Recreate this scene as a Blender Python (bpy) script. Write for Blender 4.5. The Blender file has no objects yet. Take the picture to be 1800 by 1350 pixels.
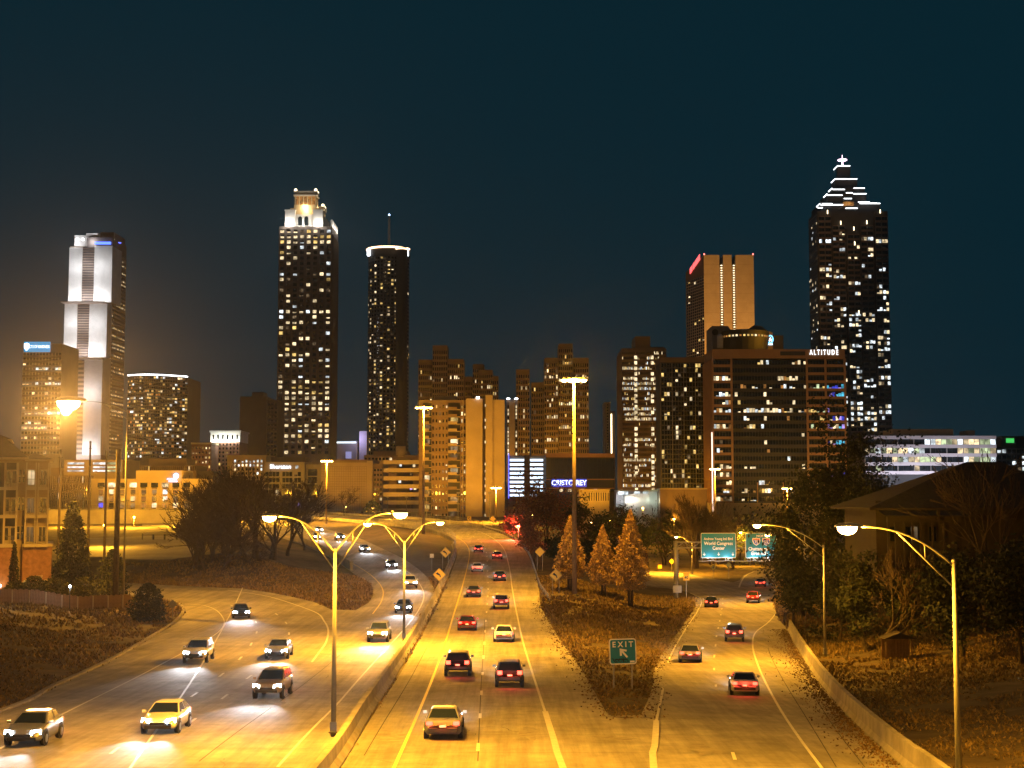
import bpy, bmesh, math, random
import numpy as np
from mathutils import Vector, Matrix, Euler

# ------------------------------------------------------------------ camera, world, exposure
scene = bpy.context.scene
COL = scene.collection
CAM_H = 12.0                       # eye height above the road under the bridge
FPX = 2500.0                       # focal length in photo pixels (1800 x 1350)
PITCH = math.atan(195.0 / FPX)     # horizon at photo row 870
cam_d = bpy.data.cameras.new('camera')
cam_d.sensor_width = 36.0
cam_d.lens = 50.0
cam_d.clip_start = 0.5
cam_d.clip_end = 8000.0
cam = bpy.data.objects.new('camera', cam_d)
COL.objects.link(cam)
cam.location = (0, 0, CAM_H)
cam.rotation_euler = (math.pi / 2 + PITCH, 0, 0)
scene.camera = cam

world = bpy.data.worlds.new('World')
scene.world = world
world.use_nodes = True
wn = world.node_tree
wn.nodes.clear()
w_out = wn.nodes.new('ShaderNodeOutputWorld')
w_bg = wn.nodes.new('ShaderNodeBackground')
w_bg.inputs['Color'].default_value = (0.0022, 0.0168, 0.026, 1)   # deep teal night sky
w_bg.inputs['Strength'].default_value = 1.0
wn.links.new(w_bg.outputs[0], w_out.inputs[0])

moon_d = bpy.data.lights.new('moon', 'SUN')
moon_d.energy = 0.012
moon_d.angle = math.radians(10)
moon_d.color = (0.6, 0.85, 1.0)
moon = bpy.data.objects.new('moon', moon_d)
COL.objects.link(moon)
moon.rotation_euler = (math.radians(35), math.radians(20), 0)

scene.view_settings.view_transform = 'Standard'
scene.view_settings.look = 'None'
scene.view_settings.exposure = 0.0
scene.view_settings.gamma = 1.0
scene.render.engine = 'CYCLES'
cy = scene.cycles
cy.use_denoising = True
cy.max_bounces = 5
cy.diffuse_bounces = 2
cy.glossy_bounces = 2
cy.transmission_bounces = 3
cy.transparent_max_bounces = 6
cy.volume_bounces = 0
cy.sample_clamp_indirect = 3.0
cy.caustics_reflective = False
cy.caustics_refractive = False

# ------------------------------------------------------------------ photo pixel -> direction
CP, SP = math.cos(PITCH), math.sin(PITCH)
def slope(px, py):
    """(X per metre of depth, Z per metre of depth) of a photo pixel"""
    u = (px - 900.0) / FPX
    v = (675.0 - py) / FPX
    f = CP - v * SP
    return u / f, (SP + v * CP) / f
def at(px, py, d):
    a, b = slope(px, py)
    return Vector((a * d, d, CAM_H + b * d))
def xat(px, d, py=700):
    return slope(px, py)[0] * d
def zat(py, d, px=900):
    return CAM_H + slope(px, py)[1] * d

# ------------------------------------------------------------------ mesh helpers
class MB:
    """collects shapes, builds ONE mesh object"""
    def __init__(self):
        self.v = []
        self.f = []
    def add(self, vs, fs):
        n = len(self.v)
        self.v += [tuple(p) for p in vs]
        self.f += [tuple(i + n for i in f) for f in fs]
        return self
    def obox(self, o, a, b, c):
        o, a, b, c = Vector(o), Vector(a), Vector(b), Vector(c)
        if a.cross(b).dot(c) < 0:
            a, b = b, a
        vs = [o, o + a, o + a + b, o + b, o + c, o + a + c, o + a + b + c, o + b + c]
        return self.add(vs, [(0, 3, 2, 1), (4, 5, 6, 7), (0, 1, 5, 4), (1, 2, 6, 5), (2, 3, 7, 6), (3, 0, 4, 7)])
    def box(self, x0, x1, y0, y1, z0, z1):
        return self.obox((x0, y0, z0), (x1 - x0, 0, 0), (0, y1 - y0, 0), (0, 0, z1 - z0))
    def cbox(self, c, s, rot=None):
        c = Vector(c)
        a, b, d = Vector((s[0], 0, 0)), Vector((0, s[1], 0)), Vector((0, 0, s[2]))
        if rot is not None:
            a, b, d = rot @ a, rot @ b, rot @ d
        return self.obox(c - (a + b + d) / 2, a, b, d)
    def tube(self, pts, rad, n=8, cap=True):
        pts = [Vector(p) for p in pts]
        if not hasattr(rad, '__len__'):
            rad = [rad] * len(pts)
        vs, fs = [], []
        prev = None
        for i, p in enumerate(pts):
            t = (pts[min(i + 1, len(pts) - 1)] - pts[max(i - 1, 0)])
            if t.length < 1e-9:
                t = Vector((0, 0, 1))
            t.normalize()
            if prev is None:
                ref = Vector((0, 0, 1)) if abs(t.z) < 0.9 else Vector((1, 0, 0))
                a = t.cross(ref).normalized()
            else:
                a = prev - t * prev.dot(t)
                a = a.normalized() if a.length > 1e-6 else t.orthogonal().normalized()
            prev = a
            b = t.cross(a)
            for k in range(n):
                q = 2 * math.pi * k / n
                vs.append(p + (a * math.cos(q) + b * math.sin(q)) * rad[i])
        for i in range(len(pts) - 1):
            for k in range(n):
                k2 = (k + 1) % n
                fs.append((i * n + k, i * n + k2, (i + 1) * n + k2, (i + 1) * n + k))
        if cap:
            fs.append(tuple(range(n - 1, -1, -1)))
            m = (len(pts) - 1) * n
            fs.append(tuple(range(m, m + n)))
        return self.add(vs, fs)
    def lathe(self, prof, n=16, c=(0, 0, 0), axis='z'):
        vs, fs = [], []
        for r, h in prof:
            for k in range(n):
                q = 2 * math.pi * k / n
                if axis == 'z':
                    vs.append((c[0] + r * math.cos(q), c[1] + r * math.sin(q), c[2] + h))
                else:
                    vs.append((c[0] + r * math.cos(q), c[1] + h, c[2] - r * math.sin(q)))
        for i in range(len(prof) - 1):
            for k in range(n):
                k2 = (k + 1) % n
                fs.append((i * n + k, i * n + k2, (i + 1) * n + k2, (i + 1) * n + k))
        fs.append(tuple(range(n - 1, -1, -1)))
        m = (len(prof) - 1) * n
        fs.append(tuple(range(m, m + n)))
        return self.add(vs, fs)
    def prism(self, poly, z0, z1):
        n = len(poly)
        vs = [(p[0], p[1], z0) for p in poly] + [(p[0], p[1], z1) for p in poly]
        fs = [tuple(range(n - 1, -1, -1)), tuple(range(n, 2 * n))]
        fs += [(i, (i + 1) % n, n + (i + 1) % n, n + i) for i in range(n)]
        return self.add(vs, fs)
    def slab(self, poly, y0, y1):
        """polygon given in (x, z), extruded along y"""
        n = len(poly)
        vs = [(p[0], y0, p[1]) for p in poly] + [(p[0], y1, p[1]) for p in poly]
        fs = [tuple(range(n)), tuple(range(2 * n - 1, n - 1, -1))]
        fs += [((i + 1) % n, i, n + i, n + (i + 1) % n) for i in range(n)]
        return self.add(vs, fs)
    def mesh(self, name):
        me = bpy.data.meshes.new(name)
        me.from_pydata(self.v, [], self.f)
        me.update()
        return me
    def build(self, name, mat, parent=None, smooth=False, loc=None, rot=None):
        me = self.mesh(name)
        if smooth:
            me.polygons.foreach_set('use_smooth', [True] * len(me.polygons))
        return link(name, me, mat, parent, loc, rot)

def link(name, me, mat=None, parent=None, loc=None, rot=None):
    if mat is not None and len(me.materials) == 0:
        me.materials.append(mat)
    o = bpy.data.objects.new(name, me)
    COL.objects.link(o)
    if parent is not None:
        o.parent = parent
    if loc is not None:
        o.location = loc
    if rot is not None:
        o.rotation_euler = rot
    return o
def tag(o, label=None, cat=None, group=None, kind=None):
    if label:
        o['label'] = label
    if cat:
        o['category'] = cat
    if group:
        o['group'] = group
    if kind:
        o['kind'] = kind
    return o
def thing(name, label, cat, loc=(0, 0, 0), rz=0.0, group=None):
    o = bpy.data.objects.new(name, None)
    COL.objects.link(o)
    o.location = loc
    o.rotation_euler = (0, 0, rz)
    o.empty_display_size = 0.2
    return tag(o, label, cat, group)
def copy_tree(o, parent=None):
    c = o.copy()
    COL.objects.link(c)
    c.parent = parent
    for ch in list(o.children):
        copy_tree(ch, c)
    return c
def lamp(name, parent, loc, watts, color, radius=0.15, kind='POINT', rot=None, spot=None, blend=0.5):
    d = bpy.data.lights.new(name, kind)
    d.energy = watts
    d.color = color
    d.shadow_soft_size = radius
    if kind == 'SPOT':
        d.spot_size = spot
        d.spot_blend = blend
    o = bpy.data.objects.new(name, d)
    COL.objects.link(o)
    o.parent = parent
    o.location = loc
    if rot is not None:
        o.rotation_euler = rot
    return o
_textcache = {}
def text_mesh(s, size, depth=0.02, align='CENTER', bold=0.0):
    k = (s, size, depth, align, bold)
    if k in _textcache:
        return _textcache[k]
    c = bpy.data.curves.new('t', 'FONT')
    c.body = s
    c.size = size
    c.extrude = depth / 2
    c.offset = bold
    c.align_x = align
    c.align_y = 'CENTER'
    c.resolution_u = 3
    o = bpy.data.objects.new('t', c)
    COL.objects.link(o)
    bpy.context.view_layer.update()
    me = bpy.data.meshes.new_from_object(o.evaluated_get(bpy.context.evaluated_depsgraph_get()))
    bpy.data.objects.remove(o)
    _textcache[k] = me
    return me
def text(s, size, mat, parent, loc, name='lettering', depth=0.02, sx=1.0, bold=0.0, rz=0.0, align='CENTER'):
    """upright text facing -y of the parent"""
    me = text_mesh(s, size, depth, align, bold)
    o = link(name, me.copy(), mat, parent, loc, (math.pi / 2, 0, rz))
    o.scale = (sx, 1, 1)
    return o

# ------------------------------------------------------------------ materials
def new_mat(name):
    m = bpy.data.materials.new(name)
    m.use_nodes = True
    nt = m.node_tree
    b = nt.nodes['Principled BSDF']
    return m, nt, b
def mat(name, col, rough=0.8, var=0.25, scale=1.0, bump=0.0, metal=0.0, spec=0.4, detail=6.0, coord='Object', col2=None, bscale=None, stain=0.0):
    """surface colour broken up by two octaves of noise, with fine relief"""
    m, nt, b = new_mat(name)
    N, L = nt.nodes, nt.links
    tc = N.new('ShaderNodeTexCoord')
    n1 = N.new('ShaderNodeTexNoise')
    n1.inputs['Scale'].default_value = scale
    n1.inputs['Detail'].default_value = detail
    n1.inputs['Roughness'].default_value = 0.65
    L.new(tc.outputs[coord], n1.inputs['Vector'])
    r = N.new('ShaderNodeValToRGB')
    c2 = col2 or tuple(min(1, c * (1 + var)) for c in col)
    c1 = tuple(c * (1 - var) for c in col)
    r.color_ramp.elements[0].color = (*c1, 1)
    r.color_ramp.elements[0].position = 0.3
    r.color_ramp.elements[1].color = (*c2, 1)
    r.color_ramp.elements[1].position = 0.72
    L.new(n1.outputs['Fac'], r.inputs[0])
    out = r.outputs[0]
    if stain:
        n3 = N.new('ShaderNodeTexNoise')
        n3.inputs['Scale'].default_value = scale * 0.13
        n3.inputs['Detail'].default_value = 8
        L.new(tc.outputs[coord], n3.inputs['Vector'])
        r3 = N.new('ShaderNodeValToRGB')
        r3.color_ramp.elements[0].color = (1 - stain, 1 - stain, 1 - stain, 1)
        r3.color_ramp.elements[0].position = 0.35
        r3.color_ramp.elements[1].position = 0.6
        L.new(n3.outputs['Fac'], r3.inputs[0])
        mx = N.new('ShaderNodeMixRGB')
        mx.blend_type = 'MULTIPLY'
        mx.inputs[0].default_value = 1
        L.new(out, mx.inputs[1])
        L.new(r3.outputs[0], mx.inputs[2])
        out = mx.outputs[0]
    L.new(out, b.inputs['Base Color'])
    b.inputs['Roughness'].default_value = rough
    b.inputs['Metallic'].default_value = metal
    b.inputs['Specular IOR Level'].default_value = spec
    if bump:
        n2 = N.new('ShaderNodeTexNoise')
        n2.inputs['Scale'].default_value = bscale or scale * 4
        n2.inputs['Detail'].default_value = 5
        L.new(tc.outputs[coord], n2.inputs['Vector'])
        bp = N.new('ShaderNodeBump')
        bp.inputs['Strength'].default_value = min(1, bump)
        bp.inputs['Distance'].default_value = 0.1 * bump
        L.new(n2.outputs['Fac'], bp.inputs['Height'])
        L.new(bp.outputs[0], b.inputs['Normal'])
    return m
def emit(name, col, s, sample=False):
    m, nt, b = new_mat(name)
    b.inputs['Base Color'].default_value = (*[c * 0.4 for c in col], 1)
    b.inputs['Emission Color'].default_value = (*col, 1)
    b.inputs['Emission Strength'].default_value = s
    b.inputs['Roughness'].default_value = 0.4
    if not sample:
        m.cycles.emission_sampling = 'NONE'
    return m
def window_mat(name, col, s, contrast=0.7, scale=1.3):
    """a lit room behind glass: uneven interior, different in every window"""
    m, nt, b = new_mat(name)
    N, L = nt.nodes, nt.links
    tc = N.new('ShaderNodeTexCoord')
    oi = N.new('ShaderNodeObjectInfo')
    geo = N.new('ShaderNodeNewGeometry')
    sc = N.new('ShaderNodeVectorMath')
    sc.operation = 'MULTIPLY_ADD'
    cmb = N.new('ShaderNodeCombineXYZ')
    for k in range(3):
        L.new(oi.outputs['Random'], cmb.inputs[k])
    sc.inputs[1].default_value = (97, 61, 43)
    L.new(cmb.outputs[0], sc.inputs[0])
    L.new(geo.outputs['Position'], sc.inputs[2])
    vo = N.new('ShaderNodeTexNoise')
    vo.inputs['Scale'].default_value = scale * 0.35
    vo.inputs['Detail'].default_value = 3
    L.new(sc.outputs[0], vo.inputs['Vector'])
    r = N.new('ShaderNodeValToRGB')
    r.color_ramp.elements[0].position = 0.38
    r.color_ramp.elements[0].color = (1 - contrast,) * 3 + (1,)
    r.color_ramp.elements[1].position = 0.6
    L.new(vo.outputs['Fac'], r.inputs[0])
    ra = N.new('ShaderNodeMapRange')
    ra.inputs['To Min'].default_value = 0.45
    ra.inputs['To Max'].default_value = 1.5
    L.new(oi.outputs['Random'], ra.inputs['Value'])
    mu = N.new('ShaderNodeMath')
    mu.operation = 'MULTIPLY'
    L.new(r.outputs[0], mu.inputs[0])
    L.new(ra.outputs[0], mu.inputs[1])
    mu2 = N.new('ShaderNodeMath')
    mu2.operation = 'MULTIPLY'
    mu2.inputs[1].default_value = s
    L.new(mu.outputs[0], mu2.inputs[0])
    b.inputs['Base Color'].default_value = (0.02, 0.02, 0.02, 1)
    b.inputs['Roughness'].default_value = 0.2
    b.inputs['Emission Color'].default_value = (*col, 1)
    L.new(mu2.outputs[0], b.inputs['Emission Strength'])
    m.cycles.emission_sampling = 'NONE'
    return m
def leaf_mat(name, c1, c2, rough=0.7):
    m, nt, b = new_mat(name)
    N, L = nt.nodes, nt.links
    geo = N.new('ShaderNodeNewGeometry')
    r = N.new('ShaderNodeValToRGB')
    r.color_ramp.elements[0].color = (*c1, 1)
    r.color_ramp.elements[1].color = (*c2, 1)
    L.new(geo.outputs['Random Per Island'], r.inputs[0])
    L.new(r.outputs[0], b.inputs['Base Color'])
    b.inputs['Roughness'].default_value = rough
    b.inputs['Specular IOR Level'].default_value = 0.2
    return m

def road_mat(name, col, *a, **k):
    """worn concrete: streaks drawn out along the direction of travel over blotchy stains"""
    m = mat(name, col, *a, **k)
    nt = m.node_tree
    N, L = nt.nodes, nt.links
    b = N['Principled BSDF']
    src = b.inputs['Base Color'].links[0].from_socket
    tc = N.new('ShaderNodeTexCoord')
    for sc, lo, p0, p1 in (((.9, .035, 1), .66, .36, .6), ((3.0, .12, 1), .86, .4, .58), ((.25, .25, 1), .8, .4, .54)):
        mp = N.new('ShaderNodeMapping')
        mp.inputs['Scale'].default_value = sc
        L.new(tc.outputs['Object'], mp.inputs[0])
        n = N.new('ShaderNodeTexNoise')
        n.inputs['Scale'].default_value = 1.0
        n.inputs['Detail'].default_value = 7
        n.inputs['Roughness'].default_value = .7
        L.new(mp.outputs[0], n.inputs['Vector'])
        r = N.new('ShaderNodeValToRGB')
        r.color_ramp.elements[0].color = (lo, lo, lo, 1)
        r.color_ramp.elements[0].position = p0
        r.color_ramp.elements[1].position = p1
        L.new(n.outputs['Fac'], r.inputs[0])
        mx = N.new('ShaderNodeMixRGB')
        mx.blend_type = 'MULTIPLY'
        mx.inputs[0].default_value = 1
        L.new(src, mx.inputs[1])
        L.new(r.outputs[0], mx.inputs[2])
        src = mx.outputs[0]
    L.new(src, b.inputs['Base Color'])
    return m
SODIUM = (1.0, 0.425, 0.022)
M = {}
M['concrete_road'] = road_mat('concrete_road', (0.4, 0.375, 0.34), 0.85, 0.16, 0.9, 0.25, stain=0.28, bscale=9)
M['asphalt'] = mat('asphalt', (0.16, 0.155, 0.15), 0.85, 0.2, 1.2, 0.3, stain=0.25, bscale=9)
M['paint'] = mat('road_paint', (0.6, 0.59, 0.55), 0.6, 0.16, 3.0, 0.1)
M['paint_yellow'] = mat('yellow_road_paint', (0.72, 0.55, 0.16), 0.6, 0.16, 3.0)
M['joint'] = mat('joint_tar', (0.05, 0.045, 0.04), 0.9, 0.3, 2)
M['concrete'] = mat('barrier_concrete', (0.34, 0.32, 0.29), 0.9, 0.3, 0.8, 0.3, stain=0.4)
M['kerb'] = mat('kerb_concrete', (0.3, 0.28, 0.25), 0.9, 0.3, 1.0, 0.3, stain=0.3)
M['ground'] = mat('grass_ground', (0.12, 0.09, 0.05), 0.95, 0.45, 0.5, 0.9, stain=0.5, bscale=3.0)
M['galv'] = mat('galvanised_steel', (0.27, 0.27, 0.265), 0.6, 0.12, 3, 0.0, metal=0.6)
M['dark_steel'] = mat('dark_steel', (0.08, 0.075, 0.07), 0.6, 0.2, 3, metal=0.3)
M['housing'] = mat('lamp_housing', (0.25, 0.25, 0.24), 0.5, 0.1, 3, metal=0.4)
M['lens'] = emit('sodium_lens', (1.0, 0.66, 0.22), 45.0)
M['lens_far'] = emit('sodium_lens_far', (1.0, 0.62, 0.2), 26.0)
M['white_lens'] = emit('white_lens', (0.85, 0.92, 1.0), 20.0)
M['bark'] = mat('bark', (0.06, 0.045, 0.035), 0.95, 0.4, 4, 0.5)
M['twig'] = mat('twig', (0.065, 0.045, 0.035), 0.95, 0.3, 6)
# ------------------------------------------------------------------ ground profile
def interp(x, tab):
    return np.interp(x, [t[0] for t in tab], [t[1] for t in tab])
Z_TAB = [(0, .5), (40, .5), (62, .4), (80, -.2), (98, -.8), (135, -1.25), (176, -1.4), (215, -.9), (260, 0), (330, 1.7), (400, 3.0), (520, 4.7), (700, 5.5), (1000, 6.5), (3000, 8)]
_yy = np.linspace(-60, 3000, 3061)
_zz = interp(_yy, Z_TAB)
_k = np.hanning(41); _k /= _k.sum()
_zs = np.convolve(np.pad(_zz, 20, mode='edge'), _k, mode='valid')
D_TAB = [(0, 0), (60, 0), (121, -.8), (170, -1.7), (214, -2.9), (300, -6), (450, -9), (700, -6), (1200, -1), (3000, 0)]
XL = [(0, 8), (60, 8), (121, 6), (214, 5), (300, 2), (400, 0), (3000, 0)]
XR = [(0, 12), (60, 12), (121, 13), (214, 24), (300, 30), (400, 40), (3000, 80)]
def sstep(t):
    t = np.clip(t, 0, 1)
    return t * t * (3 - 2 * t)
def road_z(x, y):
    x = np.asarray(x, float); y = np.asarray(y, float)
    z = np.interp(y, _yy, _zs)
    a = interp(y, XL); b = interp(y, XR)
    return z + interp(y, D_TAB) * sstep((x - a) / (b - a))
def rz(x, y):
    return float(road_z(x, y))
def hit(px, py):
    """where the sight line of a photo pixel meets the road surface"""
    a, b = slope(px, py)
    lo, hi = 15.0, 2500.0
    d = lo
    prev = CAM_H + b * d - rz(a * d, d)
    while d < hi:
        d2 = d * 1.01
        cur = CAM_H + b * d2 - rz(a * d2, d2)
        if cur <= 0:
            for _ in range(30):
                mid = (d + d2) / 2
                if CAM_H + b * mid - rz(a * mid, mid) > 0:
                    d = mid
                else:
                    d2 = mid
            break
        d = d2
    return Vector((a * d, d, rz(a * d, d)))
def H(pts):
    return [hit(*p) for p in pts]
def smooth(pts, step):
    """Catmull-Rom resampling of ground points (2D), z from the road profile"""
    P = [Vector((p[0], p[1], 0)) for p in pts]
    P = [P[0] * 2 - P[1]] + P + [P[-1] * 2 - P[-2]]
    out = []
    for i in range(1, len(P) - 2):
        p0, p1, p2, p3 = P[i - 1:i + 3]
        n = max(1, int((p2 - p1).length / step))
        for k in range(n):
            t = k / n
            out.append(0.5 * ((2 * p1) + (p2 - p0) * t + (2 * p0 - 5 * p1 + 4 * p2 - p3) * t * t + (3 * p1 - p0 - 3 * p2 + p3) * t ** 3))
    out.append(P[-2])
    return [Vector((q.x, q.y, rz(q.x, q.y))) for q in out]
def W(x, y):
    return Vector((x, y, rz(x, y)))

# ------------------------------------------------------------------ road outlines (from the photograph, laid on the ground)
KERB = [W(-30, 12), W(-29, 40)] + H([(0, 1255), (100, 1207), (200, 1160), (270, 1120), (308, 1096), (324, 1078), (322, 1066), (300, 1057), (200, 1046), (60, 1040)])
ISLAND = H([(60, 1020), (240, 1026), (330, 1031), (425, 1035), (475, 1042), (550, 1058), (583, 1072), (625, 1073), (648, 1060), (656, 1040), (648, 1023), (628, 1013), (590, 987), (550, 966), (513, 952), (463, 938), (400, 931), (330, 927), (250, 925)])
B_OUT = H([(250, 915), (400, 916), (513, 921), (550, 926), (588, 934), (625, 944), (675, 966), (713, 985), (748, 1012), (764, 1040), (752, 1066), (730, 1100), (705, 1140), (650, 1228), (590, 1305), (556, 1350)]) + [W(-9.2, 40), W(-9.2, 12)]
C_LEFT = [W(-7.2, 12), W(-7.3, 40)] + H([(600, 1350), (663, 1247), (718, 1160), (771, 1060), (792, 1010), (804, 974), (800, 959), (790, 949), (765, 939), (725, 930), (640, 921), (560, 914), (440, 908)])
C_RIGHT = H([(440, 901), (560, 905), (640, 909), (725, 914), (785, 920), (850, 929), (880, 938), (908, 953), (926, 973), (938, 1000), (946, 1030), (950, 1062), (962, 1088), (990, 1132), (1027, 1185), (1052, 1230), (1065, 1252), (1078, 1262), (1110, 1264), (1128, 1255), (1146, 1212), (1149, 1182), (1164, 1150), (1197, 1105), (1222, 1064), (1223, 1050), (1208, 1041), (1170, 1034), (1130, 1029), (1040, 1022)])
FORK = H([(1040, 1000), (1140, 1003), (1200, 1008), (1263, 1019), (1289, 1024), (1300, 1020), (1308, 1011), (1326, 1004), (1350, 1000), (1430, 996)])
R_RIGHT = H([(1450, 1006), (1385, 1020), (1362, 1045), (1366, 1082), (1388, 1112), (1425, 1172), (1475, 1237), (1525, 1287), (1575, 1332), (1600, 1352)]) + [W(16.0, 40), W(15.5, 12)]
LOT = H([(120, 948), (330, 940), (352, 985), (300, 999), (200, 990), (120, 986)])
POLY_L = smooth(KERB, 6) + smooth(ISLAND, 6) + smooth(B_OUT, 6)
POLY_C = smooth(C_LEFT, 6) + smooth(C_RIGHT, 6) + smooth(FORK, 8) + smooth(R_RIGHT, 6)
POLY_LOT = LOT

def poly_dist(poly, X, Y):
    """signed distance to a polygon, negative inside"""
    P = np.array([(p[0], p[1]) for p in poly])
    Q = np.roll(P, -1, axis=0)
    best = np.full(X.shape, 1e9)
    inside = np.zeros(X.shape, bool)
    for (x0, y0), (x1, y1) in zip(P, Q):
        dx, dy = x1 - x0, y1 - y0
        l2 = dx * dx + dy * dy
        if l2 < 1e-9:
            continue
        t = np.clip(((X - x0) * dx + (Y - y0) * dy) / l2, 0, 1)
        best = np.minimum(best, (X - x0 - t * dx) ** 2 + (Y - y0 - t * dy) ** 2)
        if y0 != y1:
            c = ((y0 > Y) != (y1 > Y)) & (X < (x1 - x0) * (Y - y0) / (y1 - y0) + x0)
            inside ^= c
    d = np.sqrt(best)
    return np.where(inside, -d, d)

def vnoise(x, y, s, seed=0):
    """cheap smooth value noise"""
    rng = np.random.RandomState(seed)
    T = rng.rand(64, 64)
    u, v = x / s, y / s
    i, j = np.floor(u).astype(int), np.floor(v).astype(int)
    fu, fv = sstep(u - i), sstep(v - j)
    g = lambda a, b: T[a % 64, b % 64]
    return (g(i, j) * (1 - fu) + g(i + 1, j) * fu) * (1 - fv) + (g(i, j + 1) * (1 - fu) + g(i + 1, j + 1) * fu) * fv - 0.5

R_EDGE = np.array([(p.y, p.x) for p in R_RIGHT][::-1])
def ground_z(X, Y, want_dist=False):
    X = np.asarray(X, float); Y = np.asarray(Y, float)
    base = road_z(X, Y)
    dl, dc, dt = poly_dist(POLY_L, X, Y), poly_dist(POLY_C, X, Y), poly_dist(POLY_LOT, X, Y)
    d = np.minimum(np.minimum(dl, dc), dt)
    out = np.maximum(d, 0)
    # the bank left of the left carriageway
    left = (X < -20) & (Y < 215)
    hb = np.where(left & (dl > 0), 2.3 * sstep(out / 20) * sstep((205 - Y) / 45), 0)
    # the wooded mound between the two left roads
    isl = (X < -5) & (Y > 185) & (Y < 420) & (X > -130)
    hm = np.where(isl & (dl > 0) & (dc > 2), 3.9 * sstep(out / 24) * sstep((Y - 185) / 30) * sstep((415 - Y) / 60) * sstep((X + 88) / 24), 0)
    # the hill right of the ramp
    xe = np.interp(Y, R_EDGE[:, 0], R_EDGE[:, 1])
    hr = np.where((X > xe) & (Y < 400), 9.0 * sstep(out / 62) * sstep((330 - Y) / 140), 0)
    # the wedge of grass between centre road and ramp
    n = vnoise(X, Y, 9, 1) * 0.5 + vnoise(X, Y, 3.1, 2) * 0.22 + vnoise(X, Y, 1.3, 3) * 0.1
    z = base + hb + hm + hr + n * sstep(out / 5)
    z = np.where(d < 0.25, base - 0.03, z)
    z = np.where(d < -1.8, base - 0.35, z)
    if want_dist:
        return z, d
    return z
def gz(x, y):
    return float(ground_z(np.array([x]), np.array([y]))[0])
def G(px, d):
    """point on the ground under photo column px at depth d"""
    x = xat(px, d, 950)
    return Vector((x, d, gz(x, d)))
def ghit(px, py):
    """where a photo pixel meets the ground (banks and mounds included)"""
    a, b = slope(px, py)
    ds = np.geomspace(20, 1500, 1500)
    g = CAM_H + b * ds - ground_z(a * ds, ds)
    i = int(np.argmax(g < 0)) if (g < 0).any() else len(ds) - 1
    d = ds[i]
    return Vector((a * d, d, gz(a * d, d)))

def axis(segs):
    out = []
    for a, b, s in segs:
        out += list(np.arange(a, b, s))
    return np.array(out + [segs[-1][1]])
gx = axis([(-3000, -600, 300), (-600, -160, 40), (-160, -75, 5), (-75, 75, 1.25), (75, 160, 5), (160, 600, 40), (600, 3000, 300)])
gy = axis([(-60, 20, 10), (20, 40, 2.5), (40, 330, 1.25), (330, 560, 4), (560, 1000, 40), (1000, 3200, 200)])
XX, YY = np.meshgrid(gx, gy)
GZ, GD = ground_z(XX.ravel(), YY.ravel(), True)
nx, ny = len(gx), len(gy)
idx = np.arange(nx * ny).reshape(ny, nx)
quads = np.stack([idx[:-1, :-1], idx[:-1, 1:], idx[1:, 1:], idx[1:, :-1]], -1).reshape(-1, 4)
def np_mesh(name, verts, faces, smooth=True):
    me = bpy.data.meshes.new(name)
    k = faces.shape[1]
    me.vertices.add(len(verts))
    me.vertices.foreach_set('co', np.ascontiguousarray(verts, dtype=np.float32).ravel())
    me.loops.add(faces.size)
    me.loops.foreach_set('vertex_index', np.ascontiguousarray(faces, dtype=np.int32).ravel())
    me.polygons.add(len(faces))
    me.polygons.foreach_set('loop_start', np.arange(0, faces.size, k, dtype=np.int32))
    me.polygons.foreach_set('use_smooth', np.full(len(faces), smooth))
    me.update(calc_edges=True)
    return me
g = link('ground', np_mesh('ground', np.stack([XX.ravel(), YY.ravel(), GZ], -1), quads), M['ground'])
tag(g, 'dry brown grass banks and verges around the roads', 'ground', kind='structure')

# ------------------------------------------------------------------ paved sheets
def pave(name, poly, material, dz=0.04, cut=5.0):
    bm = bmesh.new()
    vs = [bm.verts.new((p[0], p[1], 0)) for p in poly]
    es = [bm.edges.new((vs[i], vs[(i + 1) % len(vs)])) for i in range(len(vs))]
    bmesh.ops.triangle_fill(bm, edges=es, use_beauty=True, use_dissolve=False)
    xs = [p[0] for p in poly]; ys = [p[1] for p in poly]
    for ax, lo, hi in (((1, 0, 0), min(xs), max(xs)), ((0, 1, 0), min(ys), max(ys))):
        k = math.ceil(lo / cut) * cut
        while k < hi:
            c = cut if k < 330 else cut * 4
            bmesh.ops.bisect_plane(bm, geom=bm.verts[:] + bm.edges[:] + bm.faces[:], plane_co=(ax[0] * k, ax[1] * k, 0), plane_no=ax)
            k += c
    for v in bm.verts:
        v.co.z = rz(v.co.x, v.co.y) + dz
    bmesh.ops.recalc_face_normals(bm, faces=bm.faces[:])
    for f in bm.faces:
        if f.normal.z < 0:
            f.normal_flip()
        f.smooth = True
    me = bpy.data.meshes.new(name)
    bm.to_mesh(me)
    bm.free()
    return link(name, me, material)
road_l = tag(pave('road', POLY_L, M['concrete_road']), 'concrete carriageway curving round the mound with oncoming traffic', 'road', kind='structure')
road_c = tag(pave('road', POLY_C, M['concrete_road']), 'centre carriageway and exit ramp of pale concrete', 'road', kind='structure')
lot = tag(pave('side_street', POLY_LOT, M['asphalt'], 0.045), 'side street pavement beyond the apartment house', 'street', kind='structure')

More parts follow.
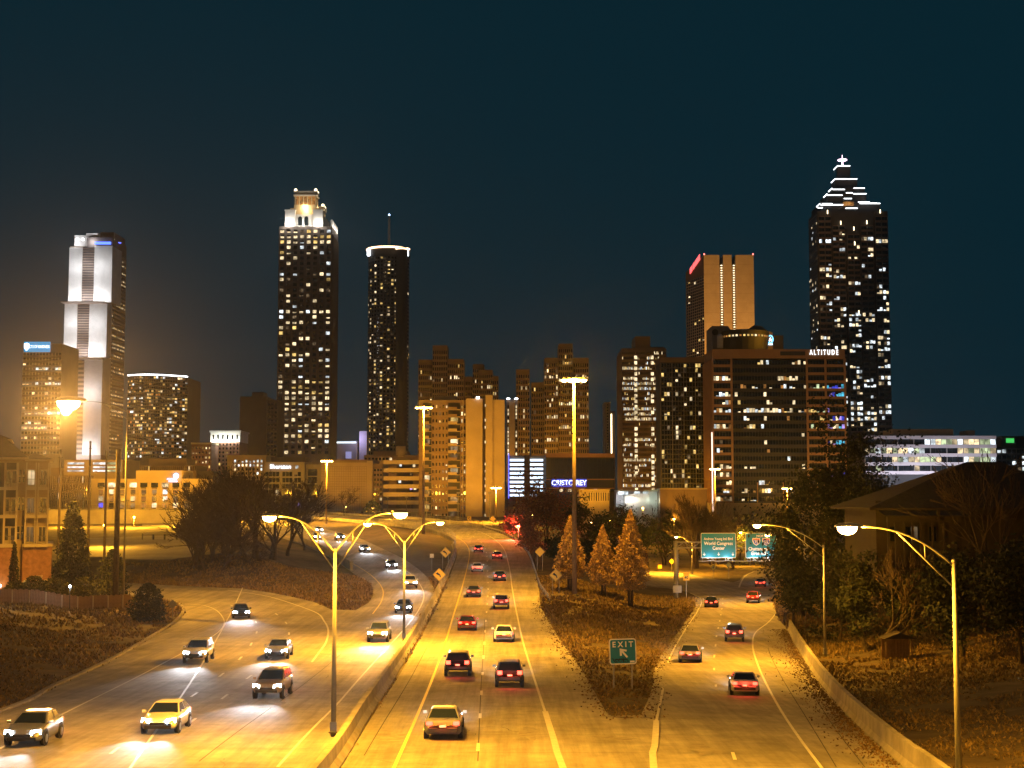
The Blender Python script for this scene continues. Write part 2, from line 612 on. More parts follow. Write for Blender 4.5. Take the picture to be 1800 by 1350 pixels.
def strip(name, pts, width, material, parent, dz, z_of=rz):
    """ribbon along ground points"""
    mb = MB()
    n = len(pts)
    vs = []
    for i, p in enumerate(pts):
        t = pts[min(i + 1, n - 1)] - pts[max(i - 1, 0)]
        t.z = 0
        t.normalize()
        s = Vector((-t.y, t.x, 0)) * width / 2
        for q in (p - s, p + s):
            vs.append((q.x, q.y, z_of(q.x, q.y) + dz))
    mb.add(vs, [(2 * i, 2 * i + 2, 2 * i + 3, 2 * i + 1) for i in range(n - 1)])
    me = mb.mesh(name)
    for p in me.polygons:
        if p.normal.z < 0:
            me.flip_normals()
            break
    return link(name, me, material, parent)
def line(px, width, parent, material=None, step=2.5, ext=None):
    pts = H(px)
    if ext is not None:
        pts = [W(*e) for e in ext] + pts
    return strip('edge_line', smooth(pts, step), width, material or M['paint'], parent, 0.056)
def dashes(px, parent, dash=3.0, gap=9.0, width=0.16, ext=None):
    pts = H(px)
    if ext is not None:
        pts = [W(*e) for e in ext] + pts
    S = smooth(pts, 0.5)
    acc, k = 0.0, 0
    cur = []
    for a, b in zip(S, S[1:]):
        acc += (b - a).length
        ph = acc % (dash + gap)
        if ph < dash:
            cur.append(b)
        elif cur:
            if len(cur) > 2:
                strip('lane_dash', cur, width, M['paint'], parent, 0.056)
            cur = []
C_LL = [(693, 1350), (759, 1197), (783, 1130), (800, 1073), (813, 1030), (823, 990), (825, 970), (820, 958), (810, 949), (795, 941), (775, 935), (725, 926), (640, 917), (560, 911)]
C_DD = [(838, 1350), (848, 1190), (851, 1138), (854, 1093), (856, 1068), (858, 1035), (857, 1005), (856, 980), (853, 965), (846, 954), (835, 945), (815, 937), (780, 929)]
C_RL = [(989, 1350), (973, 1300), (958, 1252), (940, 1197), (920, 1132), (910, 1087), (900, 1032), (897, 1008), (893, 988), (887, 968), (875, 953), (855, 940), (830, 931), (800, 926), (725, 917), (640, 911)]
R_LL = [(1149, 1350), (1151, 1313), (1154, 1268), (1163, 1225), (1171, 1178), (1183, 1145), (1206, 1105), (1226, 1075), (1233, 1060), (1230, 1051), (1213, 1043)]
R_D1 = [(1296, 1350), (1275, 1282), (1262, 1230), (1255, 1170), (1258, 1133), (1260, 1115), (1264, 1098), (1268, 1075), (1271, 1058), (1269, 1048)]
R_D2 = [(1316, 1082), (1314, 1062), (1306, 1049)]
R_RL = [(1443, 1350), (1413, 1310), (1380, 1262), (1352, 1213), (1335, 1177), (1325, 1148), (1323, 1130), (1326, 1116), (1334, 1107), (1350, 1095), (1363, 1080)]
L_LL = [(0, 1318), (100, 1262), (200, 1212), (300, 1160), (360, 1128), (388, 1108), (394, 1092), (381, 1074), (358, 1065), (325, 1062)]
L_D1 = [(190, 1330), (300, 1250), (380, 1195), (430, 1150), (449, 1118), (452, 1105), (450, 1094), (445, 1085), (435, 1077), (410, 1066), (380, 1058)]
L_D2 = [(330, 1275), (400, 1222), (433, 1195), (463, 1172), (485, 1150), (503, 1130), (508, 1110), (500, 1092), (480, 1076)]
L_GORE = [(400, 1038), (475, 1050), (550, 1075), (570, 1093), (577, 1110), (573, 1130), (563, 1145), (548, 1165)]
B_IN = [(480, 936), (550, 960), (590, 977), (625, 994), (655, 1014), (672, 1035), (671, 1056), (655, 1080)]
B_OL = [(480, 923), (560, 934), (620, 953), (663, 976), (700, 995), (726, 1013), (741, 1033), (745, 1050), (736, 1073), (716, 1100), (676, 1145), (631, 1195), (590, 1242), (550, 1282), (488, 1350)]
line(C_LL, 0.16, road_c, M['paint_yellow'], ext=[(-5.2, 30)])
line(C_RL[2:], 0.15, road_c)
line(C_RL[:3], 0.32, road_c, ext=[(3.2, 36)])
line(R_LL[2:], 0.15, road_c)
line(R_LL[:3], 0.32, road_c, ext=[(4.6, 36)])
line(R_RL, 0.15, road_c, ext=[(11.0, 40)])
line([(1299, 1033), (1303, 1023), (1310, 1013), (1325, 1005)], 0.3, road_c)
line(L_LL, 0.13, road_l)
line(L_GORE, 0.18, road_l)
line(B_IN, 0.13, road_l, M['paint_yellow'])
line(B_OL, 0.13, road_l, ext=[(-13, 40)])
dashes(C_DD, road_c, ext=[(-1.2, 30)])
dashes(R_D1, road_c, ext=[(7.4, 40)])
dashes(R_D2, road_c, 0.8, 2.2)
dashes(L_D1, road_l)
dashes(L_D2, road_l)
# sawn joints and cracks in the slabs
for px in ([(1470, 1350), (1440, 1300), (1400, 1235), (1360, 1165), (1350, 1140)], [(1520, 1350), (1470, 1285), (1425, 1215), (1380, 1140)], [(840, 1340), (846, 1200), (850, 1140), (852, 1090)],
           [(640, 1330), (700, 1230), (750, 1140)], [(350, 1340), (470, 1250), (600, 1150)]):
    strip('slab_joint', smooth(H(px), 3), 0.05, M['joint'], road_c if px[0][0] > 620 else road_l, 0.047)
for y, x0, x1 in [(66, -6.5, 14), (72, -6.6, 14), (84, -6.5, 9), (96, -6.6, 7), (110, -6.8, 5.5), (126, -6.5, 4), (144, -6, 3.5), (62, -26, -9.4), (76, -26, -9.3), (92, -27, -9.5), (110, -30, -10)]:
    n = 8
    pts = [W(x0 + (x1 - x0) * i / n, y) for i in range(n + 1)]
    strip('slab_joint', pts, 0.035, M['joint'], road_c if x0 > -9 else road_l, 0.047)

# cracks, tar repairs and oil stains
M['patch'] = mat('asphalt_patch', (0.24, 0.22, 0.2), 0.9, 0.3, 2.0, .2)
crk = random.Random(2)
for i in range(34):
    y = crk.uniform(58, 150)
    x = crk.choice((crk.uniform(-6.5, 5), crk.uniform(8, 15), crk.uniform(-24, -10)))
    a = crk.uniform(0, 6.28)
    pts = [Vector((x, y, 0))]
    for k in range(crk.randint(5, 12)):
        a += crk.gauss(0, .5)
        pts.append(pts[-1] + Vector((math.cos(a), math.sin(a), 0)) * crk.uniform(.25, .6))
    if max(poly_dist(POLY_C if x > -9 else POLY_L, np.array([p.x for p in pts]), np.array([p.y for p in pts]))) < -.3:
        strip('crack', pts, crk.uniform(.02, .045), M['joint'], road_c if x > -9 else road_l, 0.049)
for i, (px, py, w_, l_) in enumerate(((1180, 1262, 4.5, .5), (1085, 1300, 1.0, .5), (1060, 1296, .7, .4), (1330, 1255, .9, 2.6), (1460, 1285, 1.3, .5), (1225, 1185, 1.0, 1.8), (930, 1290, .5, 3.0), (690, 1300, .8, 2.0), (760, 1200, .6, 1.4), (480, 1240, .8, 2.5), (330, 1200, 1.0, 1.2), (1240, 1320, .7, 2.2), (880, 1160, .5, 3.4))):
    c = hit(px, py)
    mb = MB()
    n_ = 14
    vs = []
    for k in range(n_):
        q = 2 * math.pi * k / n_
        rr = crk.uniform(.55, 1.15)
        x_, y_ = c.x + w_ * rr * math.cos(q), c.y + l_ * rr * math.sin(q)
        vs.append((x_, y_, rz(x_, y_) + .05))
    mb.add(vs, [tuple(range(n_))])
    mb.build('oil_stain' if i % 2 else 'tar_patch', M['patch'], road_c if px > 600 else road_l)

# ------------------------------------------------------------------ kerbs, barriers, walls, rails
def sweep(name, pts, prof, material, parent=None, z_of=rz, smooth_shade=False):
    """profile [(side, up)] swept along ground points; side is to the right of travel"""
    mb = MB()
    n, k = len(pts), len(prof)
    vs = []
    for i, p in enumerate(pts):
        t = pts[min(i + 1, n - 1)] - pts[max(i - 1, 0)]
        t.z = 0
        t.normalize()
        r = Vector((t.y, -t.x, 0))
        z = z_of(p.x, p.y)
        for s, u in prof:
            vs.append((p.x + r.x * s, p.y + r.y * s, z + u))
    fs = []
    for i in range(n - 1):
        for j in range(k):
            j2 = (j + 1) % k
            fs.append((i * k + j, (i + 1) * k + j, (i + 1) * k + j2, i * k + j2))
    fs += [tuple(range(k)), tuple((n - 1) * k + j for j in range(k - 1, -1, -1))]
    mb.add(vs, fs)
    me = mb.mesh(name)
    bm = bmesh.new(); bm.from_mesh(me)
    bmesh.ops.recalc_face_normals(bm, faces=bm.faces[:])
    bm.to_mesh(me); bm.free()
    return link(name, me, material, parent)
tag(sweep('kerb', smooth(KERB, 3), [(-0.35, -0.2), (-0.35, 0.17), (-0.05, 0.17), (0.0, 0.13), (0.02, -0.2)], M['kerb']), 'cracked concrete kerb below the left grass bank', 'kerb', kind='structure')
NJ = [(-0.3, -0.1), (-0.3, 0.08), (-0.14, 0.33), (-0.1, 0.86), (0.1, 0.86), (0.14, 0.33), (0.3, 0.08), (0.3, -0.1)]
def barrier(name, pts, prof, label, seg=9.0):
    root = thing(name, label, 'barrier', pts[0])
    run, acc = [pts[0]], 0.0
    for a, b in zip(pts, pts[1:]):
        acc += (b - a).length
        run.append(b)
        if acc >= seg or b is pts[-1]:
            if len(run) > 1:
                # cast segments butt with an open joint of two centimetres
                e = run[-1] + (run[-2] - run[-1]).normalized() * 0.03
                o = sweep('segment', run[:-1] + [e], prof, M['concrete'])
                o.parent = root
                o.matrix_parent_inverse = Matrix.Translation(-root.location)
            run, acc = [b], 0.0
    return root
mid = [W(-8.2, 12), W(-8.3, 40)] + H([(578, 1352), (648, 1242), (706, 1155), (761, 1060), (784, 1010), (799, 972), (797, 958)])
barrier('concrete_barrier', smooth(mid, 3), [(a * 1.5, b * 1.02) for a, b in NJ], 'long concrete median barrier with twin-arm lamp posts standing on it')
rt = H([(1388, 1108), (1425, 1170), (1475, 1235), (1525, 1285), (1575, 1330), (1602, 1352)]) + [W(16.2, 40), W(15.7, 12)]
barrier('concrete_barrier', smooth(rt, 3), [(0.3, -0.3), (0.26, 0.1), (0.12, 0.35), (0.06, 1.05), (-0.2, 1.05), (-0.22, -0.3)], 'stained concrete barrier at the foot of the right hill')

def guardrail(px, label, terminal=True):
    pts = smooth(H(px), 2.0)
    root = thing('guardrail', label, 'guardrail', pts[0])
    inv = Matrix.Translation(-root.location)
    def part(o):
        o.parent = root
        o.matrix_parent_inverse = inv
        return o
    wb = [(0.0, 0.45), (0.05, 0.5), (0.05, 0.55), (0.0, 0.6), (0.05, 0.66), (0.05, 0.71), (0.0, 0.76), (-0.02, 0.76), (-0.02, 0.45)]
    part(sweep('rail', pts, wb, M['galv']))
    for i in range(0, len(pts), 2):
        p = pts[i]
        mb = MB().box(-0.07, 0.07, -0.07, 0.07, -0.4, 0.72)
        part(mb.build('post', M['galv'], None, loc=p))
    if terminal:
        p = pts[0]
        q = (pts[0] - pts[1]).normalized()
        part(MB().cbox((0, 0, 0.6), (0.5, 0.25, 0.55)).build('end_terminal', M['terminal'], None, loc=p + q * 0.1, rot=(0, 0, math.atan2(q.y, q.x))))
    return root
def stripe_mat(name, c1, c2, scale):
    m, nt, b = new_mat(name)
    N, L = nt.nodes, nt.links
    tc = N.new('ShaderNodeTexCoord')
    mp = N.new('ShaderNodeMapping')
    mp.inputs['Rotation'].default_value = (0, 0.785, 0.785)
    w = N.new('ShaderNodeTexWave')
    w.inputs['Scale'].default_value = scale
    r = N.new('ShaderNodeValToRGB')
    r.color_ramp.interpolation = 'CONSTANT'
    r.color_ramp.elements[0].color = (*c1, 1)
    r.color_ramp.elements[1].color = (*c2, 1)
    r.color_ramp.elements[1].position = 0.5
    L.new(tc.outputs['Object'], mp.inputs[0]); L.new(mp.outputs[0], w.inputs[0])
    L.new(w.outputs['Fac'], r.inputs[0]); L.new(r.outputs[0], b.inputs['Base Color'])
    return m
M['terminal'] = stripe_mat('terminal_stripes', (0.7, 0.45, 0.03), (0.03, 0.03, 0.03), 3.0)
guardrail([(966, 1056), (955, 1042), (948, 1030), (939, 1000), (928, 973), (910, 953), (882, 938), (852, 929)], 'steel guardrail with a striped end along the centre road')
# parapets of the far flyover and the retaining wall below it
PAR = [(-0.15, -0.3), (-0.15, 0.85), (0.15, 0.85), (0.15, -0.3)]
def wall_run(name, px, prof, label, cat, material=None, fence=0.0):
    pts = smooth(H(px), 4.0)
    root = thing(name, label, cat, pts[0])
    inv = Matrix.Translation(-root.location)
    o = sweep('wall', pts, prof, material or M['concrete']); o.parent = root; o.matrix_parent_inverse = inv
    if fence:
        top = max(u for s, u in prof)
        for i in range(0, len(pts)):
            p = pts[i]
            MB().box(-0.04, 0.04, -0.04, 0.04, top - 0.05, top + fence).build('fence_post', M['galv'], root, loc=p - root.location)
        for u in (0.15, 0.5, 0.98):
            o = sweep('fence_rail', pts, [(-0.025, top + fence * u - .025), (-0.025, top + fence * u + .025), (0.025, top + fence * u + .025), (0.025, top + fence * u - .025)], M['galv'])
            o.parent = root; o.matrix_parent_inverse = inv
    return root
wall_run('flyover_parapet', [(800, 957), (788, 948), (764, 938), (724, 929), (640, 920), (560, 913), (440, 907)], PAR, 'concrete flyover parapet with wire fence facing the wooded mound', 'parapet', fence=1.6)
wall_run('flyover_parapet', [(848, 928), (784, 919), (724, 913), (640, 908), (560, 904), (440, 900)], PAR, 'concrete flyover parapet in front of the parking garage', 'parapet', fence=1.2)
wall_run('retaining_wall', [(513, 950), (550, 964), (590, 985), (618, 1003)], [(-0.2, -0.4), (-0.2, 1.5), (0.2, 1.5), (0.2, -0.4)], 'dark low retaining wall along the back of the wooded mound', 'wall')
# tall wall carrying the street behind the left roads
def tall_wall(px0, px1, d0, d1, y_top, y_bot, label):
    a, b = at(px0, 900, d0), at(px1, 900, d1)
    z0, z1 = zat(y_bot, (d0 + d1) / 2), zat(y_top, (d0 + d1) / 2)
    root = thing('retaining_wall', label, 'wall', (a.x, a.y, z0))
    v = Vector((b.x - a.x, b.y - a.y, 0))
    n = Vector((-v.y, v.x, 0)).normalized()
    L = v.length
    u = v.normalized()
    k = max(2, int(L / 7))
    for i in range(k):
        o = u * (L * i / k)
        MB().obox(o, u * (L / k - 0.05), n * 0.6, Vector((0, 0, z1 - z0 - 1.2))).build('wall_panel', M['wall_yellow'], root)
    MB().obox(-n * 0.15 + Vector((0, 0, z1 - z0 - 1.2)), v, n * 0.9, Vector((0, 0, 0.35))).build('coping', M['concrete'], root)
    for i in range(int(L / 2.5) + 1):
        o = u * (2.5 * i) + n * 0.2
        MB().box(-0.05, 0.05, -0.05, 0.05, 0, 1.1).build('rail_post', M['dark_steel'], root, loc=o + Vector((0, 0, z1 - z0 - 0.86)))
    for h in (0.35, 0.7, 1.08):
        MB().obox(n * 0.18 + Vector((0, 0, z1 - z0 - 0.86 + h)), v, n * 0.05, Vector((0, 0, 0.06))).build('handrail', M['dark_steel'], root)
    return root
M['wall_yellow'] = mat('painted_concrete', (0.42, 0.38, 0.3), 0.9, 0.15, 0.4, 0.2, stain=0.25)
tall_wall(84, 335, 425, 432, 890, 938, 'tall pale concrete retaining wall below the hotel, railing on top')
tall_wall(335, 560, 470, 500, 893, 925, 'long retaining wall beyond the bare trees, railing on top')
# ------------------------------------------------------------------ street lamps
def arc_arm(dx, z0, z1, n=10):
    """curved arm: leaves the pole steeply and flattens out to the lamp"""
    pts = []
    for i in range(n + 1):
        t = i / n
        pts.append((dx * t, 0, z0 + (z1 - z0) * (1 - (1 - t) ** 2.2)))
    return pts
def cobra_head(root, x, z, sgn, lens='lens', watts=7000, big=1.0, y=0.0):
    s = big
    prof = [(-0.05, 0.06), (0.0, 0.1), (0.35, 0.17), (0.7, 0.15), (0.85, 0.05)]
    mb = MB()
    vs, fs = [], []
    for px_, w in prof:
        for k in range(9):
            q = math.pi * k / 8
            vs.append((x + sgn * px_ * s, y + math.cos(q) * w * s, z + 0.03 + math.sin(q) * w * 0.8 * s))
    for i in range(len(prof) - 1):
        for k in range(8):
            fs.append((i * 9 + k, i * 9 + k + 1, (i + 1) * 9 + k + 1, (i + 1) * 9 + k))
    mb.add(vs, fs)
    h = mb.build('lamp_head', M['housing'], root, smooth=True)
    b = MB()
    vs, fs = [], []
    rings = [(1.0, 0.0), (0.9, -0.13), (0.6, -0.22), (0.12, -0.26)]
    for rr, dz in rings:
        for k in range(12):
            q = 2 * math.pi * k / 12
            vs.append((x + sgn * (0.45 + 0.33 * rr * math.cos(q)) * s, y + 0.2 * rr * math.sin(q) * s, z + 0.03 + dz * s))
    for i in range(3):
        for k in range(12):
            fs.append((i * 12 + k, i * 12 + (k + 1) % 12, (i + 1) * 12 + (k + 1) % 12, (i + 1) * 12 + k))
    fs.append(tuple(36 + k for k in range(12)))
    b.add(vs, fs)
    b.build('lens', M[lens], h, smooth=True)
    if big > 2:      # dazzling head: extra narrow beam towards the bridge, added to make the haze glow
        px_, pz_ = x + sgn * 0.45 * s, z - 0.25 * s
        lamp('bulb', root, (px_, y, pz_), watts * 2.4, SODIUM, 0.3, 'SPOT', (0, 0, 0), math.radians(150), .5)
        aim = Vector((-6, 15, 9)) - (Vector(root.location) + Vector((px_, y - .8, pz_)))
        lamp('glare_beam', root, (px_, y - 1.5, pz_ - .3), watts * 9, (1.0, .44, .085), 0.3, 'SPOT', aim.to_track_quat('-Z', 'Y').to_euler(), math.radians(22), 1.0)
        MB().lathe([(.5, 0), (.62, .12), (.5, .3), (.2, .4)], 14, (px_, y - .95, pz_), 'y').build('flood_lens', M[lens], h, smooth=True)
    else:
        lamp('bulb', root, (x + sgn * 0.45 * s, y - .3, z - 0.34 * s), watts * 2.2, SODIUM, 0.12, 'SPOT', (0, sgn * .1, 0), math.radians(150), .4)
        lamp('drop_lens_glow', root, (x + sgn * 0.45 * s, y - .3, z - 0.34 * s), watts * .8, SODIUM, 0.12)
def street_lamp(base, h, arms, label, group=None, watts=7000, lens='lens', rz_=0.0, big=1.0):
    """arms: list of (reach, rise); a slim tapered pole with trussed curved arms"""
    root = thing('street_lamp', label, 'street lamp', base, rz_, group)
    MB().tube([(0, 0, -0.2), (0, 0, h)], [0.13, 0.075], 10).build('pole', M['galv'], root, smooth=True)
    MB().cbox((0, 0, 0.02), (0.42, 0.42, 0.05)).cbox((0, 0, 0.25), (0.3, 0.3, 0.45)).build('base_plate', M['galv'], root)
    MB().lathe([(0.09, 0), (0.1, 0.06), (0.02, 0.14)], 10, (0, 0, h - 0.02)).build('pole_cap', M['galv'], root, smooth=True)
    for reach, rise in arms:
        s = 1 if reach > 0 else -1
        end = reach - s * 0.45
        mb = MB()
        mb.tube(arc_arm(end, h - 0.15, h + rise), 0.04, 6)
        q = [(end * t, 0, (h - 0.95) + (h - 0.15 + (rise + 0.15) * (1 - (1 - 0.62) ** 2.2) - (h - 0.95)) * (t / 0.62)) for t in (0, 0.31, 0.62)]
        mb.tube(q, 0.03, 6)
        p = arc_arm(end, h - 0.15, h + rise)
        mb.tube([q[1], (q[1][0], 0, p[3][2] + (p[4][2] - p[3][2]) * 0.1)], 0.025, 5)
        mb.build('arm', M['galv'], root, smooth=True)
        cobra_head(root, end, h + rise - 0.03, s, lens, watts, big)
    return root
def on_barrier(px, d, py):
    x = xat(px, d, py)
    return Vector((x, d, rz(x, d) + 0.84))
SL = 'street lamps along the roads'
b = on_barrier(586, 67, 1300)
street_lamp(b, zat(968, 67) - b.z, [(-3.1, 1.6), (3.05, 1.75)], 'twin-arm street lamp on the median barrier, its pole crossing the merging carriageway', SL, 5600)
b = on_barrier(710, 123, 1130)
street_lamp(b, zat(953, 123) - b.z, [(-3.2, 1.6), (3.05, 1.7)], 'twin-arm street lamp on the median barrier beside the bend of the carriageway', SL, 9500)
b = Vector((-8.25, 9, rz(-8.25, 9) + 0.84))
street_lamp(b, 8.2, [(-3.1, 1.6), (3.1, 1.6)], 'twin-arm street lamp on the median barrier next to the bridge', SL, 3000)
b = Vector((16.35, 53, gz(16.35, 53) - 0.1))
street_lamp(b, zat(988, 53) - b.z, [(-3.85, 1.3)], 'single-arm street lamp rising behind the right barrier over the grass hill', SL, 8500, big=1.15)
b = Vector((xat(1451, 119, 1160), 119, 0)); b.z = rz(b.x - 1, 119) + 0.7
street_lamp(b, zat(960, 119) - b.z, [(-5.5, 1.75)], 'long-arm street lamp at the end of the right barrier by the dark trees', SL, 9000)
b = Vector((16.2, 6, gz(16.2, 6)))
street_lamp(b, 9.5, [(-3.8, 1.3)], 'single-arm street lamp behind the right barrier next to the bridge', SL, 16000)
b = ghit(1217, 1009)
street_lamp(b, zat(955, b.y) - b.z, [(-3.4, 1.4)], 'single-arm street lamp beside the overhead sign gantry', SL, 12000)
b = Vector((xat(1402, 205, 1050), 205, 0)); b.z = gz(b.x, b.y)
street_lamp(b, zat(950, 205) - b.z, [(-4.2, 0.8)], 'street lamp among the dark trees right of the green signs', SL, 5000)
b = G(1318, 345)
street_lamp(b, zat(940, 345) - b.z, [(-2.2, 0.6)], 'small street lamp beyond the overhead sign gantry', SL, 9000)
# the tall pole by the apartment house with the brightest lamp
b = G(219, 165)
street_lamp(b, zat(722, 165) - b.z, [(-5.4, 1.1)], 'very tall street lamp with a dazzling head beside the apartment house', SL, 60000, big=4.2)
for px, d, ytop, lab in ((103, 180, 790, 'bare utility pole beside the apartment house gable'), (155, 185, 775, 'bare utility pole between the cedar and the white tower'), (184, 190, 792, 'slim bare utility pole left of the tall lamp pole'), (205, 160, 790, 'thick dark utility pole next to the tall lamp pole')):
    b = G(px, d)
    h = zat(ytop, d) - b.z
    r = thing('utility_pole', lab, 'pole', b)
    MB().tube([(0, 0, -0.3), (0, 0, h)], [0.2, 0.13] if px < 200 else [0.34, 0.26], 9).build('shaft', M['bark'], r, smooth=True)
    MB().cbox((0, -0.12, h - 0.5), (0.1, 0.12, 0.3)).cbox((0, 0, h - 1.0), (0.5, 0.08, 0.08)).build('bracket', M['dark_steel'], r)

def high_mast(base, ztop, label, watts, span=2.6, lens='lens_far'):
    root = thing('high_mast_lamp', label, 'mast lamp', base, 0, 'high mast lamps over the interchange')
    h = ztop - base.z
    r0 = 0.02 * h * 0.5 + 0.06
    MB().tube([(0, 0, -0.3), (0, 0, h * 0.5), (0, 0, h)], [r0, r0 * 0.75, r0 * 0.4], 12).build('pole', M['rust'], root, smooth=True)
    MB().lathe([(r0 * 1.7, 0), (r0 * 1.7, 0.15), (r0 * 1.1, 0.2)], 10, (0, 0, -0.05)).build('base_plate', M['dark_steel'], root)
    MB().tube([(-span / 2, 0, h), (span / 2, 0, h)], 0.06, 6).tube([(0, -span / 2, h), (0, span / 2, h)], 0.06, 6).build('crossbar', M['galv'], root)
    for dx, dy in ((-1, 0), (1, 0), (0, 1), (0, -1), (-.45, -.3), (.45, -.3)):
        x, y = dx * span / 2, dy * span / 2
        hd = MB().lathe([(0.15, 0.36), (0.4, 0.28), (0.48, 0.0), (0.46, -0.03)], 10, (x, y, h)).build('lamp_head', M['housing'], root, smooth=True)
        MB().lathe([(0.45, 0.0), (0.4, -0.2), (0.15, -0.34)], 10, (x, y, h - 0.04)).build('lens', M[lens], hd, smooth=True)
    lamp('bulb', root, (0, -0.2, h - 0.55), watts * 2.2, SODIUM, 0.4, 'SPOT', (0, 0, 0), math.radians(150), .5)
    lamp('head_spill', root, (0, -span / 2 - .4, h - .3), watts * .4, SODIUM, 0.4)
    return root
M['rust'] = mat('weathered_pole', (0.2, 0.15, 0.11), 0.8, 0.25, 2, 0.1)
b = ghit(1010, 1047)
high_mast(b, zat(667, b.y), 'tall high mast lamp standing among the three brown conical trees', 62000)
b = G(744, 352)
high_mast(b, zat(716, 352), 'high mast lamp left of the balcony apartment tower', 70000, 3.4)
b = G(573, 430)
high_mast(b, zat(810, 430), 'high mast lamp in front of the blank concrete hall', 60000, 2.9)
b = G(872, 440)
high_mast(b, zat(857, 440), 'short mast lamp in front of the blank orange end walls', 50000, 2.4)
b = G(1258, 455)
high_mast(b, zat(824, 455), 'mast lamp at the foot of the left corner of the wide office block', 34000, 2.6)
b = G(1385, 450)
high_mast(b, zat(858, 450), 'mast lamp in front of the wide office block near the pine', 30000, 2.4)

# ------------------------------------------------------------------ signs
M['sign_green'] = mat('sign_green', (0.0, 0.2, 0.3), 0.45, 0.08, 1.0)
M['sign_white'] = mat('sign_white', (0.85, 0.85, 0.8), 0.45, 0.05, 2.0)
M['sign_yellow'] = mat('sign_yellow', (0.85, 0.55, 0.03), 0.45, 0.08, 2.0)
M['sign_black'] = mat('sign_black', (0.012, 0.012, 0.012), 0.5, 0.1, 2.0)
M['sign_blue'] = mat('shield_blue', (0.05, 0.1, 0.62), 0.45, 0.05, 2.0)
M['sign_red'] = mat('shield_red', (0.6, 0.12, 0.06), 0.45, 0.05, 2.0)
M['sign_back'] = mat('sign_back', (0.3, 0.3, 0.29), 0.5, 0.1, 2.0, metal=0.5)
def rrect(w, h, r, n=4):
    out = []
    for cx, cz, a0 in ((w / 2 - r, h / 2 - r, 0), (-w / 2 + r, h / 2 - r, 90), (-w / 2 + r, -h / 2 + r, 180), (w / 2 - r, -h / 2 + r, 270)):
        for k in range(n + 1):
            q = math.radians(a0 + 90 * k / n)
            out.append((cx + r * math.cos(q), cz + r * math.sin(q)))
    return out[::-1]
def panel(name, poly, y0, y1, m, parent, loc):
    return MB().slab(poly, y0, y1).build(name, m, parent, loc=loc)
def board(root, cx, cz, w, h, y=0.0, mat_='sign_green'):
    bd = panel('sign_board', rrect(w, h, 0.12 * h ** 0.5), -0.02, 0.04, M['sign_white'], root, (cx, y, cz))
    panel('sign_face', rrect(w - 0.14, h - 0.14, 0.09 * h ** 0.5), -0.032, -0.021, M[mat_], bd, (0, 0, 0))
    return bd
def arrow_down(s):
    return [(0, -s), (-s * 0.75, -s * 0.05), (-s * 0.5, s * 0.12), (-s * 0.16, -s * 0.28), (-s * 0.16, s * 0.9), (s * 0.16, s * 0.9), (s * 0.16, -s * 0.28), (s * 0.5, s * 0.12), (s * 0.75, -s * 0.05)]
def rot2(poly, a):
    c, s = math.cos(a), math.sin(a)
    return [(x * c - z * s, x * s + z * c) for x, z in poly]
# overhead gantry
gd = 221.0
gb = G(1188, gd)
gan = thing('sign_gantry', 'overhead steel sign gantry with two green direction boards across the ramp', 'sign gantry', gb)
S = gd / FPX
gX = lambda px: (px - 1188) * S
gZ = lambda py: zat(py, gd) - gb.z
gW = gX(1415)
for x in (0.0, gW):
    MB().tube([(x, 0, -4.0 if x else -0.4), (x, 0, gZ(951))], [0.42, 0.36], 12).build('post', M['galv'], gan, smooth=True)
for yy_ in (-0.5, 0.5):
    for py in (953, 963):
        MB().tube([(-0.1, yy_, gZ(py)), (gW + 0.2, yy_, gZ(py))], 0.09, 7).build('chord', M['galv'], gan)
mb = MB()
n = 16
for i in range(n):
    xa, xb = gW * i / n, gW * (i + 1) / n
    za, zb = (gZ(953), gZ(963)) if i % 2 else (gZ(963), gZ(953))
    for yy_ in (-0.5, 0.5):
        mb.tube([(xa, yy_, za), (xb, yy_, zb)], 0.035, 5)
    mb.tube([(xa, -0.5, gZ(953)), (xb, 0.5, gZ(953))], 0.03, 5)
mb.build('lattice', M['galv'], gan)
MB().box(gX(1226), gX(1362), -1.35, -0.75, gZ(986.5), gZ(985)).build('catwalk', M['galv'], gan)
for px in (1233, 1252, 1273, 1285, 1311, 1336):
    MB().box(gX(px) - .04, gX(px) + .04, -1.3, -0.6, gZ(985), gZ(984)).box(gX(px) - .04, gX(px) + .04, -0.75, -0.67, gZ(985), gZ(962)).build('hanger', M['galv'], gan)
b1 = board(gan, gX(1261), gZ(958.5), 61 * S, 43.5 * S, -0.85)
b2 = board(gan, gX(1335.5), gZ(958.5), 55 * S, 43.5 * S, -0.85)
tw = M['sign_white']
text('Andrew Young Intl Blvd', 0.56, tw, b1, (0, -0.045, gZ(947) - gZ(958.5)), sx=0.82, bold=0.008)
text('World Congress', 0.72, tw, b1, (0, -0.045, gZ(955) - gZ(958.5)), sx=0.9, bold=0.012)
text('Center', 0.72, tw, b1, (0, -0.045, gZ(963.3) - gZ(958.5)), sx=0.9, bold=0.012)
for px in (1236, 1261, 1286):
    panel('arrow', arrow_down(0.27), -0.05, -0.034, tw, b1, (gX(px) - gX(1261), 0, gZ(973.5) - gZ(958.5)))
text('NORTH', 0.5, tw, b2, (0.15, -0.045, gZ(942) - gZ(958.5)), sx=1.0, bold=0.01)
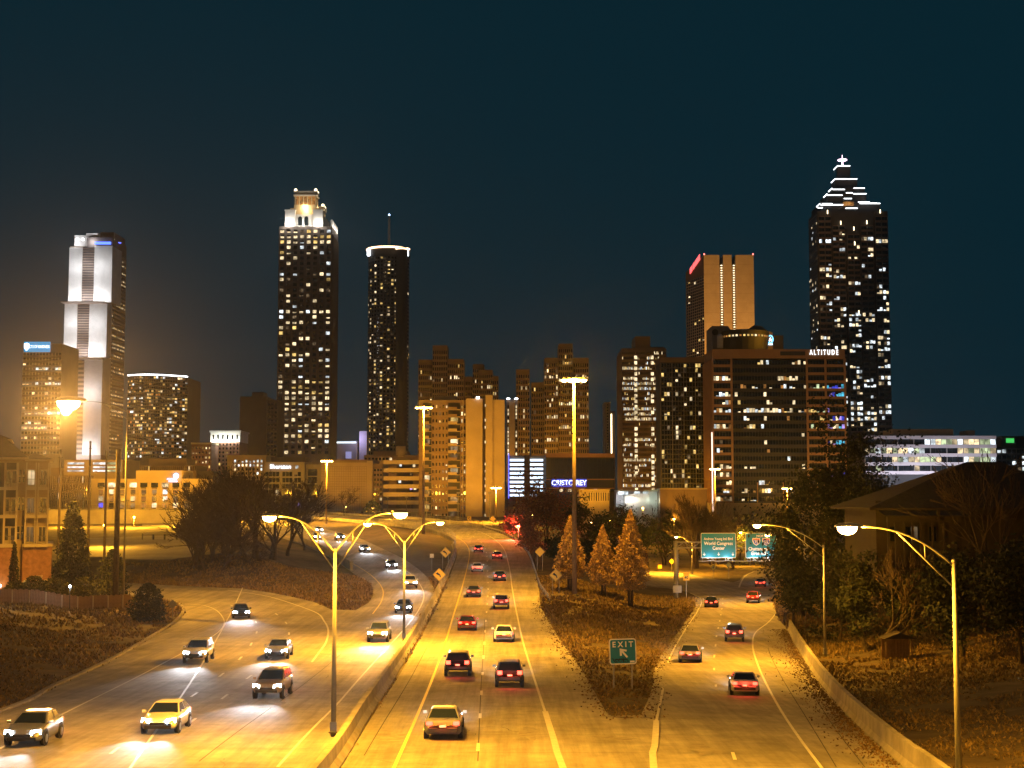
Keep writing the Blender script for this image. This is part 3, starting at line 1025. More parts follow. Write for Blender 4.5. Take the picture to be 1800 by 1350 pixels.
for px, num in ((1327, '75'), (1344, '85')):
    sx_ = gX(px) - gX(1335.5)
    sz_ = gZ(951.5) - gZ(958.5)
    shp = [(0, .52), (.3, .44), (.5, .5), (.55, .1), (.4, -.3), (0, -.56), (-.4, -.3), (-.55, .1), (-.5, .5), (-.3, .44)]
    sh = panel('route_shield', [(a * 1.12, c * 1.12) for a, c in shp][::-1], -0.046, -0.034, tw, b2, (sx_, 0, sz_))
    panel('shield_field', [(a, c) for a, c in [(.5, .22), (.38, -.28), (0, -.5), (-.38, -.28), (-.5, .22)]], -0.052, -0.047, M['sign_blue'], sh, (0, 0, 0))
    panel('shield_crown', [(-.48, .45), (-.28, .4), (0, .47), (.28, .4), (.48, .45), (.5, .25), (-.5, .25)], -0.052, -0.047, M['sign_red'], sh, (0, 0, 0))
    text(num, 0.6, tw, sh, (0, -0.06, -0.1), bold=0.012)
text('Chattanooga', 0.72, tw, b2, (-0.35, -0.045, gZ(964.5) - gZ(958.5)), sx=0.88, bold=0.012)
text('Greenville', 0.72, tw, b2, (-0.3, -0.045, gZ(972.5) - gZ(958.5)), sx=0.88, bold=0.012)
panel('arrow', rot2(arrow_down(0.42), math.radians(135)), -0.05, -0.034, tw, b2, (1.95, 0, gZ(969) - gZ(958.5)))
for px in (1246, 1276, 1322, 1348):
    lt = MB().box(gX(px) - .3, gX(px) + .3, -1.75, -1.45, gZ(985), gZ(985) + 0.16).build('sign_light', M['housing'], gan)
    lamp('bulb', gan, (gX(px), -1.75, gZ(984) + 0.25), 110, (0.9, 0.97, 1.0), 0.1)
MB().box(-0.55, 0.75, -0.5, -0.44, 0.9, 2.0).box(0.1, 0.2, -0.46, -0.36, -0.2, 2.6).build('panel_back', M['sign_back'], gan)
pl = panel('speed_plate', rrect(1.0, 1.25, 0.06), -0.02, 0.02, M['sign_yellow'], gan, (1.5, -0.5, 6.8 * 0.5))
text('40', 0.6, M['sign_black'], pl, (0, -0.035, -0.2), bold=0.015)
MB().box(1.44, 1.56, -0.47, -0.4, -0.6, 3.6).build('plate_post', M['galv'], gan)

# EXIT sign on the gore
eb = ghit(1095, 1212)
ed = eb.y
es = thing('exit_sign', 'green EXIT sign with arrow and graffiti on two posts in the grass wedge', 'road sign', eb, math.radians(1))
k = ed / FPX
ez = zat(1145, ed) - eb.z
eo = thing_tilt = bpy.data.objects.new('sign_carrier', None)
bpy.data.objects.remove(eo)
ex = board(es, 0, ez, 47 * k, 44 * k, -0.06)
ex.rotation_euler = (0, math.radians(-1.6), 0)
text('E X I T', 0.5, tw, ex, (0, -0.05, 0.45), sx=0.95, bold=0.012)
panel('arrow', rot2(arrow_down(0.4), math.radians(-140)), -0.05, -0.035, tw, ex, (0.05, 0, -0.1))
gr = MB()
rng = random.Random(5)
for i, seq in enumerate(([(-.7, -.4), (-.62, -.55), (-.5, -.7), (-.42, -.62)], [(-.4, -.45), (-.5, -.58), (-.4, -.7), (-.28, -.58), (-.36, -.46)], [(-.2, -.42), (-.28, -.56), (-.17, -.7), (-.05, -.55), (-.14, -.42)],
                         [(0, -.38), (.02, -.72)], [(.18, -.4), (.02, -.56), (.22, -.72)], [(.25, -.5), (.33, -.6), (.3, -.7)], [(-.55, -.5), (.25, -.52)])):
    gr.tube([(x, -0.045, z) for x, z in seq], 0.028, 5)
gr.build('graffiti', M['sign_black'], ex)
MB().cbox((.6, -.045, -.66), (.3, .01, .12)).build('sticker', M['sign_white'], ex)
for px in (1079, 1111):
    x = (px - 1095) * k
    MB().box(x - .05, x + .05, -.03, .05, -.5, ez + .55).build('post', M['galv'], es)

def curve_arrow(flip=1):
    mb = MB()
    pts = []
    for i in range(9):
        q = math.radians(90 * i / 8)
        pts.append((0.12 - 0.26 * (1 - math.cos(q)), -0.28 + 0.38 * math.sin(q)))
    poly = [(x - .06 - .02 * i / 8, z) for i, (x, z) in enumerate(pts)]
    L_, R_ = [], []
    for i, (x, z) in enumerate(pts):
        a = pts[min(i + 1, 8)]; c = pts[max(i - 1, 0)]
        tx, tz = a[0] - c[0], a[1] - c[1]
        l = math.hypot(tx, tz)
        L_.append((x - tz / l * .06, z + tx / l * .06)); R_.append((x + tz / l * .06, z - tx / l * .06))
    e = pts[-1]
    head = [(e[0], e[1] + .17), (e[0] - .24, e[1] + .02), (e[0], e[1] - .15)]
    return [(flip * x, z) for x, z in (R_ + [head[2], head[1], head[0]] + L_[::-1])]
def diamond(base, zc, side, label, posts=1, arrow=None, shape='diamond', material='sign_yellow', rz_=0.0, back=False):
    root = thing('warning_sign', label, 'road sign', base, rz_, 'warning signs along the roads')
    h = zc - base.z
    r = side / math.sqrt(2)
    s0 = rrect(side, side, side * 0.07)
    if shape == 'diamond':
        s0 = rot2(s0, math.pi / 4)
    y0 = -0.05
    pn = panel('sign_plate', s0, y0, y0 + 0.03, M['sign_back'] if back else M[material], root, (0, 0, h))
    if not back:
        rim = [(a * 0.9, c * 0.9) for a, c in s0]
        vs = MB()
        n = len(s0)
        s1 = [(a * 0.94, c * 0.94) for a, c in s0]
        for i in range(n):
            j = (i + 1) % n
            vs.add([(s1[i][0], y0 - .004, s1[i][1]), (s1[j][0], y0 - .004, s1[j][1]), (rim[j][0], y0 - .004, rim[j][1]), (rim[i][0], y0 - .004, rim[i][1])], [(0, 1, 2, 3)])
        vs.build('sign_border', M['sign_black'], pn)
    if arrow:
        panel('arrow', [(a * side, c * side) for a, c in arrow], y0 - .012, y0 - .003, M['sign_black'], pn, (0, 0, 0))
    for x in ((0,) if posts == 1 else (-side * .36, side * .36)):
        MB().box(x - .035, x + .035, -.015, .05, -.4, h + (0 if posts == 1 else -.1) + (side * .4 if shape != 'diamond' else 0.2)).build('post', M['galv'], root)
    return root
def sgn(px, pyb, pyc, wpx, *a, **kw):
    b = ghit(px, pyb)
    s = wpx * b.y / FPX
    if kw.get('shape', 'diamond') == 'diamond':
        s /= math.sqrt(2)
    return diamond(b, zat(pyc, b.y), s, *a, **kw)
sgn(783, 1001, 971, 19, 'yellow diamond sign on two posts beside a small white plate', posts=2, arrow=curve_arrow())
sgn(772, 1036, 1010, 23, 'yellow curve-left diamond sign standing by the median barrier', posts=1, arrow=curve_arrow())
sgn(949, 1003, 970, 18, 'plain yellow diamond sign on two posts behind the guardrail', posts=2)
sgn(977, 1050, 1011, 23, 'yellow curve-left diamond sign on two posts at the guardrail end', posts=2, arrow=curve_arrow())
sgn(759, 1003, 977, 7, 'small white square plate on one post in the verge', shape='square', material='sign_white')
sgn(1160, 1004, 996, 7, 'small yellow square sign at the side road behind the conical trees', shape='square')
sgn(1181, 1005, 987, 9.5, 'small plain yellow diamond sign left of the gantry post')
sgn(1254, 1015, 997, 11, 'small yellow arrow diamond sign below the left green board', arrow=[(a * .8, c * .8) for a, c in arrow_down(.4)])
sgn(1281, 1018, 993, 11, 'small yellow diamond sign below the gap between the green boards')
sgn(303, 1090, 1062, 17, 'brown back of a diamond sign on the left kerb bank', back=True)
sgn(825, 926, 911, 7, 'small yellow chevron square on the flyover edge', shape='square', arrow=[(.25, .35), (-.2, 0), (.25, -.35), (.05, -.35), (-.38, 0), (.05, .35)])
sgn(866, 932, 912, 12, 'yellow diamond sign before the blank orange end wall')

# red flasher where the centre road bends away
fb = ghit(911, 950)
fl_ = thing('red_flasher', 'glowing red warning flasher on a post before the red-leaved trees', 'warning light', fb)
fh = zat(925, fb.y) - fb.z
MB().tube([(0, 0, -.3), (0, 0, fh - .25)], .06, 8).build('post', M['galv'], fl_)
MB().box(-.75, .75, -.1, .25, fh - .28, fh + .28).build('housing', M['dark_steel'], fl_)
for x_ in (-.4, .4):
    MB().lathe([(.28, 0), (.28, .06), (.2, .14)], 14, (x_, -.24, fh), 'y').build('red_lens', emit('flasher_red', (1.0, .12, .05), 30.0) if x_ < 0 else bpy.data.materials['flasher_red'], fl_)
lamp('bulb', fl_, (0, -.6, fh), 16000, (1, .1, .05), .2)
# traffic signals over the side street, and small path lamps by the fence
sg = thing('traffic_signal', 'dark traffic signals hung on a span pole over the side street', 'traffic light', G(250, 330))
hz = zat(945, 330) - sg.location.z
MB().tube([(0, 0, -.3), (0, 0, hz + 1)], .12, 8).build('post', M['dark_steel'], sg)
MB().tube([(0, 0, hz + .8), (8.5, 0, hz + .9)], .05, 6).build('arm', M['dark_steel'], sg)
for x in (2.6, 5.2, 8.0):
    bx_ = MB().box(x - .2, x + .2, -.2, .2, hz - .5, hz + .7).build('signal_head', M['dark_steel'], sg)
    for i in range(3):
        MB().lathe([(.13, 0), (.13, .04)], 10, (x, -.24, hz - .3 + i * .4), 'y').build('signal_lens', M['sign_black'], bx_)
for px, py, lab in ((2, 1030, 'small white path lamp at the left end of the picket fence'), (125, 1031, 'small white path lamp glowing above the middle of the picket fence')):
    bb = G(px, 141 + px * .068)
    pth = thing('path_lamp', lab, 'path lamp', bb, 0, 'white path lamps by the fence')
    h = zat(py, bb.y) - bb.z
    MB().tube([(0, 0, -.2), (0, 0, h - .1)], .035, 7).build('post', M['dark_steel'], pth)
    MB().lathe([(.05, -.12), (.12, 0), (.1, .1), (.03, .15)], 10, (0, 0, h)).build('globe', M['white_lens'], pth, smooth=True)
    lamp('bulb', pth, (0, -.25, h), 120, (.75, .85, 1), .1)
# ------------------------------------------------------------------ buildings
def stone(name, c, rough=0.85, **k):
    return mat(name, c, rough, 0.12, 0.15, 0.0, stain=0.2, **k)
M['b_brown'] = stone('brown_precast', (0.24, 0.17, 0.12))
M['b_tan'] = stone('tan_concrete', (0.4, 0.32, 0.23))
M['b_grey'] = stone('grey_concrete', (0.27, 0.25, 0.23))
M['b_granite'] = stone('dark_granite', (0.13, 0.105, 0.095))
M['b_white'] = stone('white_stone', (0.72, 0.7, 0.68))
M['b_pink'] = stone('pink_granite', (0.42, 0.33, 0.28))
M['b_rust'] = stone('rust_frame', (0.42, 0.24, 0.13))
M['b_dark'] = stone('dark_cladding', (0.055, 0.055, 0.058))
M['b_cream'] = stone('cream_stucco', (0.55, 0.45, 0.3))
M['b_lilac'] = stone('pale_lilac_panels', (0.55, 0.5, 0.52))
M['b_brick'] = stone('red_brick_wall', (0.26, 0.13, 0.09))
M['mullion'] = mat('mullion', (0.09, 0.085, 0.08), 0.5, 0.1, 1, metal=0.3)
M['roofing'] = mat('roofing', (0.05, 0.045, 0.045), 0.95, 0.3, 1.5, 0.2)
m_, nt_, b_ = new_mat('dark_glass')
b_.inputs['Base Color'].default_value = (0.012, 0.018, 0.022, 1)
b_.inputs['Roughness'].default_value = 0.12
b_.inputs['Specular IOR Level'].default_value = 0.8
M['glass'] = m_
LIT = {'w': window_mat('window_warm', (1.0, 0.78, 0.45), 1.5), 'y': window_mat('window_yellow', (1.0, 0.66, 0.2), 1.1), 'c': window_mat('window_cool', (0.85, 0.95, 1.0), 1.5),
       'g': window_mat('window_green', (0.8, 0.95, 0.55), 0.8), 'b': window_mat('window_blue', (0.08, 0.1, 1.0), 1.1), 'a': window_mat('window_aqua', (0.1, 0.6, 0.85), 0.9),
       'o': window_mat('window_amber', (1.0, 0.42, 0.1), 0.5), 'd': window_mat('window_dim', (0.9, 0.62, 0.35), 0.22, 0.9), 'v': window_mat('window_violet', (0.5, 0.35, 1.0), 0.9),
       'B': emit('strip_white', (0.9, 0.95, 1.0), 5.0), 'S': emit('sign_letters', (0.85, 0.93, 1.0), 2.4), 'W': emit('strip_warm', (1.0, 0.8, 0.5), 4.0), 'k': None}
_panes = {}
def pane_mesh(w, h, key):
    k = (round(w, 3), round(h, 3), key)
    if k not in _panes:
        me = MB().box(-w / 2, w / 2, -0.06, 0.06, -h / 2, h / 2).mesh('window')
        me.materials.append(LIT[key] if LIT.get(key) else M['glass'])
        _panes[k] = me
    return _panes[k]
UP = Vector((0, 0, 1))
class Bld:
    def __init__(s, name, label, px0, px1, d, cat='building', group=None, py=700, dz=-1.0, zb=None):
        s.d = d
        s.x0 = xat(px0, d, py)
        s.W = xat(px1, d, py) - s.x0
        s.py = py
        s.zb = (rz(s.x0, d) + dz) if zb is None else zb
        s.root = thing(name, label, cat, (s.x0, d, s.zb), 0, group)
        s.lit, s.dark, s.rng = [], [], random.Random(name + label)
    def X(s, px, y=0.0):
        return xat(px, s.d + y, s.py) - s.x0
    def Z(s, py, y=0.0):
        return zat(py, s.d + y) - s.zb
    def box(s, name, x0, x1, y0, y1, z0, z1, m):
        return MB().box(x0, x1, y0, y1, z0, z1).build(name, M[m] if isinstance(m, str) else m, s.root)
    def part(s, name, mb, m, parent=None, smooth=False):
        return mb.build(name, M[m] if isinstance(m, str) else m, parent or s.root, smooth=smooth)
    def facade(s, o, dirx, W, Hh, cols, rows, wf=0.6, hf=0.55, lit=0.2, pal='wwyc', pier='b_brown', pproud=0.3, sproud=0.18, spandrel=None, runs=False, skip=None, frame=True, split=1, rowlit=None, zshift=0.5):
        o, dx = Vector(o), Vector(dirx).normalized()
        out = dx.cross(UP)
        cw, rh = W / cols, Hh / rows
        ww, wh = cw * wf, rh * hf
        ang = math.atan2(dx.y, dx.x)
        for r in range(rows):                      # r = 0 is the top row
            p = rowlit[r % len(rowlit)] if rowlit else lit
            on = False
            for c in range(cols):
                if skip and skip(r, c):
                    continue
                if runs:
                    on = s.rng.random() < (p + (0.55 if on else 0.0) * min(1, p * 3))
                else:
                    on = s.rng.random() < p
                z = o.z + Hh - rh * (r + 1) + rh * zshift
                for q in range(split):
                    x = cw * (c + 0.5) + (q - (split - 1) / 2) * ww / split
                    pos = o + dx * x + out * 0.02
                    pos.z = z
                    key = s.rng.choice(pal) if on else 'k'
                    if on and split > 1 and s.rng.random() < 0.25:
                        key = 'k'
                    hh_ = wh
                    if on and s.rng.random() < .4:          # blinds part drawn
                        hh_ = round(wh * s.rng.choice((.4, .6, .8)), 3)
                        pos.z -= (wh - hh_) / 2
                        s.dark.append((pos + UP * (wh / 2), ang, ww / split * .94, wh - hh_, 'k')) if wh > 2.2 else None
                    (s.lit if key != 'k' else s.dark).append((pos, ang, ww / split * (0.94 if split > 1 else 1), hh_, key))
        if frame:
            mb = MB()
            pw = cw - ww
            if pw > 0.05 and pproud > 0:
                for c in range(cols + 1):
                    a, b_ = c * cw - pw / 2, c * cw + pw / 2
                    a, b_ = max(a, 0.0), min(b_, W)
                    mb.obox(o + dx * a + out * 0.002, dx * (b_ - a), out * pproud, UP * Hh)
            if mb.v:
                tag(s.part('pier', mb, pier), kind='stuff')
            mb = MB()
            sh = rh - wh
            if sh > 0.05 and sproud > 0:
                for r in range(rows + 1):
                    zc = rh * r - rh * (zshift - 0.5)
                    a, b_ = max(0, zc - sh / 2), min(Hh, zc + sh / 2)
                    if b_ - a > 0.02:
                        mb.obox(o + out * 0.001 + UP * a, dx * W, out * sproud, UP * (b_ - a))
            if mb.v:
                tag(s.part('spandrel', mb, spandrel or pier), kind='stuff')
    def F(s, x0, x1, z0, z1, cols, rows, y=0.0, **k):
        s.facade((x0, y, z0), (1, 0, 0), x1 - x0, z1 - z0, cols, rows, **k)
    def R(s, D, z0, z1, cols, rows, x=None, y=0.0, **k):
        s.facade((s.W if x is None else x, y, z0), (0, 1, 0), D, z1 - z0, cols, rows, **k)
    def L(s, D, z0, z1, cols, rows, x=0.0, y=0.0, **k):
        s.facade((x, y + D, z0), (0, -1, 0), D, z1 - z0, cols, rows, **k)
    def flood(s, watts, y=-45.0, z=18.0, n=2, col=None, spread=1.0, ang=105):  # poles and lamps added in front to light an otherwise dark facade
        for i in range(n):
            x = s.W * (0.5 + spread * ((i + .5) / n - .5))
            p = MB().tube([(x, y, 0), (x, y, z)], .12, 6).box(x - .5, x + .5, y - .3, y + .3, z, z + .5).build('added_flood_pole', M['housing'], s.root)
            v = Vector((s.W * .5 - x, -y, max(20.0, -y * .8)))
            q = v.to_track_quat('-Z', 'Y').to_euler()
            lamp('flood_bulb', s.root, (x, y + .8, z + .3), watts, col or SODIUM, .4, 'SPOT', q, math.radians(ang), .5)
    def done(s, cap=290):
        allw = s.lit + s.dark
        for pos, ang, w, h, key in allw[:cap]:
            link('window', pane_mesh(w, h, key), None, s.root, pos, (0, 0, ang))
        rest = {}
        for it in allw[cap:]:
            rest.setdefault(it[4], []).append(it)
        if rest:
            mb, mi, mats = MB(), [], []
            for key, items in rest.items():
                mats.append(LIT[key] if LIT.get(key) else M['glass'])
                for pos, ang, w, h, _ in items:
                    dx = Vector((math.cos(ang), math.sin(ang), 0)); out = dx.cross(UP)
                    mb.obox(pos - dx * w / 2 - out * .06 - UP * h / 2, dx * w, out * .12, UP * h)
                    mi += [len(mats) - 1] * 6
            me = mb.mesh('window_field')
            for m in mats:
                me.materials.append(m)
            me.polygons.foreach_set('material_index', mi)
            tag(link('window_field', me, None, s.root), kind='stuff')
        return s.root
def spot_up(parent, loc, watts, col, size=110, tilt=0.0, radius=0.3):
    """floodlight on a ledge, aimed up (and tilted back towards +y)"""
    return lamp('flood_bulb', parent, loc, watts, col, radius, 'SPOT', (math.pi - tilt, 0, 0), math.radians(size), 0.6)
def flood_box(B, x, y, z):
    MB().box(x - .5, x + .5, y - .3, y + .3, z, z + .35).build('floodlight', M['housing'], B.root)

# --- stepped white tower with louvred centre strips (left)
B = Bld('stepped_tower', 'tall stepped tower with floodlit white fins and louvred strips, dark right flank', 104, 217, 1140, py=600)
xR = B.W
def tier(pa, pb, pt, pbm, y0):
    xa, xb = B.X(pa, y0), B.X(pb, y0)
    z0, z1 = B.Z(pbm, y0), B.Z(pt, y0)
    w = xb - xa
    B.box('tier_core', xa + 0.3, xb - 0.3, y0 + 1.2, y0 + 30, z0, z1 - 0.5, 'b_pink')
    B.box('white_fin', xa, xa + w * 0.30, y0, y0 + 28, z0, z1 - 1.5, 'b_white')
    B.box('white_fin', xa + w * 0.585, xb, y0 + .02, y0 + 28, z0, z1, 'b_white')
    n = 22
    for i in range(n):
        z = z0 + (z1 - z0) * (i + 0.5) / n
        B.box('louvre', xa + w * 0.315, xa + w * 0.57, y0 + 0.4, y0 + 1.3, z - (z1 - z0) / n * .28, z + (z1 - z0) / n * .22, 'b_granite')
    for i in range(6):
        flood_box(B, xa + w * (0.06 + 0.17 * i), y0 - 7, z0 + .2)
    for fx in (.14, .45, .78):
        lamp('flood_bulb', B.root, (xa + w * fx, y0 - 9, z0 + 3.0), 6000, (0.96, 0.97, 1.0), .4)
        lamp('flood_bulb', B.root, (xa + w * fx, y0 - 11, z0 + (z1 - z0) * .62), 4200, (0.96, 0.97, 1.0), .4)
    return xa, xb
xR = B.X(195.5, 24)
B.box('wall', B.X(150, 24), xR, 22, 64, 0, B.Z(418, 24), 'b_granite')
B.box('tier_base', B.X(104) - .2, B.X(182), -1, 40, 0, B.Z(800), 'b_pink')
tier(104, 181, 628, 800, 0)
B.box('ledge', B.X(104) - .5, B.X(182), -9, 2, B.Z(630) - 1.0, B.Z(630), 'b_pink')
tier(112, 187, 531, 628, 10)
B.box('ledge', B.X(112, 10) - .5, B.X(187, 10), 1.5, 12, B.Z(532, 10) - 1.0, B.Z(532, 10), 'b_pink')
tier(118, 194, 432, 531, 20)
B.box('crown_block', B.X(125, 24), B.X(147, 24), 26, 40, B.Z(432, 24), B.Z(413, 24), 'b_white')
B.box('crown_block', B.X(147, 24), B.X(169, 24), 24, 40, B.Z(432, 24), B.Z(410, 24), 'b_white')
B.box('crown_block', B.X(170, 24), xR - .2, 27, 60, B.Z(432, 24), B.Z(407, 24), 'b_granite')
B.box('blue_light_band', B.X(164, 22), B.X(192, 22), 19.4, 21, B.Z(430, 22), B.Z(426, 22), emit('blue_band', (0.1, 0.2, 1.0), 2.5))
for px in (130, 140, 172, 193):
    MB().lathe([(1.2, 0), (1.2, .4)], 10, (B.X(px, 24), 25.8 if px < 160 else 26.8, B.Z(420, 24)), 'y').build('flood_lens', LIT['B'], B.root)
for x in (128, 158):
    lamp('flood_bulb', B.root, (B.X(x, 20), 19, B.Z(425, 20)), 3500, (.96, .97, 1), .4)
MB().lathe([(2.2, 0), (1.6, .3)], 4, (xR + .3, 40, B.Z(421, 24))).build('blue_emblem', emit('blue_emblem', (0.1, 0.15, 1.0), 3.0), B.root)
B.R(40, B.Z(800), B.Z(432), 13, 52, x=xR, y=23.5, wf=.7, hf=.42, rowlit=[.02, .1, .5, .1, .5, .05, .35, .45, .02, .3, .02, 0, .25, .35, 0, .02, .02], pal='wwwyd', runs=True, pier='b_granite')
B.done()

# --- office slab with the blue sign
B = Bld('sign_office', 'dark office slab with a bright blue ACTS OF KINDNESS sign on its roof edge', 40, 108, 900, py=650)
z1 = B.Z(604)
B.box('wall', 0, B.W, 0, 35, 0, z1, 'b_grey')
B.F(0, B.W, B.Z(800), B.Z(618), 12, 21, wf=.86, hf=.5, rowlit=[0, 0, .12, .55, 0, .2, .5, .02, .1], pal='wcwd', runs=True, pier='b_grey')
sgnb = MB().box(B.X(42), B.X(88), -1.2, -.5, B.Z(619), B.Z(601)).build('sign_panel', emit('sign_blue_light', (0.0, 0.36, 0.75), .75), B.root)
text('ACTS OF KINDNESS', 2.6, LIT['S'], B.root, (B.X(68), -1.3, B.Z(610)), sx=.6, bold=.02)
MB().slab([(0, 2.4), (1.5, 1.9), (1.4, -.8), (0, -2.4), (-1.4, -.8), (-1.5, 1.9)][::-1], -1.4, -1.25).build('sign_shield', LIT['B'], B.root, loc=(B.X(47), 0, B.Z(610)))
B.flood(20000, -30, 18, 1)
B.done()

# --- rounded glass tower with bright roof line
B = Bld('round_office', 'curved glass office tower with a bright white roof line, golden reflections', 219, 319, 980, py=700)
n = 14
pts = []
for i in range(n + 1):
    t = i / n
    x = B.W * t
    y = 26 * (1 - math.sin(math.pi * (0.25 + 0.65 * t)))
    pts.append(Vector((x, y, 0)))
zt = B.Z(660)
mb = MB()
poly = [(p.x, p.y) for p in pts] + [(B.W, 60), (0, 60)]
mb.prism(poly, 0, zt)
B.part('wall', mb, 'b_granite')
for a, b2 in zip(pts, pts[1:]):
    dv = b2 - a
    B.facade((a.x, a.y, B.Z(805)), dv, dv.length, zt - B.Z(805), 2, 24, wf=.88, hf=.6, rowlit=[.25, .3, .35, .2, .55, .3, .6, .35, .3], pal='yywdoc', pier='mullion', pproud=.12, sproud=.1)  # lit rooms; yellow and amber glow also stands in for the golden reflections
mb = MB()
for a, b2 in zip(pts, pts[1:]):
    mb.tube([(a.x, a.y - .5, zt + .6), (b2.x, b2.y - .5, zt + .6)], .45, 5)
B.part('roof_light', mb, LIT['B'])
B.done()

# --- old masonry pair with lit cornice
B = Bld('old_masonry_block', 'old brick block with a white floodlit top storey between low roofs', 371, 421, 820, py=780)
B.box('wall', 0, B.W, 0, 25, 0, B.Z(777), 'b_brick')
B.box('top_storey', -.3, B.W + .3, -.3, 25, B.Z(777), B.Z(760), 'b_white')
B.box('cornice', -.9, B.W + .9, -.9, 26, B.Z(760), B.Z(757), 'b_white')
B.F(0, B.W, B.Z(840), B.Z(778), 8, 9, wf=.45, hf=.55, lit=.12, pal='wyd', pier='b_brick')
B.F(0, B.W, B.Z(776), B.Z(761), 6, 1, wf=.35, hf=.5, lit=0, frame=False, y=-.32)
for i in range(4):
    flood_box(B, B.W * (i + .5) / 4, -2.4, B.Z(778))
    lamp('flood_bulb', B.root, (B.W * (i + .5) / 4, -3, B.Z(777) + .6), 1500, (.95, 1.0, .85), .2)
B.done()
B = Bld('brick_hotel', 'narrow brick block with pairs of small lit windows beside the floodlit one', 337, 371, 800, py=800)
B.box('wall', 0, B.W, 0, 25, 0, B.Z(781), 'b_brick')
B.box('cornice', -.5, B.W + .3, -.5, 26, B.Z(781), B.Z(778), 'b_cream')
B.F(0, B.W, B.Z(850), B.Z(783), 6, 8, wf=.4, hf=.5, lit=.42, pal='wwy', pier='b_brick')
B.flood(9000, -22, 12, 1)
B.done()

# --- plain dark tower
B = Bld('dark_slab_tower', 'unlit dark slab tower left of the crowned skyscraper', 421, 486, 960, py=750)
B.box('wall', 0, B.X(468), 0, 34, 0, B.Z(697), 'b_granite')
B.box('wing', B.X(468), B.W, 3, 30, 0, B.Z(703), 'b_granite')
B.F(B.X(468), B.W, B.Z(810), B.Z(706), 3, 14, y=3, wf=.7, hf=.5, lit=.05, pal='cd', pier='b_granite')
B.box('penthouse', B.X(440), B.X(460), 5, 20, B.Z(697), B.Z(688), 'b_granite')
B.done()

# --- crowned skyscraper
B = Bld('crowned_skyscraper', 'granite skyscraper with a floodlit twin-pavilion crown and rows of lit windows', 488, 582, 1120, py=600)
zt = B.Z(398)
B.box('wall', 0, B.W, 0, 40, 0, zt, 'b_granite')
rl = [.8, .75, .85, .3, .35, .25, .35, .25, .7, .15, .12, .6, .3, .3, .12, .85, .5, .4, .1, .35, .15, .3, .25, .45, .6, .25, .1, .3, .85, .75, .9, .85, .85, .85, .45, .55, .75, .6, .45, .7, .2, .3]
B.F(0, B.W, B.Z(800), B.Z(402), 8, 42, wf=.58, hf=.58, rowlit=rl, pal='wwwwcyd', pier='b_granite', pproud=.9, sproud=.35, split=1)
B.R(38, B.Z(800), B.Z(412), 8, 41, y=1, wf=.55, hf=.55, rowlit=[.3, .5, .2, .15, .4, .1], pal='wwyd', pier='b_granite', pproud=.6)
# crown
cx0, cx1 = B.X(497), B.X(566)
B.box('crown_storey', cx0, cx1, 2, 38, zt, B.Z(376), 'b_white')
for a, b2 in ((498, 516), (548, 565)):
    B.box('corner_bastion', B.X(a), B.X(b2), .6, 12, zt, B.Z(370), 'b_white')
    B.box('bastion_cap', B.X(a) - .4, B.X(b2) + .4, .2, 12.4, B.Z(370), B.Z(368), 'b_white')
for a in (521, 532):
    mb = MB()
    w = B.X(a + 7) - B.X(a)
    z0, z1 = zt + .8, B.Z(383)
    poly = [(B.X(a), z0), (B.X(a) + w, z0)] + [(B.X(a) + w / 2 + w / 2 * math.cos(q), z1 + w * .5 * math.sin(q)) for q in np.linspace(0, math.pi, 8)]
    mb.slab(poly, 1.7, 1.95)
    B.part('arched_window', mb, 'glass')
B.box('crown_roof', B.X(506), B.X(560), 4, 34, B.Z(376), B.Z(364), 'b_cream')
def pavilion(pa, pb, pt, pbm, y0, y1):
    xa, xb = B.X(pa, y0), B.X(pb, y0)
    z0, z1 = B.Z(pbm), B.Z(pt)
    h = z1 - z0
    B.box('pavilion_base', xa, xb, y0, y1, z0, z0 + h * .2, 'b_cream')
    B.box('pavilion_core', xa + 1.6, xb - 1.6, y0 + 1.6, y1 - 1.6, z0 + h * .2, z0 + h * .72, LIT['o'])
    k = 6
    for i in range(k):
        x = xa + .5 + (xb - xa - 1.6) * i / (k - 1)
        for y in (y0 + .3, y1 - .9):
            B.box('column', x, x + .6, y, y + .6, z0 + h * .2, z0 + h * .72, 'b_cream')
    for i in range(4):
        y = y0 + 1.2 + (y1 - y0 - 3.0) * i / 3
        B.box('column', xb - .9, xb - .3, y, y + .6, z0 + h * .2, z0 + h * .72, 'b_cream')
    B.box('entablature', xa - .5, xb + .5, y0 - .5, y1 + .5, z0 + h * .72, z0 + h * .8, 'b_white')
    B.box('attic', xa + .3, xb - .3, y0 + .3, y1 - .3, z0 + h * .8, z0 + h * .92, 'b_cream')
    B.box('attic_cornice', xa - .4, xb + .4, y0 - .4, y1 + .4, z0 + h * .92, z1, 'b_white')
    for x in (xa + 1, xb - 1):
        for y in (y0 + 1, y1 - 1):
            MB().lathe([(.9, 0), (1.3, .9), (.9, 1.9), (.2, 2.3)], 8, (x, y, z1)).build('urn', LIT['W'], B.root, smooth=True)
    lamp('flood_bulb', B.root, ((xa + xb) / 2, y0 - 2.5, z0 + 1), 4200, (1, .72, .38), .3)
    lamp('flood_bulb', B.root, (xb + 2.5, (y0 + y1) / 2, z0 + 1), 2600, (1, .72, .38), .3)
pavilion(514, 554, 334, 364, 4, 16)
pavilion(533, 567, 352, 376, 24, 36)
for px, w in ((504, 6000), (558, 6000), (530, 3500)):
    flood_box(B, B.X(px), -2.2, zt)
    lamp('flood_bulb', B.root, (B.X(px), -3.2, zt + 1.6), w, (1, .93, .8), .3)
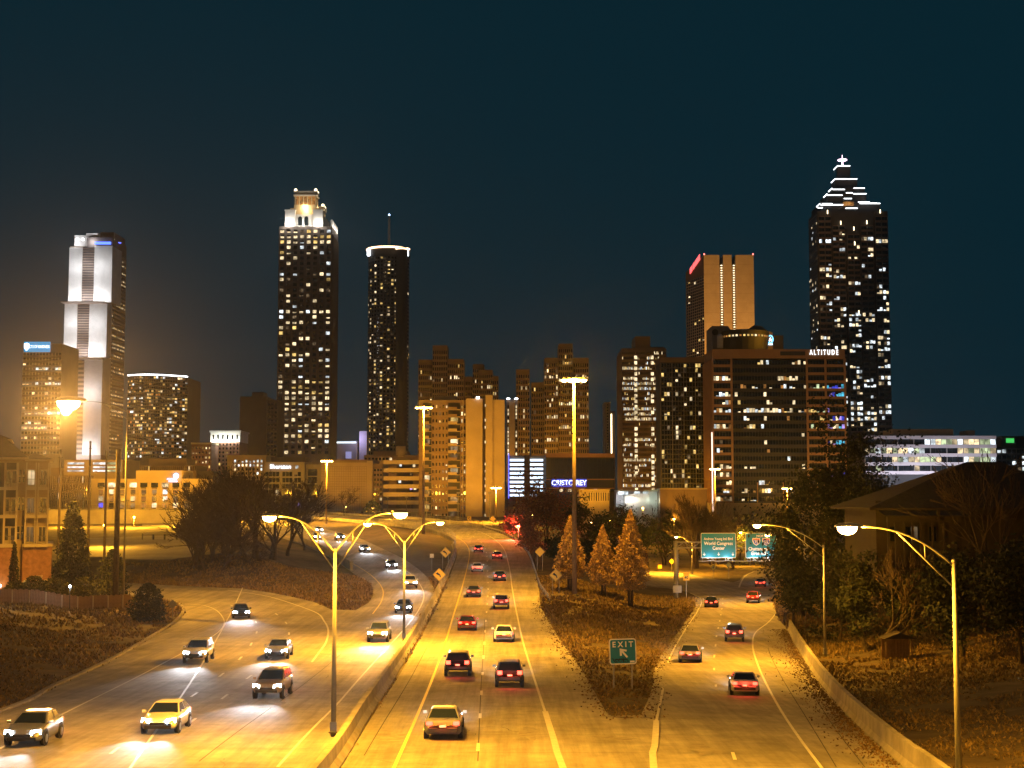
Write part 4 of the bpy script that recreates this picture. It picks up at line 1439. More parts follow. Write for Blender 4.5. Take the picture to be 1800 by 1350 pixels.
for y in (8, 20, 32):
    lamp('flood_bulb', B.root, (B.W + 1.5, y, zt + 1.4), 1800, (1, .9, .75), .3)
    B.box('flank_parapet', B.W - 1.6, B.W - .2, y - 5.5, y + 5.5, zt, zt + 6, 'b_white')
lamp('flood_bulb', B.root, (B.X(535), 1.5, B.Z(371)), 2200, (1, .75, .35), .3)
B.flood(6000, -60, 30, 2, (1, .7, .6))
B.done()

# --- cylindrical hotel
B = Bld('cylindrical_hotel', 'dark glass cylinder hotel with a glowing rooftop ring and a thin mast', 643, 716, 1298, py=600)
r = B.W / 2
zt = B.Z(449)
n = 36
mb = MB()
mb.prism([(r + r * math.cos(2 * math.pi * i / n), r + r * math.sin(2 * math.pi * i / n)) for i in range(n)], 0, zt)
B.part('wall', mb, 'b_dark')
for i in range(n):
    q0 = math.pi + math.pi * i / (n / 2) * 1.0
    if i >= n // 2:
        break
    q1 = math.pi + math.pi * (i + 1) / (n / 2)
    a = Vector((r + r * math.cos(q0), r + r * math.sin(q0), B.Z(800)))
    b2 = Vector((r + r * math.cos(q1), r + r * math.sin(q1), 0))
    dv = Vector((b2.x - a.x, b2.y - a.y, 0))
    col_on = i in (3, 5, 7, 9, 11, 13)
    B.facade(a, dv, dv.length, zt - B.Z(800), 1, 52, wf=.62, hf=.55, lit=.42 if col_on else .06, pal='yywwd', pier='mullion', pproud=.15, sproud=.1)
B.part('crown_drum', MB().lathe([(r * 1.04, 0), (r * 1.04, 9), (r * .98, 9.5)], 36, (r, r, zt)), 'b_dark')
mb = MB()
mb.tube([(r + r * 1.07 * math.cos(q), r + r * 1.07 * math.sin(q), zt + 8) for q in np.linspace(math.pi * 1.02, math.pi * 1.9, 26)], .9, 6)
B.part('ring_light', mb, emit('ring_warm', (1.0, .62, .34), 5.0))
B.part('lift_shaft', MB().lathe([(5.5, 0), (5.5, B.Z(436) - B.Z(800)), (4.6, B.Z(434) - B.Z(800))], 14, (B.W - 6, 4, B.Z(800))), 'b_dark')
B.part('shaft_light', MB().tube([(B.W - 6 + 5.8 * math.cos(q), 4 + 5.8 * math.sin(q), B.Z(437)) for q in np.linspace(math.pi, 2 * math.pi, 10)], .6, 6), emit('ring_warm2', (1.0, .66, .4), 5.0))
for x in (1.2, B.W - 1.2):
    MB().box(x - 1.3, x + 1.3, r * .5 - 4, r * .5, zt + 1, zt + 7).build('white_panel_light', LIT['B'], B.root)
B.part('mast', MB().tube([(r, r, zt), (r, r, B.Z(372))], [1.5, .9], 8), 'b_white')
B.part('mast_beacon', MB().lathe([(.8, 0), (.9, 1.0), (.3, 1.8)], 8, (r, r, B.Z(372))), emit('mast_blue', (.5, .7, 1), 5))
B.done()

# --- clustered precast towers
def precast(name, label, parts, d, dens, pal='wwyd', seed=0):
    px0, px1 = min(p[0] for p in parts), max(p[1] for p in parts)
    B = Bld(name, label, px0, px1, d, py=720)
    for k, (a, b2, top, y0) in enumerate(parts):
        xa, xb = B.X(a, y0), B.X(b2, y0)
        zt_ = B.Z(top, y0)
        B.box('wall', xa, xb, y0, y0 + 24, 0, zt_, 'b_brown')
        w = xb - xa
        hh = zt_ - 3 - B.Z(880, y0)
        rows = max(4, int(hh / 3.9))
        B.F(xa, xb, B.Z(880, y0), zt_ - 3, max(3, int(w / 1.35)), rows, y=y0, wf=.55, hf=.6, lit=dens, pal=pal, pier='b_brown', pproud=.35, runs=True, rowlit=[dens * q for q in (.2, .5, 2.2, .4, .3, 1.6, .2, .9, .1, 2.6, .3)])
    B.flood(24000, -50, 22, 2)
    return B.done()
precast('precast_tower', 'three-part brown precast office tower behind the balcony apartments', [(735, 759, 632, 2), (760, 786, 607, 0), (787, 815, 631, 2)], 1000, .11)
precast('precast_tower', 'stepped brown precast tower with a pale top behind the blank end walls', [(815, 830, 662, 6), (831, 851, 640, 4), (842, 866, 650, 0), (866, 876, 661, 3)], 1050, .09)
precast('precast_tower', 'slim pair of brown precast shafts right of the end walls', [(907, 931, 649, 0), (934, 958, 672, 2)], 980, .08)
precast('precast_tower', 'broad three-part brown precast tower behind the tallest mast lamp', [(957, 981, 629, 2), (982, 1007, 604, 0), (1008, 1035, 629, 2)], 960, .2)
B = Bld('narrow_lit_slab', 'narrow tan slab with one white light strip beside the banded office tower', 1063, 1082, 900, py=750)
B.box('wall', 0, B.X(1073), 0, 20, 0, B.Z(707), 'b_tan')
B.box('rear_wall', B.X(1073), B.W, 4, 20, 0, B.Z(722), 'b_brown')
B.box('light_strip', B.X(1074.5), B.X(1076.5), 3.6, 4.2, B.Z(800), B.Z(727), LIT['W'])
B.F(0, B.X(1073), B.Z(800), B.Z(709), 1, 18, wf=.2, hf=.4, lit=0, pier='b_tan')
B.done()

# --- banded office tower
B = Bld('banded_office_tower', 'brown precast office tower with whole floors of lit narrow windows', 1094, 1172, 760, py=720)
zt = B.Z(612)
xm = B.W
B.box('wall', 0, xm, 0, 36, 0, zt, 'b_brown')
B.box('lift_block', B.X(1118), B.X(1145), 3, 25, zt, B.Z(590), 'b_brown')
B.box('roof_block', B.X(1145), xm - .5, 5, 25, zt, B.Z(608), 'b_brown')
rl = [.1, .15, .12, .55, .06, .4, .8, .75, .15, .3, .1, .5, .45, .7, .05, .06, .15, .4, .3, .12, .1, .75, .3, .15, .3, .2, .35]
for a, b2, n in ((0, 1117, 12), (1118.5, 1146, 13), (1148, 1172, 11)):
    B.F(B.X(a) if a else 0, B.X(b2), B.Z(858), B.Z(616), n, 27, wf=.55, hf=.55, rowlit=rl, pal='wwwwyc', runs=True, pier='b_brown', pproud=.3)
B.L(36, B.Z(858), B.Z(618), 12, 27, wf=.55, hf=.5, rowlit=[.05, .05, .3, .1, .5], pal='ywd', pier='b_brown', runs=True)
for px in (1117.8, 1147):
    for rr in range(25):
        B.lit.append((Vector((B.X(px), -.35, zt - 5 - rr * 2.95)), 0, 1.5, 1.8, 'w')) if B.rng.random() < .7 else None
B.flood(20000, -40, 14, 2)
lamp('flood_bulb', B.root, (-25, 10, 15), 20000, SODIUM, .4)
B.done()

# --- dark glass hotel
B = Bld('dark_glass_hotel', 'dark glass slab with scattered single yellow windows beside the wide office block', 1161, 1243, 700, py=720)
B.box('wall', 0, B.W, 0, 22, 0, B.Z(629), 'b_dark')
B.box('parapet', -.3, B.W + .2, -.4, 22.4, B.Z(637), B.Z(628), 'b_brown')
B.F(.4, B.W - .2, B.Z(858), B.Z(638), 16, 26, wf=.82, hf=.78, lit=.16, pal='yywwd', pier='mullion', pproud=.2, sproud=.1)
for i in range(5):
    B.box('fin', B.W * i / 4 - .12, B.W * i / 4 + .12, -.5, -.2, B.Z(860), B.Z(638), 'b_grey')
B.flood(16000, -30, 12, 1)
B.done()

# --- tall hotel slab with two light slots
B = Bld('atrium_hotel', 'tall orange-lit blank hotel slab with two bright vertical slots and a gridded left flank', 1238, 1326, 1043, py=540)
zt = B.Z(448)
xs = [0, B.X(1265.5), B.X(1272), B.X(1287), B.X(1294), B.W]
for a, b2 in ((0, 1), (2, 3), (4, 5)):
    n = 26
    w = MB()
    B.box('blank_wall', xs[a], xs[b2], 0, 26, 0, zt, 'b_tan')
    for i in range(n):
        z = zt * (i + 1) / n
        w.box(xs[a] + .01, xs[b2] - .01, -.06, .03, z - .12, z - .02)
    B.part('panel_joint', w, 'b_brown')
for a in (1, 3):
    B.box('slot_back', xs[a] + .01, xs[a + 1] - .01, 4, 25, 0, zt - 8, 'b_cream')
    for i in range(36):
        z = B.Z(622) + (B.Z(470) - B.Z(622)) * i / 35
        B.box('balcony_slab', xs[a] + .05, xs[a + 1] - .05, .6, 4, z, z + .35, 'b_tan')
        MB().lathe([(.55, 0), (.7, .25), (.3, .5)], 8, ((xs[a] + xs[a + 1]) / 2 + .3, 1.6, z + 1.5)).build('corridor_light', LIT['W'], B.root)
for px, y in ((1239, .5), (1325, .5)):
    MB().lathe([(.5, 0), (.5, .8), (.1, 1.2)], 8, (B.X(px), y, zt)).build('beacon', emit('beacon_red', (1, .15, .12), 6), B.root)
# flared left flank
fl = xat(1207, 1075, 540) - B.x0
dv = Vector((-fl, -32, 0))
mb = MB()
mb.add([(0, .1, 0), (fl, 32, 0), (fl, 36, 0), (0, 26, 0), (0, .1, zt), (fl, 32, B.Z(478, 32)), (fl, 36, B.Z(478, 32)), (0, 26, zt)], [(0, 4, 5, 1), (1, 5, 6, 2), (2, 6, 7, 3), (4, 7, 6, 5), (0, 1, 2, 3)])
B.part('flank_wall', mb, 'b_brown')
B.facade((fl, 32, B.Z(640)), dv, dv.length, B.Z(490, 16) - B.Z(640), 9, 30, wf=.86, hf=.8, lit=.07, pal='yyw', pier='b_tan', pproud=.12, sproud=.1)
u = dv.normalized()
mb = MB()
o = u.cross(UP)
for k, (s0, s1, zz0, zz1) in enumerate(((.25, .38, .2, .75), (.42, .52, .3, 1.0), (.55, .68, .3, .9), (.7, .82, .35, 1.1))):
    p = Vector((fl, 32, B.Z(487, 16))) + dv * s0 + o * .4 + UP * (s0 * 14)
    mb.obox(p, dv * (s1 - s0) + UP * ((s1 - s0) * 14), o * .3, UP * 4.2)
B.part('red_sign', mb, emit('red_sign', (1, .12, .12), 2.0))
B.flood(620000, -95, 40, 2, (1, .46, .1), .6, 58)
B.done()

# --- wide office block
B = Bld('wide_office_block', 'wide dark glass office block in a rust concrete frame, ALTITUDE lettered on its top band', 1253, 1487, 640, py=750)
zt = B.Z(614)
zb_ = B.Z(884)
D = 26
B.box('wall', .05, B.W - .05, .05, D, zb_, zt - 6, 'b_dark')
B.box('top_band', 0, B.W, -.5, D + .3, B.Z(630), zt, 'b_rust')
B.box('vent_slot', B.X(1373), B.X(1417), -.56, -.45, B.Z(625), B.Z(618), 'b_dark')
rows = 18
hh = B.Z(630) - zb_
rh = hh / rows
def bay(pa, pb, n, rl, pal, rust):
    xa, xb = B.X(pa), B.X(pb)
    B.F(xa, xb, zb_, B.Z(630), n, rows, wf=.9, hf=.68, rowlit=rl, pal=pal, runs=True, pier='mullion', pproud=.12, sproud=.3, spandrel='b_rust' if rust else 'b_dark', zshift=.42)
rl = [0, 0, .4, 0, .8, .7, .8, .05, .5, 0, .1, .2, 0, .3, .5, .3, .4, .4]
bay(1254, 1286, 6, rl, 'wwcod', True)
rl = [.22, .06, .3, .25, .04, .1, .38, .2, .22, .07, .12, .06, .08, .1, .05, .12, .1, .1]
bay(1287, 1419, 26, rl, 'wwwwcyo', False)
rl = [.05, 0, 0, .45, 0, 0, .4, .1, .35, .1, 0, 0, 0, .1, 0, .2, 0, .1]
bay(1420, 1452, 6, rl, 'gyd', True)
rl = [0, 0, 0, .95, .6, 0, .05, .95, .4, 0, .95, 0, 0, 0, .2, 0, 0, 0]
bay(1453, 1485, 6, rl, 'avbw', True)
for px in (1253.2, 1286.5, 1419.5, 1452.5, 1486.4):
    B.box('column', B.X(px) - .45, B.X(px) + .45, -.75, .3, 0, B.Z(630), 'b_rust')
for px in (1330, 1375):
    B.box('fin', B.X(px) - .2, B.X(px) + .2, -.6, -.3, 0, B.Z(848), 'b_rust')
B.box('podium', 0, B.W, -3, D, 0, zb_, 'b_cream')
B.L(D, zb_, B.Z(632), 9, rows, wf=.6, hf=.6, lit=.12, pal='wyd', pier='b_rust', pproud=.8, sproud=.6)
B.box('corner_light', -.8, -.35, -1.1, -.7, B.Z(900), B.Z(760), emit('corner_strip', (1.0, .72, .6), 2.2))
text('A L T I T U D E', 3.3, LIT['S'], B.root, (B.X(1450), -.65, B.Z(620)), sx=.6, bold=.03, depth=.3)
# rooftop drum structures of the hotel behind
B.flood(13000, -34, 16, 3, (1, .5, .1))
lamp('flood_bulb', B.root, (-22, 4, 16), 20000, SODIUM, .4)
B.done()
B = Bld('rooftop_hotel', 'dark hotel top with a round restaurant and blue letter logo above the wide office block', 1252, 1382, 720, py=590)
zb_ = B.Z(640)
B.part('wing', MB().slab([(B.X(1252), 0), (B.X(1252), B.Z(573)), (B.X(1280), B.Z(573)), (B.X(1288), B.Z(586)), (B.X(1330), B.Z(586)), (B.X(1330), 0)][::-1], 0, 22), 'b_grey')
B.part('restaurant_drum', MB().lathe([(11, 0), (12.5, B.Z(583) - zb_ - 3), (12.5, B.Z(583) - zb_), (11, B.Z(583) - zb_ + .5)], 24, (B.X(1310), 3, zb_)), 'b_dark')
rs = random.Random(4)
for i in range(15):
    q = math.pi * (1.15 + .7 * i / 14)
    MB().cbox((0, 0, 0), (1.0, .2, .9)).build('window', LIT[rs.choice('yoow')], B.root, loc=(B.X(1310) + 12.55 * math.cos(q), 3 + 12.55 * math.sin(q), B.Z(592.5)), rot=(0, 0, q + math.pi / 2))
B.part('tower_block', MB().slab([(B.X(1326), 0), (B.X(1326), B.Z(571)), (B.X(1340), B.Z(573)), (B.X(1350), B.Z(581)), (B.X(1359), B.Z(584)), (B.X(1359), 0)][::-1], 1, 20), 'b_brown')
B.part('porthole', MB().lathe([(1.6, 0), (1.6, .2)], 16, (B.X(1257), -.2, B.Z(584)), 'y'), 'b_dark')
B.part('logo_ring', MB().tube([(B.X(1354.5) + 1.35 * math.cos(q), .85, B.Z(596) + 1.9 * math.sin(q)) for q in np.linspace(0, 2 * math.pi, 20)], .28, 6), emit('logo_aqua', (.15, .6, 1), 3))
lg = B.part('logo_letter', MB().slab([(-.7, -.9), (0, .9), (.7, -.9), (.25, -.9), (0, -.1), (-.25, -.9)][::-1], -.1, .1), LIT['B'])
lg.location = (B.X(1354.5), .8, B.Z(596))
B.part('logo_caption', MB().box(B.X(1350), B.X(1358.5), .7, .95, B.Z(606), B.Z(603.5)), emit('logo_caption', (.5, .8, 1), 3))
B.part('annex', MB().box(B.X(1360), B.X(1381), 6, 20, 0, B.Z(587)), 'b_dark')
B.part('white_tank', MB().lathe([(1.6, 0), (1.6, 6), (.6, 7)], 12, (B.X(1265), -1.5, B.Z(612))), 'b_white')
lamp('flood_bulb', B.root, (B.X(1345), -14, B.Z(600)), 5000, SODIUM, .4)
B.done()

# --- stepped glass skyscraper on the right
B = Bld('stepped_skyscraper', 'tallest dark glass skyscraper with white-lit stepped crown and a pink ring spire', 1440, 1565, 1205, py=600)
zt = B.Z(372)
B.box('wall', 0, B.W, 0, 35, 0, zt, 'b_dark')
rl = [0, .1, .35, .0, .7, .1, .05, .1, .2, .9, .1, .15, .3, .25, .2, .3, .6, .4, .35, .25, .1, .75, .7, .25, .2, .55, .35, .3, .45, .6, .35, .3, .6, .35, .4, .3, .5, .35, .45]
xa = 0
for i in range(5):
    x0, x1 = B.W * (i / 5) + .6, B.W * ((i + 1) / 5) - .6
    y = -2.0 if i in (0, 4) else (-1.0 if i in (1, 3) else -3.0)
    B.box('bay', x0, x1, y, .5, 0, zt - (0 if i in (0, 4) else (9 if i != 2 else 16)), 'b_dark')
    top = zt - (4 if i in (0, 4) else (12 if i != 2 else 20))
    B.F(x0, x1, B.Z(760), top, 2, 38, y=y, wf=.84, hf=.6, rowlit=rl, pal='ccwwcd', runs=True, pier='mullion', pproud=.25, sproud=.25, spandrel='b_granite', split=2)
B.L(34, B.Z(760), B.Z(376), 9, 37, y=.5, wf=.7, hf=.5, lit=.12, pal='cdw', pier='mullion', pproud=.2, sproud=.2)
white_edge = emit('white_edge', (.93, .97, 1.0), 4.0)
cx = B.W / 2
steps = [(1446, 1552, 357, 3), (1459, 1528, 340, 6), (1468, 1525, 330, 9), (1473, 1512, 314, 13), (1478, 1500, 291, 18)]
lastz = zt
for a, b2, top, yy_ in steps:
    xa, xb = B.X(a, yy_), B.X(b2, yy_)
    z1 = B.Z(top, yy_)
    B.box('crown_tier', xa, xb, yy_, 42 - yy_, lastz - .5, z1, 'b_dark')
    w = xb - xa
    for f0, f1, dz in ((0, .38, -1.2), (.42, .62, -4.2), (.66, 1, 0)) if w > 20 else ((0, 1, 0),):
        B.box('edge_light', xa + w * f0, xa + w * f1, yy_ - .6, yy_ - .1, z1 + dz - .7, z1 + dz, white_edge)
    B.box('edge_light', xa - .5, xa - .1, yy_, yy_ + 14, z1 - .8, z1 - .1, white_edge)
    lastz = z1
ze = B.Z(358, 0)
for a, b2, py in ((1440, 1449, 366), (1448, 1466, 359), (1512, 1532, 356), (1534, 1545, 358)):
    B.box('edge_light', B.X(a), B.X(b2), -2.7, -2.2, B.Z(py) - .5, B.Z(py) + .3, white_edge)
B.box('lit_lobby', B.X(1487), B.X(1505), -1.2, 2, B.Z(361), B.Z(355), LIT['o'])
pink = emit('pink_ring', (1.0, .62, .85), 4)
zr = B.Z(280, 20)
B.part('ring_light', MB().tube([(B.X(1487, 22) + 3.6 * math.cos(q), 23 + 3.6 * math.sin(q), zr) for q in np.linspace(0, 2 * math.pi, 18)], .55, 6), pink)
B.part('spire', MB().tube([(B.X(1487, 22), 23, B.Z(291, 20)), (B.X(1487, 22), 23, B.Z(271, 20))], [.9, .2], 8), pink)
for px, py in ((1457, 374), (1550, 373), (1480, 393), (1526, 392), (1503, 403), (1504, 429), (1509, 550)):
    MB().box(-.35, .35, -.4, .2, -1.6, 1.6).build('amber_fixture', LIT['W'], B.root, loc=(B.X(px), -3.4, B.Z(py)))
B.flood(2500, -40, 25, 2, (1, .7, .5))
B.done()

# --- long white-banded building
B = Bld('long_banded_building', 'long low pale building with white bands and lit ribbon windows behind the dark house', 1520, 1751, 560, py=790)
zt = B.Z(766)
B.box('wall', 0, B.W, .4, 30, 0, zt - .5, 'b_dark')
rhp = (828 - 766) / 4.0
for i in range(5):
    py = 766 + rhp * i
    B.box('band', 0, B.W, -.5, .5, B.Z(py + rhp * .38), B.Z(py), 'b_lilac')
rl = [[.0] * 0]
for i in range(4):
    py = 766 + rhp * i
    for seg in range(24):
        x0 = B.W * seg / 24
        on = (i == 0 and seg > 10) or (i == 1 and (seg < 11 or seg > 16)) or (i == 2 and (4 < seg < 14 or seg > 17)) or (i == 3 and seg % 7 == 2)
        B.box('column', x0 - .12, x0 + .12, -.3, .3, B.Z(py + rhp), B.Z(py + rhp * .38), 'b_grey') if seg % 3 == 0 else None
        (B.lit if on else B.dark).append((Vector((x0 + B.W / 48, .3, (B.Z(py + rhp) + B.Z(py + rhp * .38)) / 2)), 0, B.W / 24 * .93, (B.Z(py + rhp * .38) - B.Z(py + rhp)) * .97, B.rng.choice('gwc') if on else 'k'))
B.box('penthouse', B.X(1578), B.X(1685), 6, 22, zt - .5, B.Z(753), 'b_tan')
B.box('penthouse', B.X(1712), B.X(1726), 8, 18, zt - .5, B.Z(755), 'b_tan')
for fx in (.15, .4, .65, .9):
    lamp('flood_bulb', B.root, (B.W * fx, -10, B.Z(840)), 5000, (.85, .85, 1.0), .4)
B.done()
B = Bld('dark_office', 'dark office building with one green sign and a few white windows at the right edge', 1752, 1830, 640, py=800)
B.box('wall', 0, B.W, 0, 24, 0, B.Z(786), 'b_dark')
B.box('plant_room', B.X(1765), B.W, 3, 20, B.Z(786), B.Z(766), 'b_dark')
B.box('green_sign', B.X(1773), B.X(1787), 2.6, 3.1, B.Z(778), B.Z(770), emit('green_sign', (.08, .75, .15), .8))
B.F(0, B.W, B.Z(850), B.Z(788), 9, 6, wf=.75, hf=.6, lit=.4, pal='ccd', pier='mullion', pproud=.15)
B.done()
# ------------------------------------------------------------------ nearer city blocks
# balcony apartments with blank end walls
B = Bld('balcony_apartments', 'brown apartment tower with stacked balconies and blank orange-lit end walls', 735, 889, 500, py=800)
zt = B.Z(702)
xa = B.X(819)
B.box('wall', 0, xa, 4, 30, 0, zt, 'b_brown')
B.box('roof_room', B.X(760), B.X(800), 8, 22, zt, B.Z(693), 'b_brown')
B.box('end_wall', B.X(819), B.X(848), -1, 26, 0, B.Z(701), 'b_tan')
B.box('gap_wall', B.X(848), B.X(853.5), 3, 26, 0, B.Z(699), 'b_granite')
B.box('end_wall', B.X(853.5), B.X(866), -1.2, 26, 0, B.Z(695), 'b_tan')
B.box('end_wall', B.X(866), B.X(887), -.6, 26, 0, B.Z(703), 'b_tan')
rows = 17
zb_ = B.Z(925)
rh = (zt - 1 - zb_) / rows
B.F(B.X(757), B.X(787), zb_, zt - 1, 5, rows, y=4, wf=.38, hf=.42, lit=.2, pal='wyd', pier='b_brown', pproud=.05, sproud=.05)
rs = random.Random(11)
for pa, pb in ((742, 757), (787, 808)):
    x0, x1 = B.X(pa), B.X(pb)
    B.box('balcony_shade', x0, x1, 3.9, 3.98, zb_, zt - 1, 'b_dark')  # dark sheet on the wall, the shade behind the balconies put into its colour
    for r in range(rows):
        z = zb_ + rh * r
        B.box('balcony', x0, x1, 2.0, 3.88, z, z + .22, 'b_tan')
        B.box('balcony_front', x0, x1 - (x1 - x0) * .25, 1.9, 2.0, z, z + 1.05, 'b_tan' if rs.random() < .6 else 'b_brown')
        k = rs.choice('kkkkddwy')
        if k != 'k':
            B.lit.append((Vector((x0 + (x1 - x0) * .5, 3.82, z + 1.6)), 0, (x1 - x0) * .6, 1.7, k))
B.F(B.X(809), B.X(818.5), zb_, zt - 1, 2, rows, y=3.9, wf=.5, hf=.5, lit=.4, pal='wyw', pier='b_brown', pproud=.1)
B.box('side_strip', B.X(812.6), B.X(814), 2.5, 3.9, 0, zt, 'b_tan')
for i in range(rows):
    B.lit.append((Vector((B.X(853), -1.25, zb_ + rh * (i + .5))), 0, .3, .9, 'w')) if rs.random() < .7 else None
B.part('roof_light', MB().cbox((B.X(840), -1.4, B.Z(699.5)), (1.1, .5, .8)), LIT['B'])
B.flood(26000, -34, 9, 3)
B.done()
B = Bld('pilaster_slab', 'pale windowless slab edged by two bright light lines beside the end walls', 890, 910, 620, py=750)
B.box('wall', 0, B.W, 0, 18, 0, B.Z(702), 'b_granite')
B.box('pale_panel', B.X(895), B.X(905), -.6, .1, 0, B.Z(706), 'b_tan')
for px in (893.4, 907.5):
    for i in range(14):
        B.lit.append((Vector((B.X(px), -.1, B.Z(798 - i * 6.4))), 0, .55, 1.1, B.rng.choice('wkw')))
    MB().lathe([(.7, 0), (.9, .3), (.5, .6)], 8, (B.X(px), -.8, B.Z(702))).build('roof_light', LIT['B'], B.root)
B.flood(16000, -14, 10, 1)
B.done()
B = Bld('striped_garage', 'parking garage with stacked blue-white light strips beside the dark school block', 893, 960, 560, py=840)
zt = B.Z(801)
B.box('wall', 0, B.W, 1, 26, 0, zt, 'b_brown')
B.box('stair_tower', B.X(922), B.X(931), -.8, 10, 0, B.Z(800), 'b_brown')
strip_m = emit('garage_strip', (.62, .8, 1.0), 2.6)
for i in range(9):
    z = B.Z(808.5 + i * 7.7)
    for a, b2 in ((896, 921.5), (931.5, 955)):
        B.box('deck_edge', B.X(a), B.X(b2), -.2, 1.2, z - 1.25, z - .55, 'b_brown')
        B.box('light_strip', B.X(a) + .1, B.X(b2) - .1, .3, .9, z - .5, z + .35, strip_m)
B.box('blue_neon', B.X(893.5), B.X(894.7), -.4, .2, B.Z(876), B.Z(797), emit('blue_neon', (.1, .12, 1.0), 3.0))
for i in range(9):
    z = B.Z(808.5 + i * 7.7)
    B.box('neon_arm', B.X(894.8), B.X(896.5), -.3, .1, z - .2, z + .2, emit('blue_neon2', (.12, .15, 1.0), 2.5) if i == 0 else bpy.data.materials['blue_neon2'])
B.done()
B = Bld('school_block', 'dark glass block with a blue-lit CRISTO REY sign behind the red-leaved trees', 960, 1080, 540, py=840)
zt = B.Z(798)
B.box('wall', 0, B.W, 0, 26, 0, zt, 'b_dark')
B.box('top_band', -.1, B.W + .1, -.4, 26, B.Z(804), B.Z(797), 'b_rust')
B.box('floor_band', 0, B.W, -.25, .1, B.Z(843.5), B.Z(842), 'b_rust')
B.box('floor_band', 0, B.W, -.25, .1, B.Z(859), B.Z(857.5), 'b_rust')
for i in range(16):
    B.dark.append((Vector((B.W * (i + .5) / 16, -.05, (B.Z(805) + B.Z(841)) / 2)), 0, B.W / 16 * .96, B.Z(806) - B.Z(840), 'k'))
    (B.lit if i in (3, 5, 8, 11) else B.dark).append((Vector((B.W * (i + .5) / 16, -.05, B.Z(862))), 0, B.W / 16 * .8, 1.0, 'w' if i in (3, 5, 8, 11) else 'k'))
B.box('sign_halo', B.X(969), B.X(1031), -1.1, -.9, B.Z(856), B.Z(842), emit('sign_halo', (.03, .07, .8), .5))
text('CRISTO REY', 2.7, LIT['S'], B.root, (B.X(1000), -1.25, B.Z(849)), sx=.9, bold=.03, depth=.2)
for px in (985, 1015):
    lamp('sign_glow', B.root, (B.X(px), -2.5, B.Z(849)), 160, (.2, .3, 1), .5)
B.flood(9000, -26, 9, 1)
B.done()
B = Bld('yellow_annex', 'small yellow annex with narrow slot windows in front of the dark school block', 1018, 1071, 490, py=870)
B.box('wall', 0, B.W, 0, 14, 0, B.Z(862), 'b_cream')
B.box('parapet', -.2, B.W + .2, -.3, 14.2, B.Z(862), B.Z(860), 'b_cream')
B.F(B.W * .3, B.W, B.Z(882), B.Z(864), 9, 1, wf=.35, hf=.8, lit=0, pier='b_cream', pproud=.2)
B.flood(6000, -16, 8, 2)
B.done()
B = Bld('white_lit_podium', 'white-lit low podium with a sloped wall below the banded office tower', 1083, 1160, 600, py=870)
B.box('wall', 0, B.W, 0, 20, 0, B.Z(862), 'b_white')
B.part('slope_wall', MB().slab([(B.X(1097), 0), (B.X(1097), B.Z(872)), (B.X(1112), B.Z(868)), (B.X(1140), B.Z(868)), (B.X(1140), 0)][::-1], -4, -.2), 'b_white')
B.box('canopy', B.X(1085), B.X(1160), -1, .5, B.Z(864), B.Z(861), 'b_cream')
for px, c in ((1088, (.95, .97, 1)), (1110, (1, .9, .7)), (1150, (.8, 1, .8))):
    lamp('flood_bulb', B.root, (B.X(px), -7, B.Z(880)), 3800, c, .3)
    MB().cbox((B.X(px), -7, B.Z(880)), (.5, .5, .3)).tube([(B.X(px), -7, 0), (B.X(px), -7, B.Z(880))], .06, 6).build('lamp_post', M['housing'], B.root)
B.lit += [(Vector((B.X(px), -.05, B.Z(866.5))), 0, 2.2, 1.3, 'c') for px in (1092, 1099, 1120, 1135)]
B.done()
B = Bld('blank_podium', 'blank brown podium wall below the dark glass hotel', 1160, 1243, 590, py=870)
B.box('wall', 0, B.W, 0, 20, 0, B.Z(860), 'b_brown')
B.box('coping', -.1, B.W + .1, -.3, 20, B.Z(860), B.Z(858.5), 'b_cream')
for i in range(7):
    B.box('pilaster', B.W * i / 7, B.W * i / 7 + .5, -.25, .1, 0, B.Z(861), 'b_brown')
B.flood(9000, -16, 7, 2)
B.done()

# hotel with white script sign
B = Bld('sheraton_hotel', 'stepped grey hotel with lit Sheraton lettering behind the bare trees', 466, 562, 640, py=850)
zt = B.Z(812)
B.box('wall', 0, B.X(535), 0, 24, 0, zt, 'b_grey')
B.box('roof_house', B.X(472), B.X(533), 6, 20, zt, B.Z(803), 'b_granite')
B.box('side_wall', B.X(535), B.W, 4, 24, 0, B.Z(816), 'b_grey')
for a, b2, n in ((460, 491, 4), (496, 514, 3), (517, 529, 2)):
    B.F(max(0, B.X(a)), B.X(b2), B.Z(892), B.Z(828), n, 6, wf=.9, hf=.72, lit=.08, pal='wvd', pier='b_grey', pproud=.15, sproud=.2)
B.F(B.X(538), B.X(556), B.Z(890), B.Z(824), 1, 5, y=4, wf=.9, hf=.86, lit=0, pier='b_grey', pproud=.3, sproud=.3)
B.lit.append((Vector((B.X(521.5), -.1, B.Z(821))), 0, 1.3, 1.4, 'c'))
text('Sheraton', 2.7, LIT['S'], B.root, (B.X(493), -.5, B.Z(820.5)), sx=.98, bold=.02, depth=.25)
B.flood(15000, -30, 8, 2)
B.done()
B = Bld('arched_hall', 'low tan hall with rows of small white windows left of the Sheraton hotel', 399, 468, 700, py=820)
B.box('wall', 0, B.W, 0, 24, 0, B.Z(803), 'b_tan')
B.box('cornice', -.4, B.W + .3, -.6, 24, B.Z(803), B.Z(800), 'b_tan')
B.F(B.X(410), B.X(463), B.Z(850), B.Z(807), 8, 6, wf=.45, hf=.6, rowlit=[.8, .95, .12, .05, .05, 0], pal='ccw', pier='b_tan', pproud=.2, sproud=.1)
B.flood(9000, -24, 10, 1)
B.done()
B = Bld('blank_hall', 'big blank concrete hall with a fine panel grid behind the spreading bare tree', 564, 672, 600, py=850)
B.box('wall', 0, B.X(655), 0, 30, 0, B.Z(813), 'b_tan')
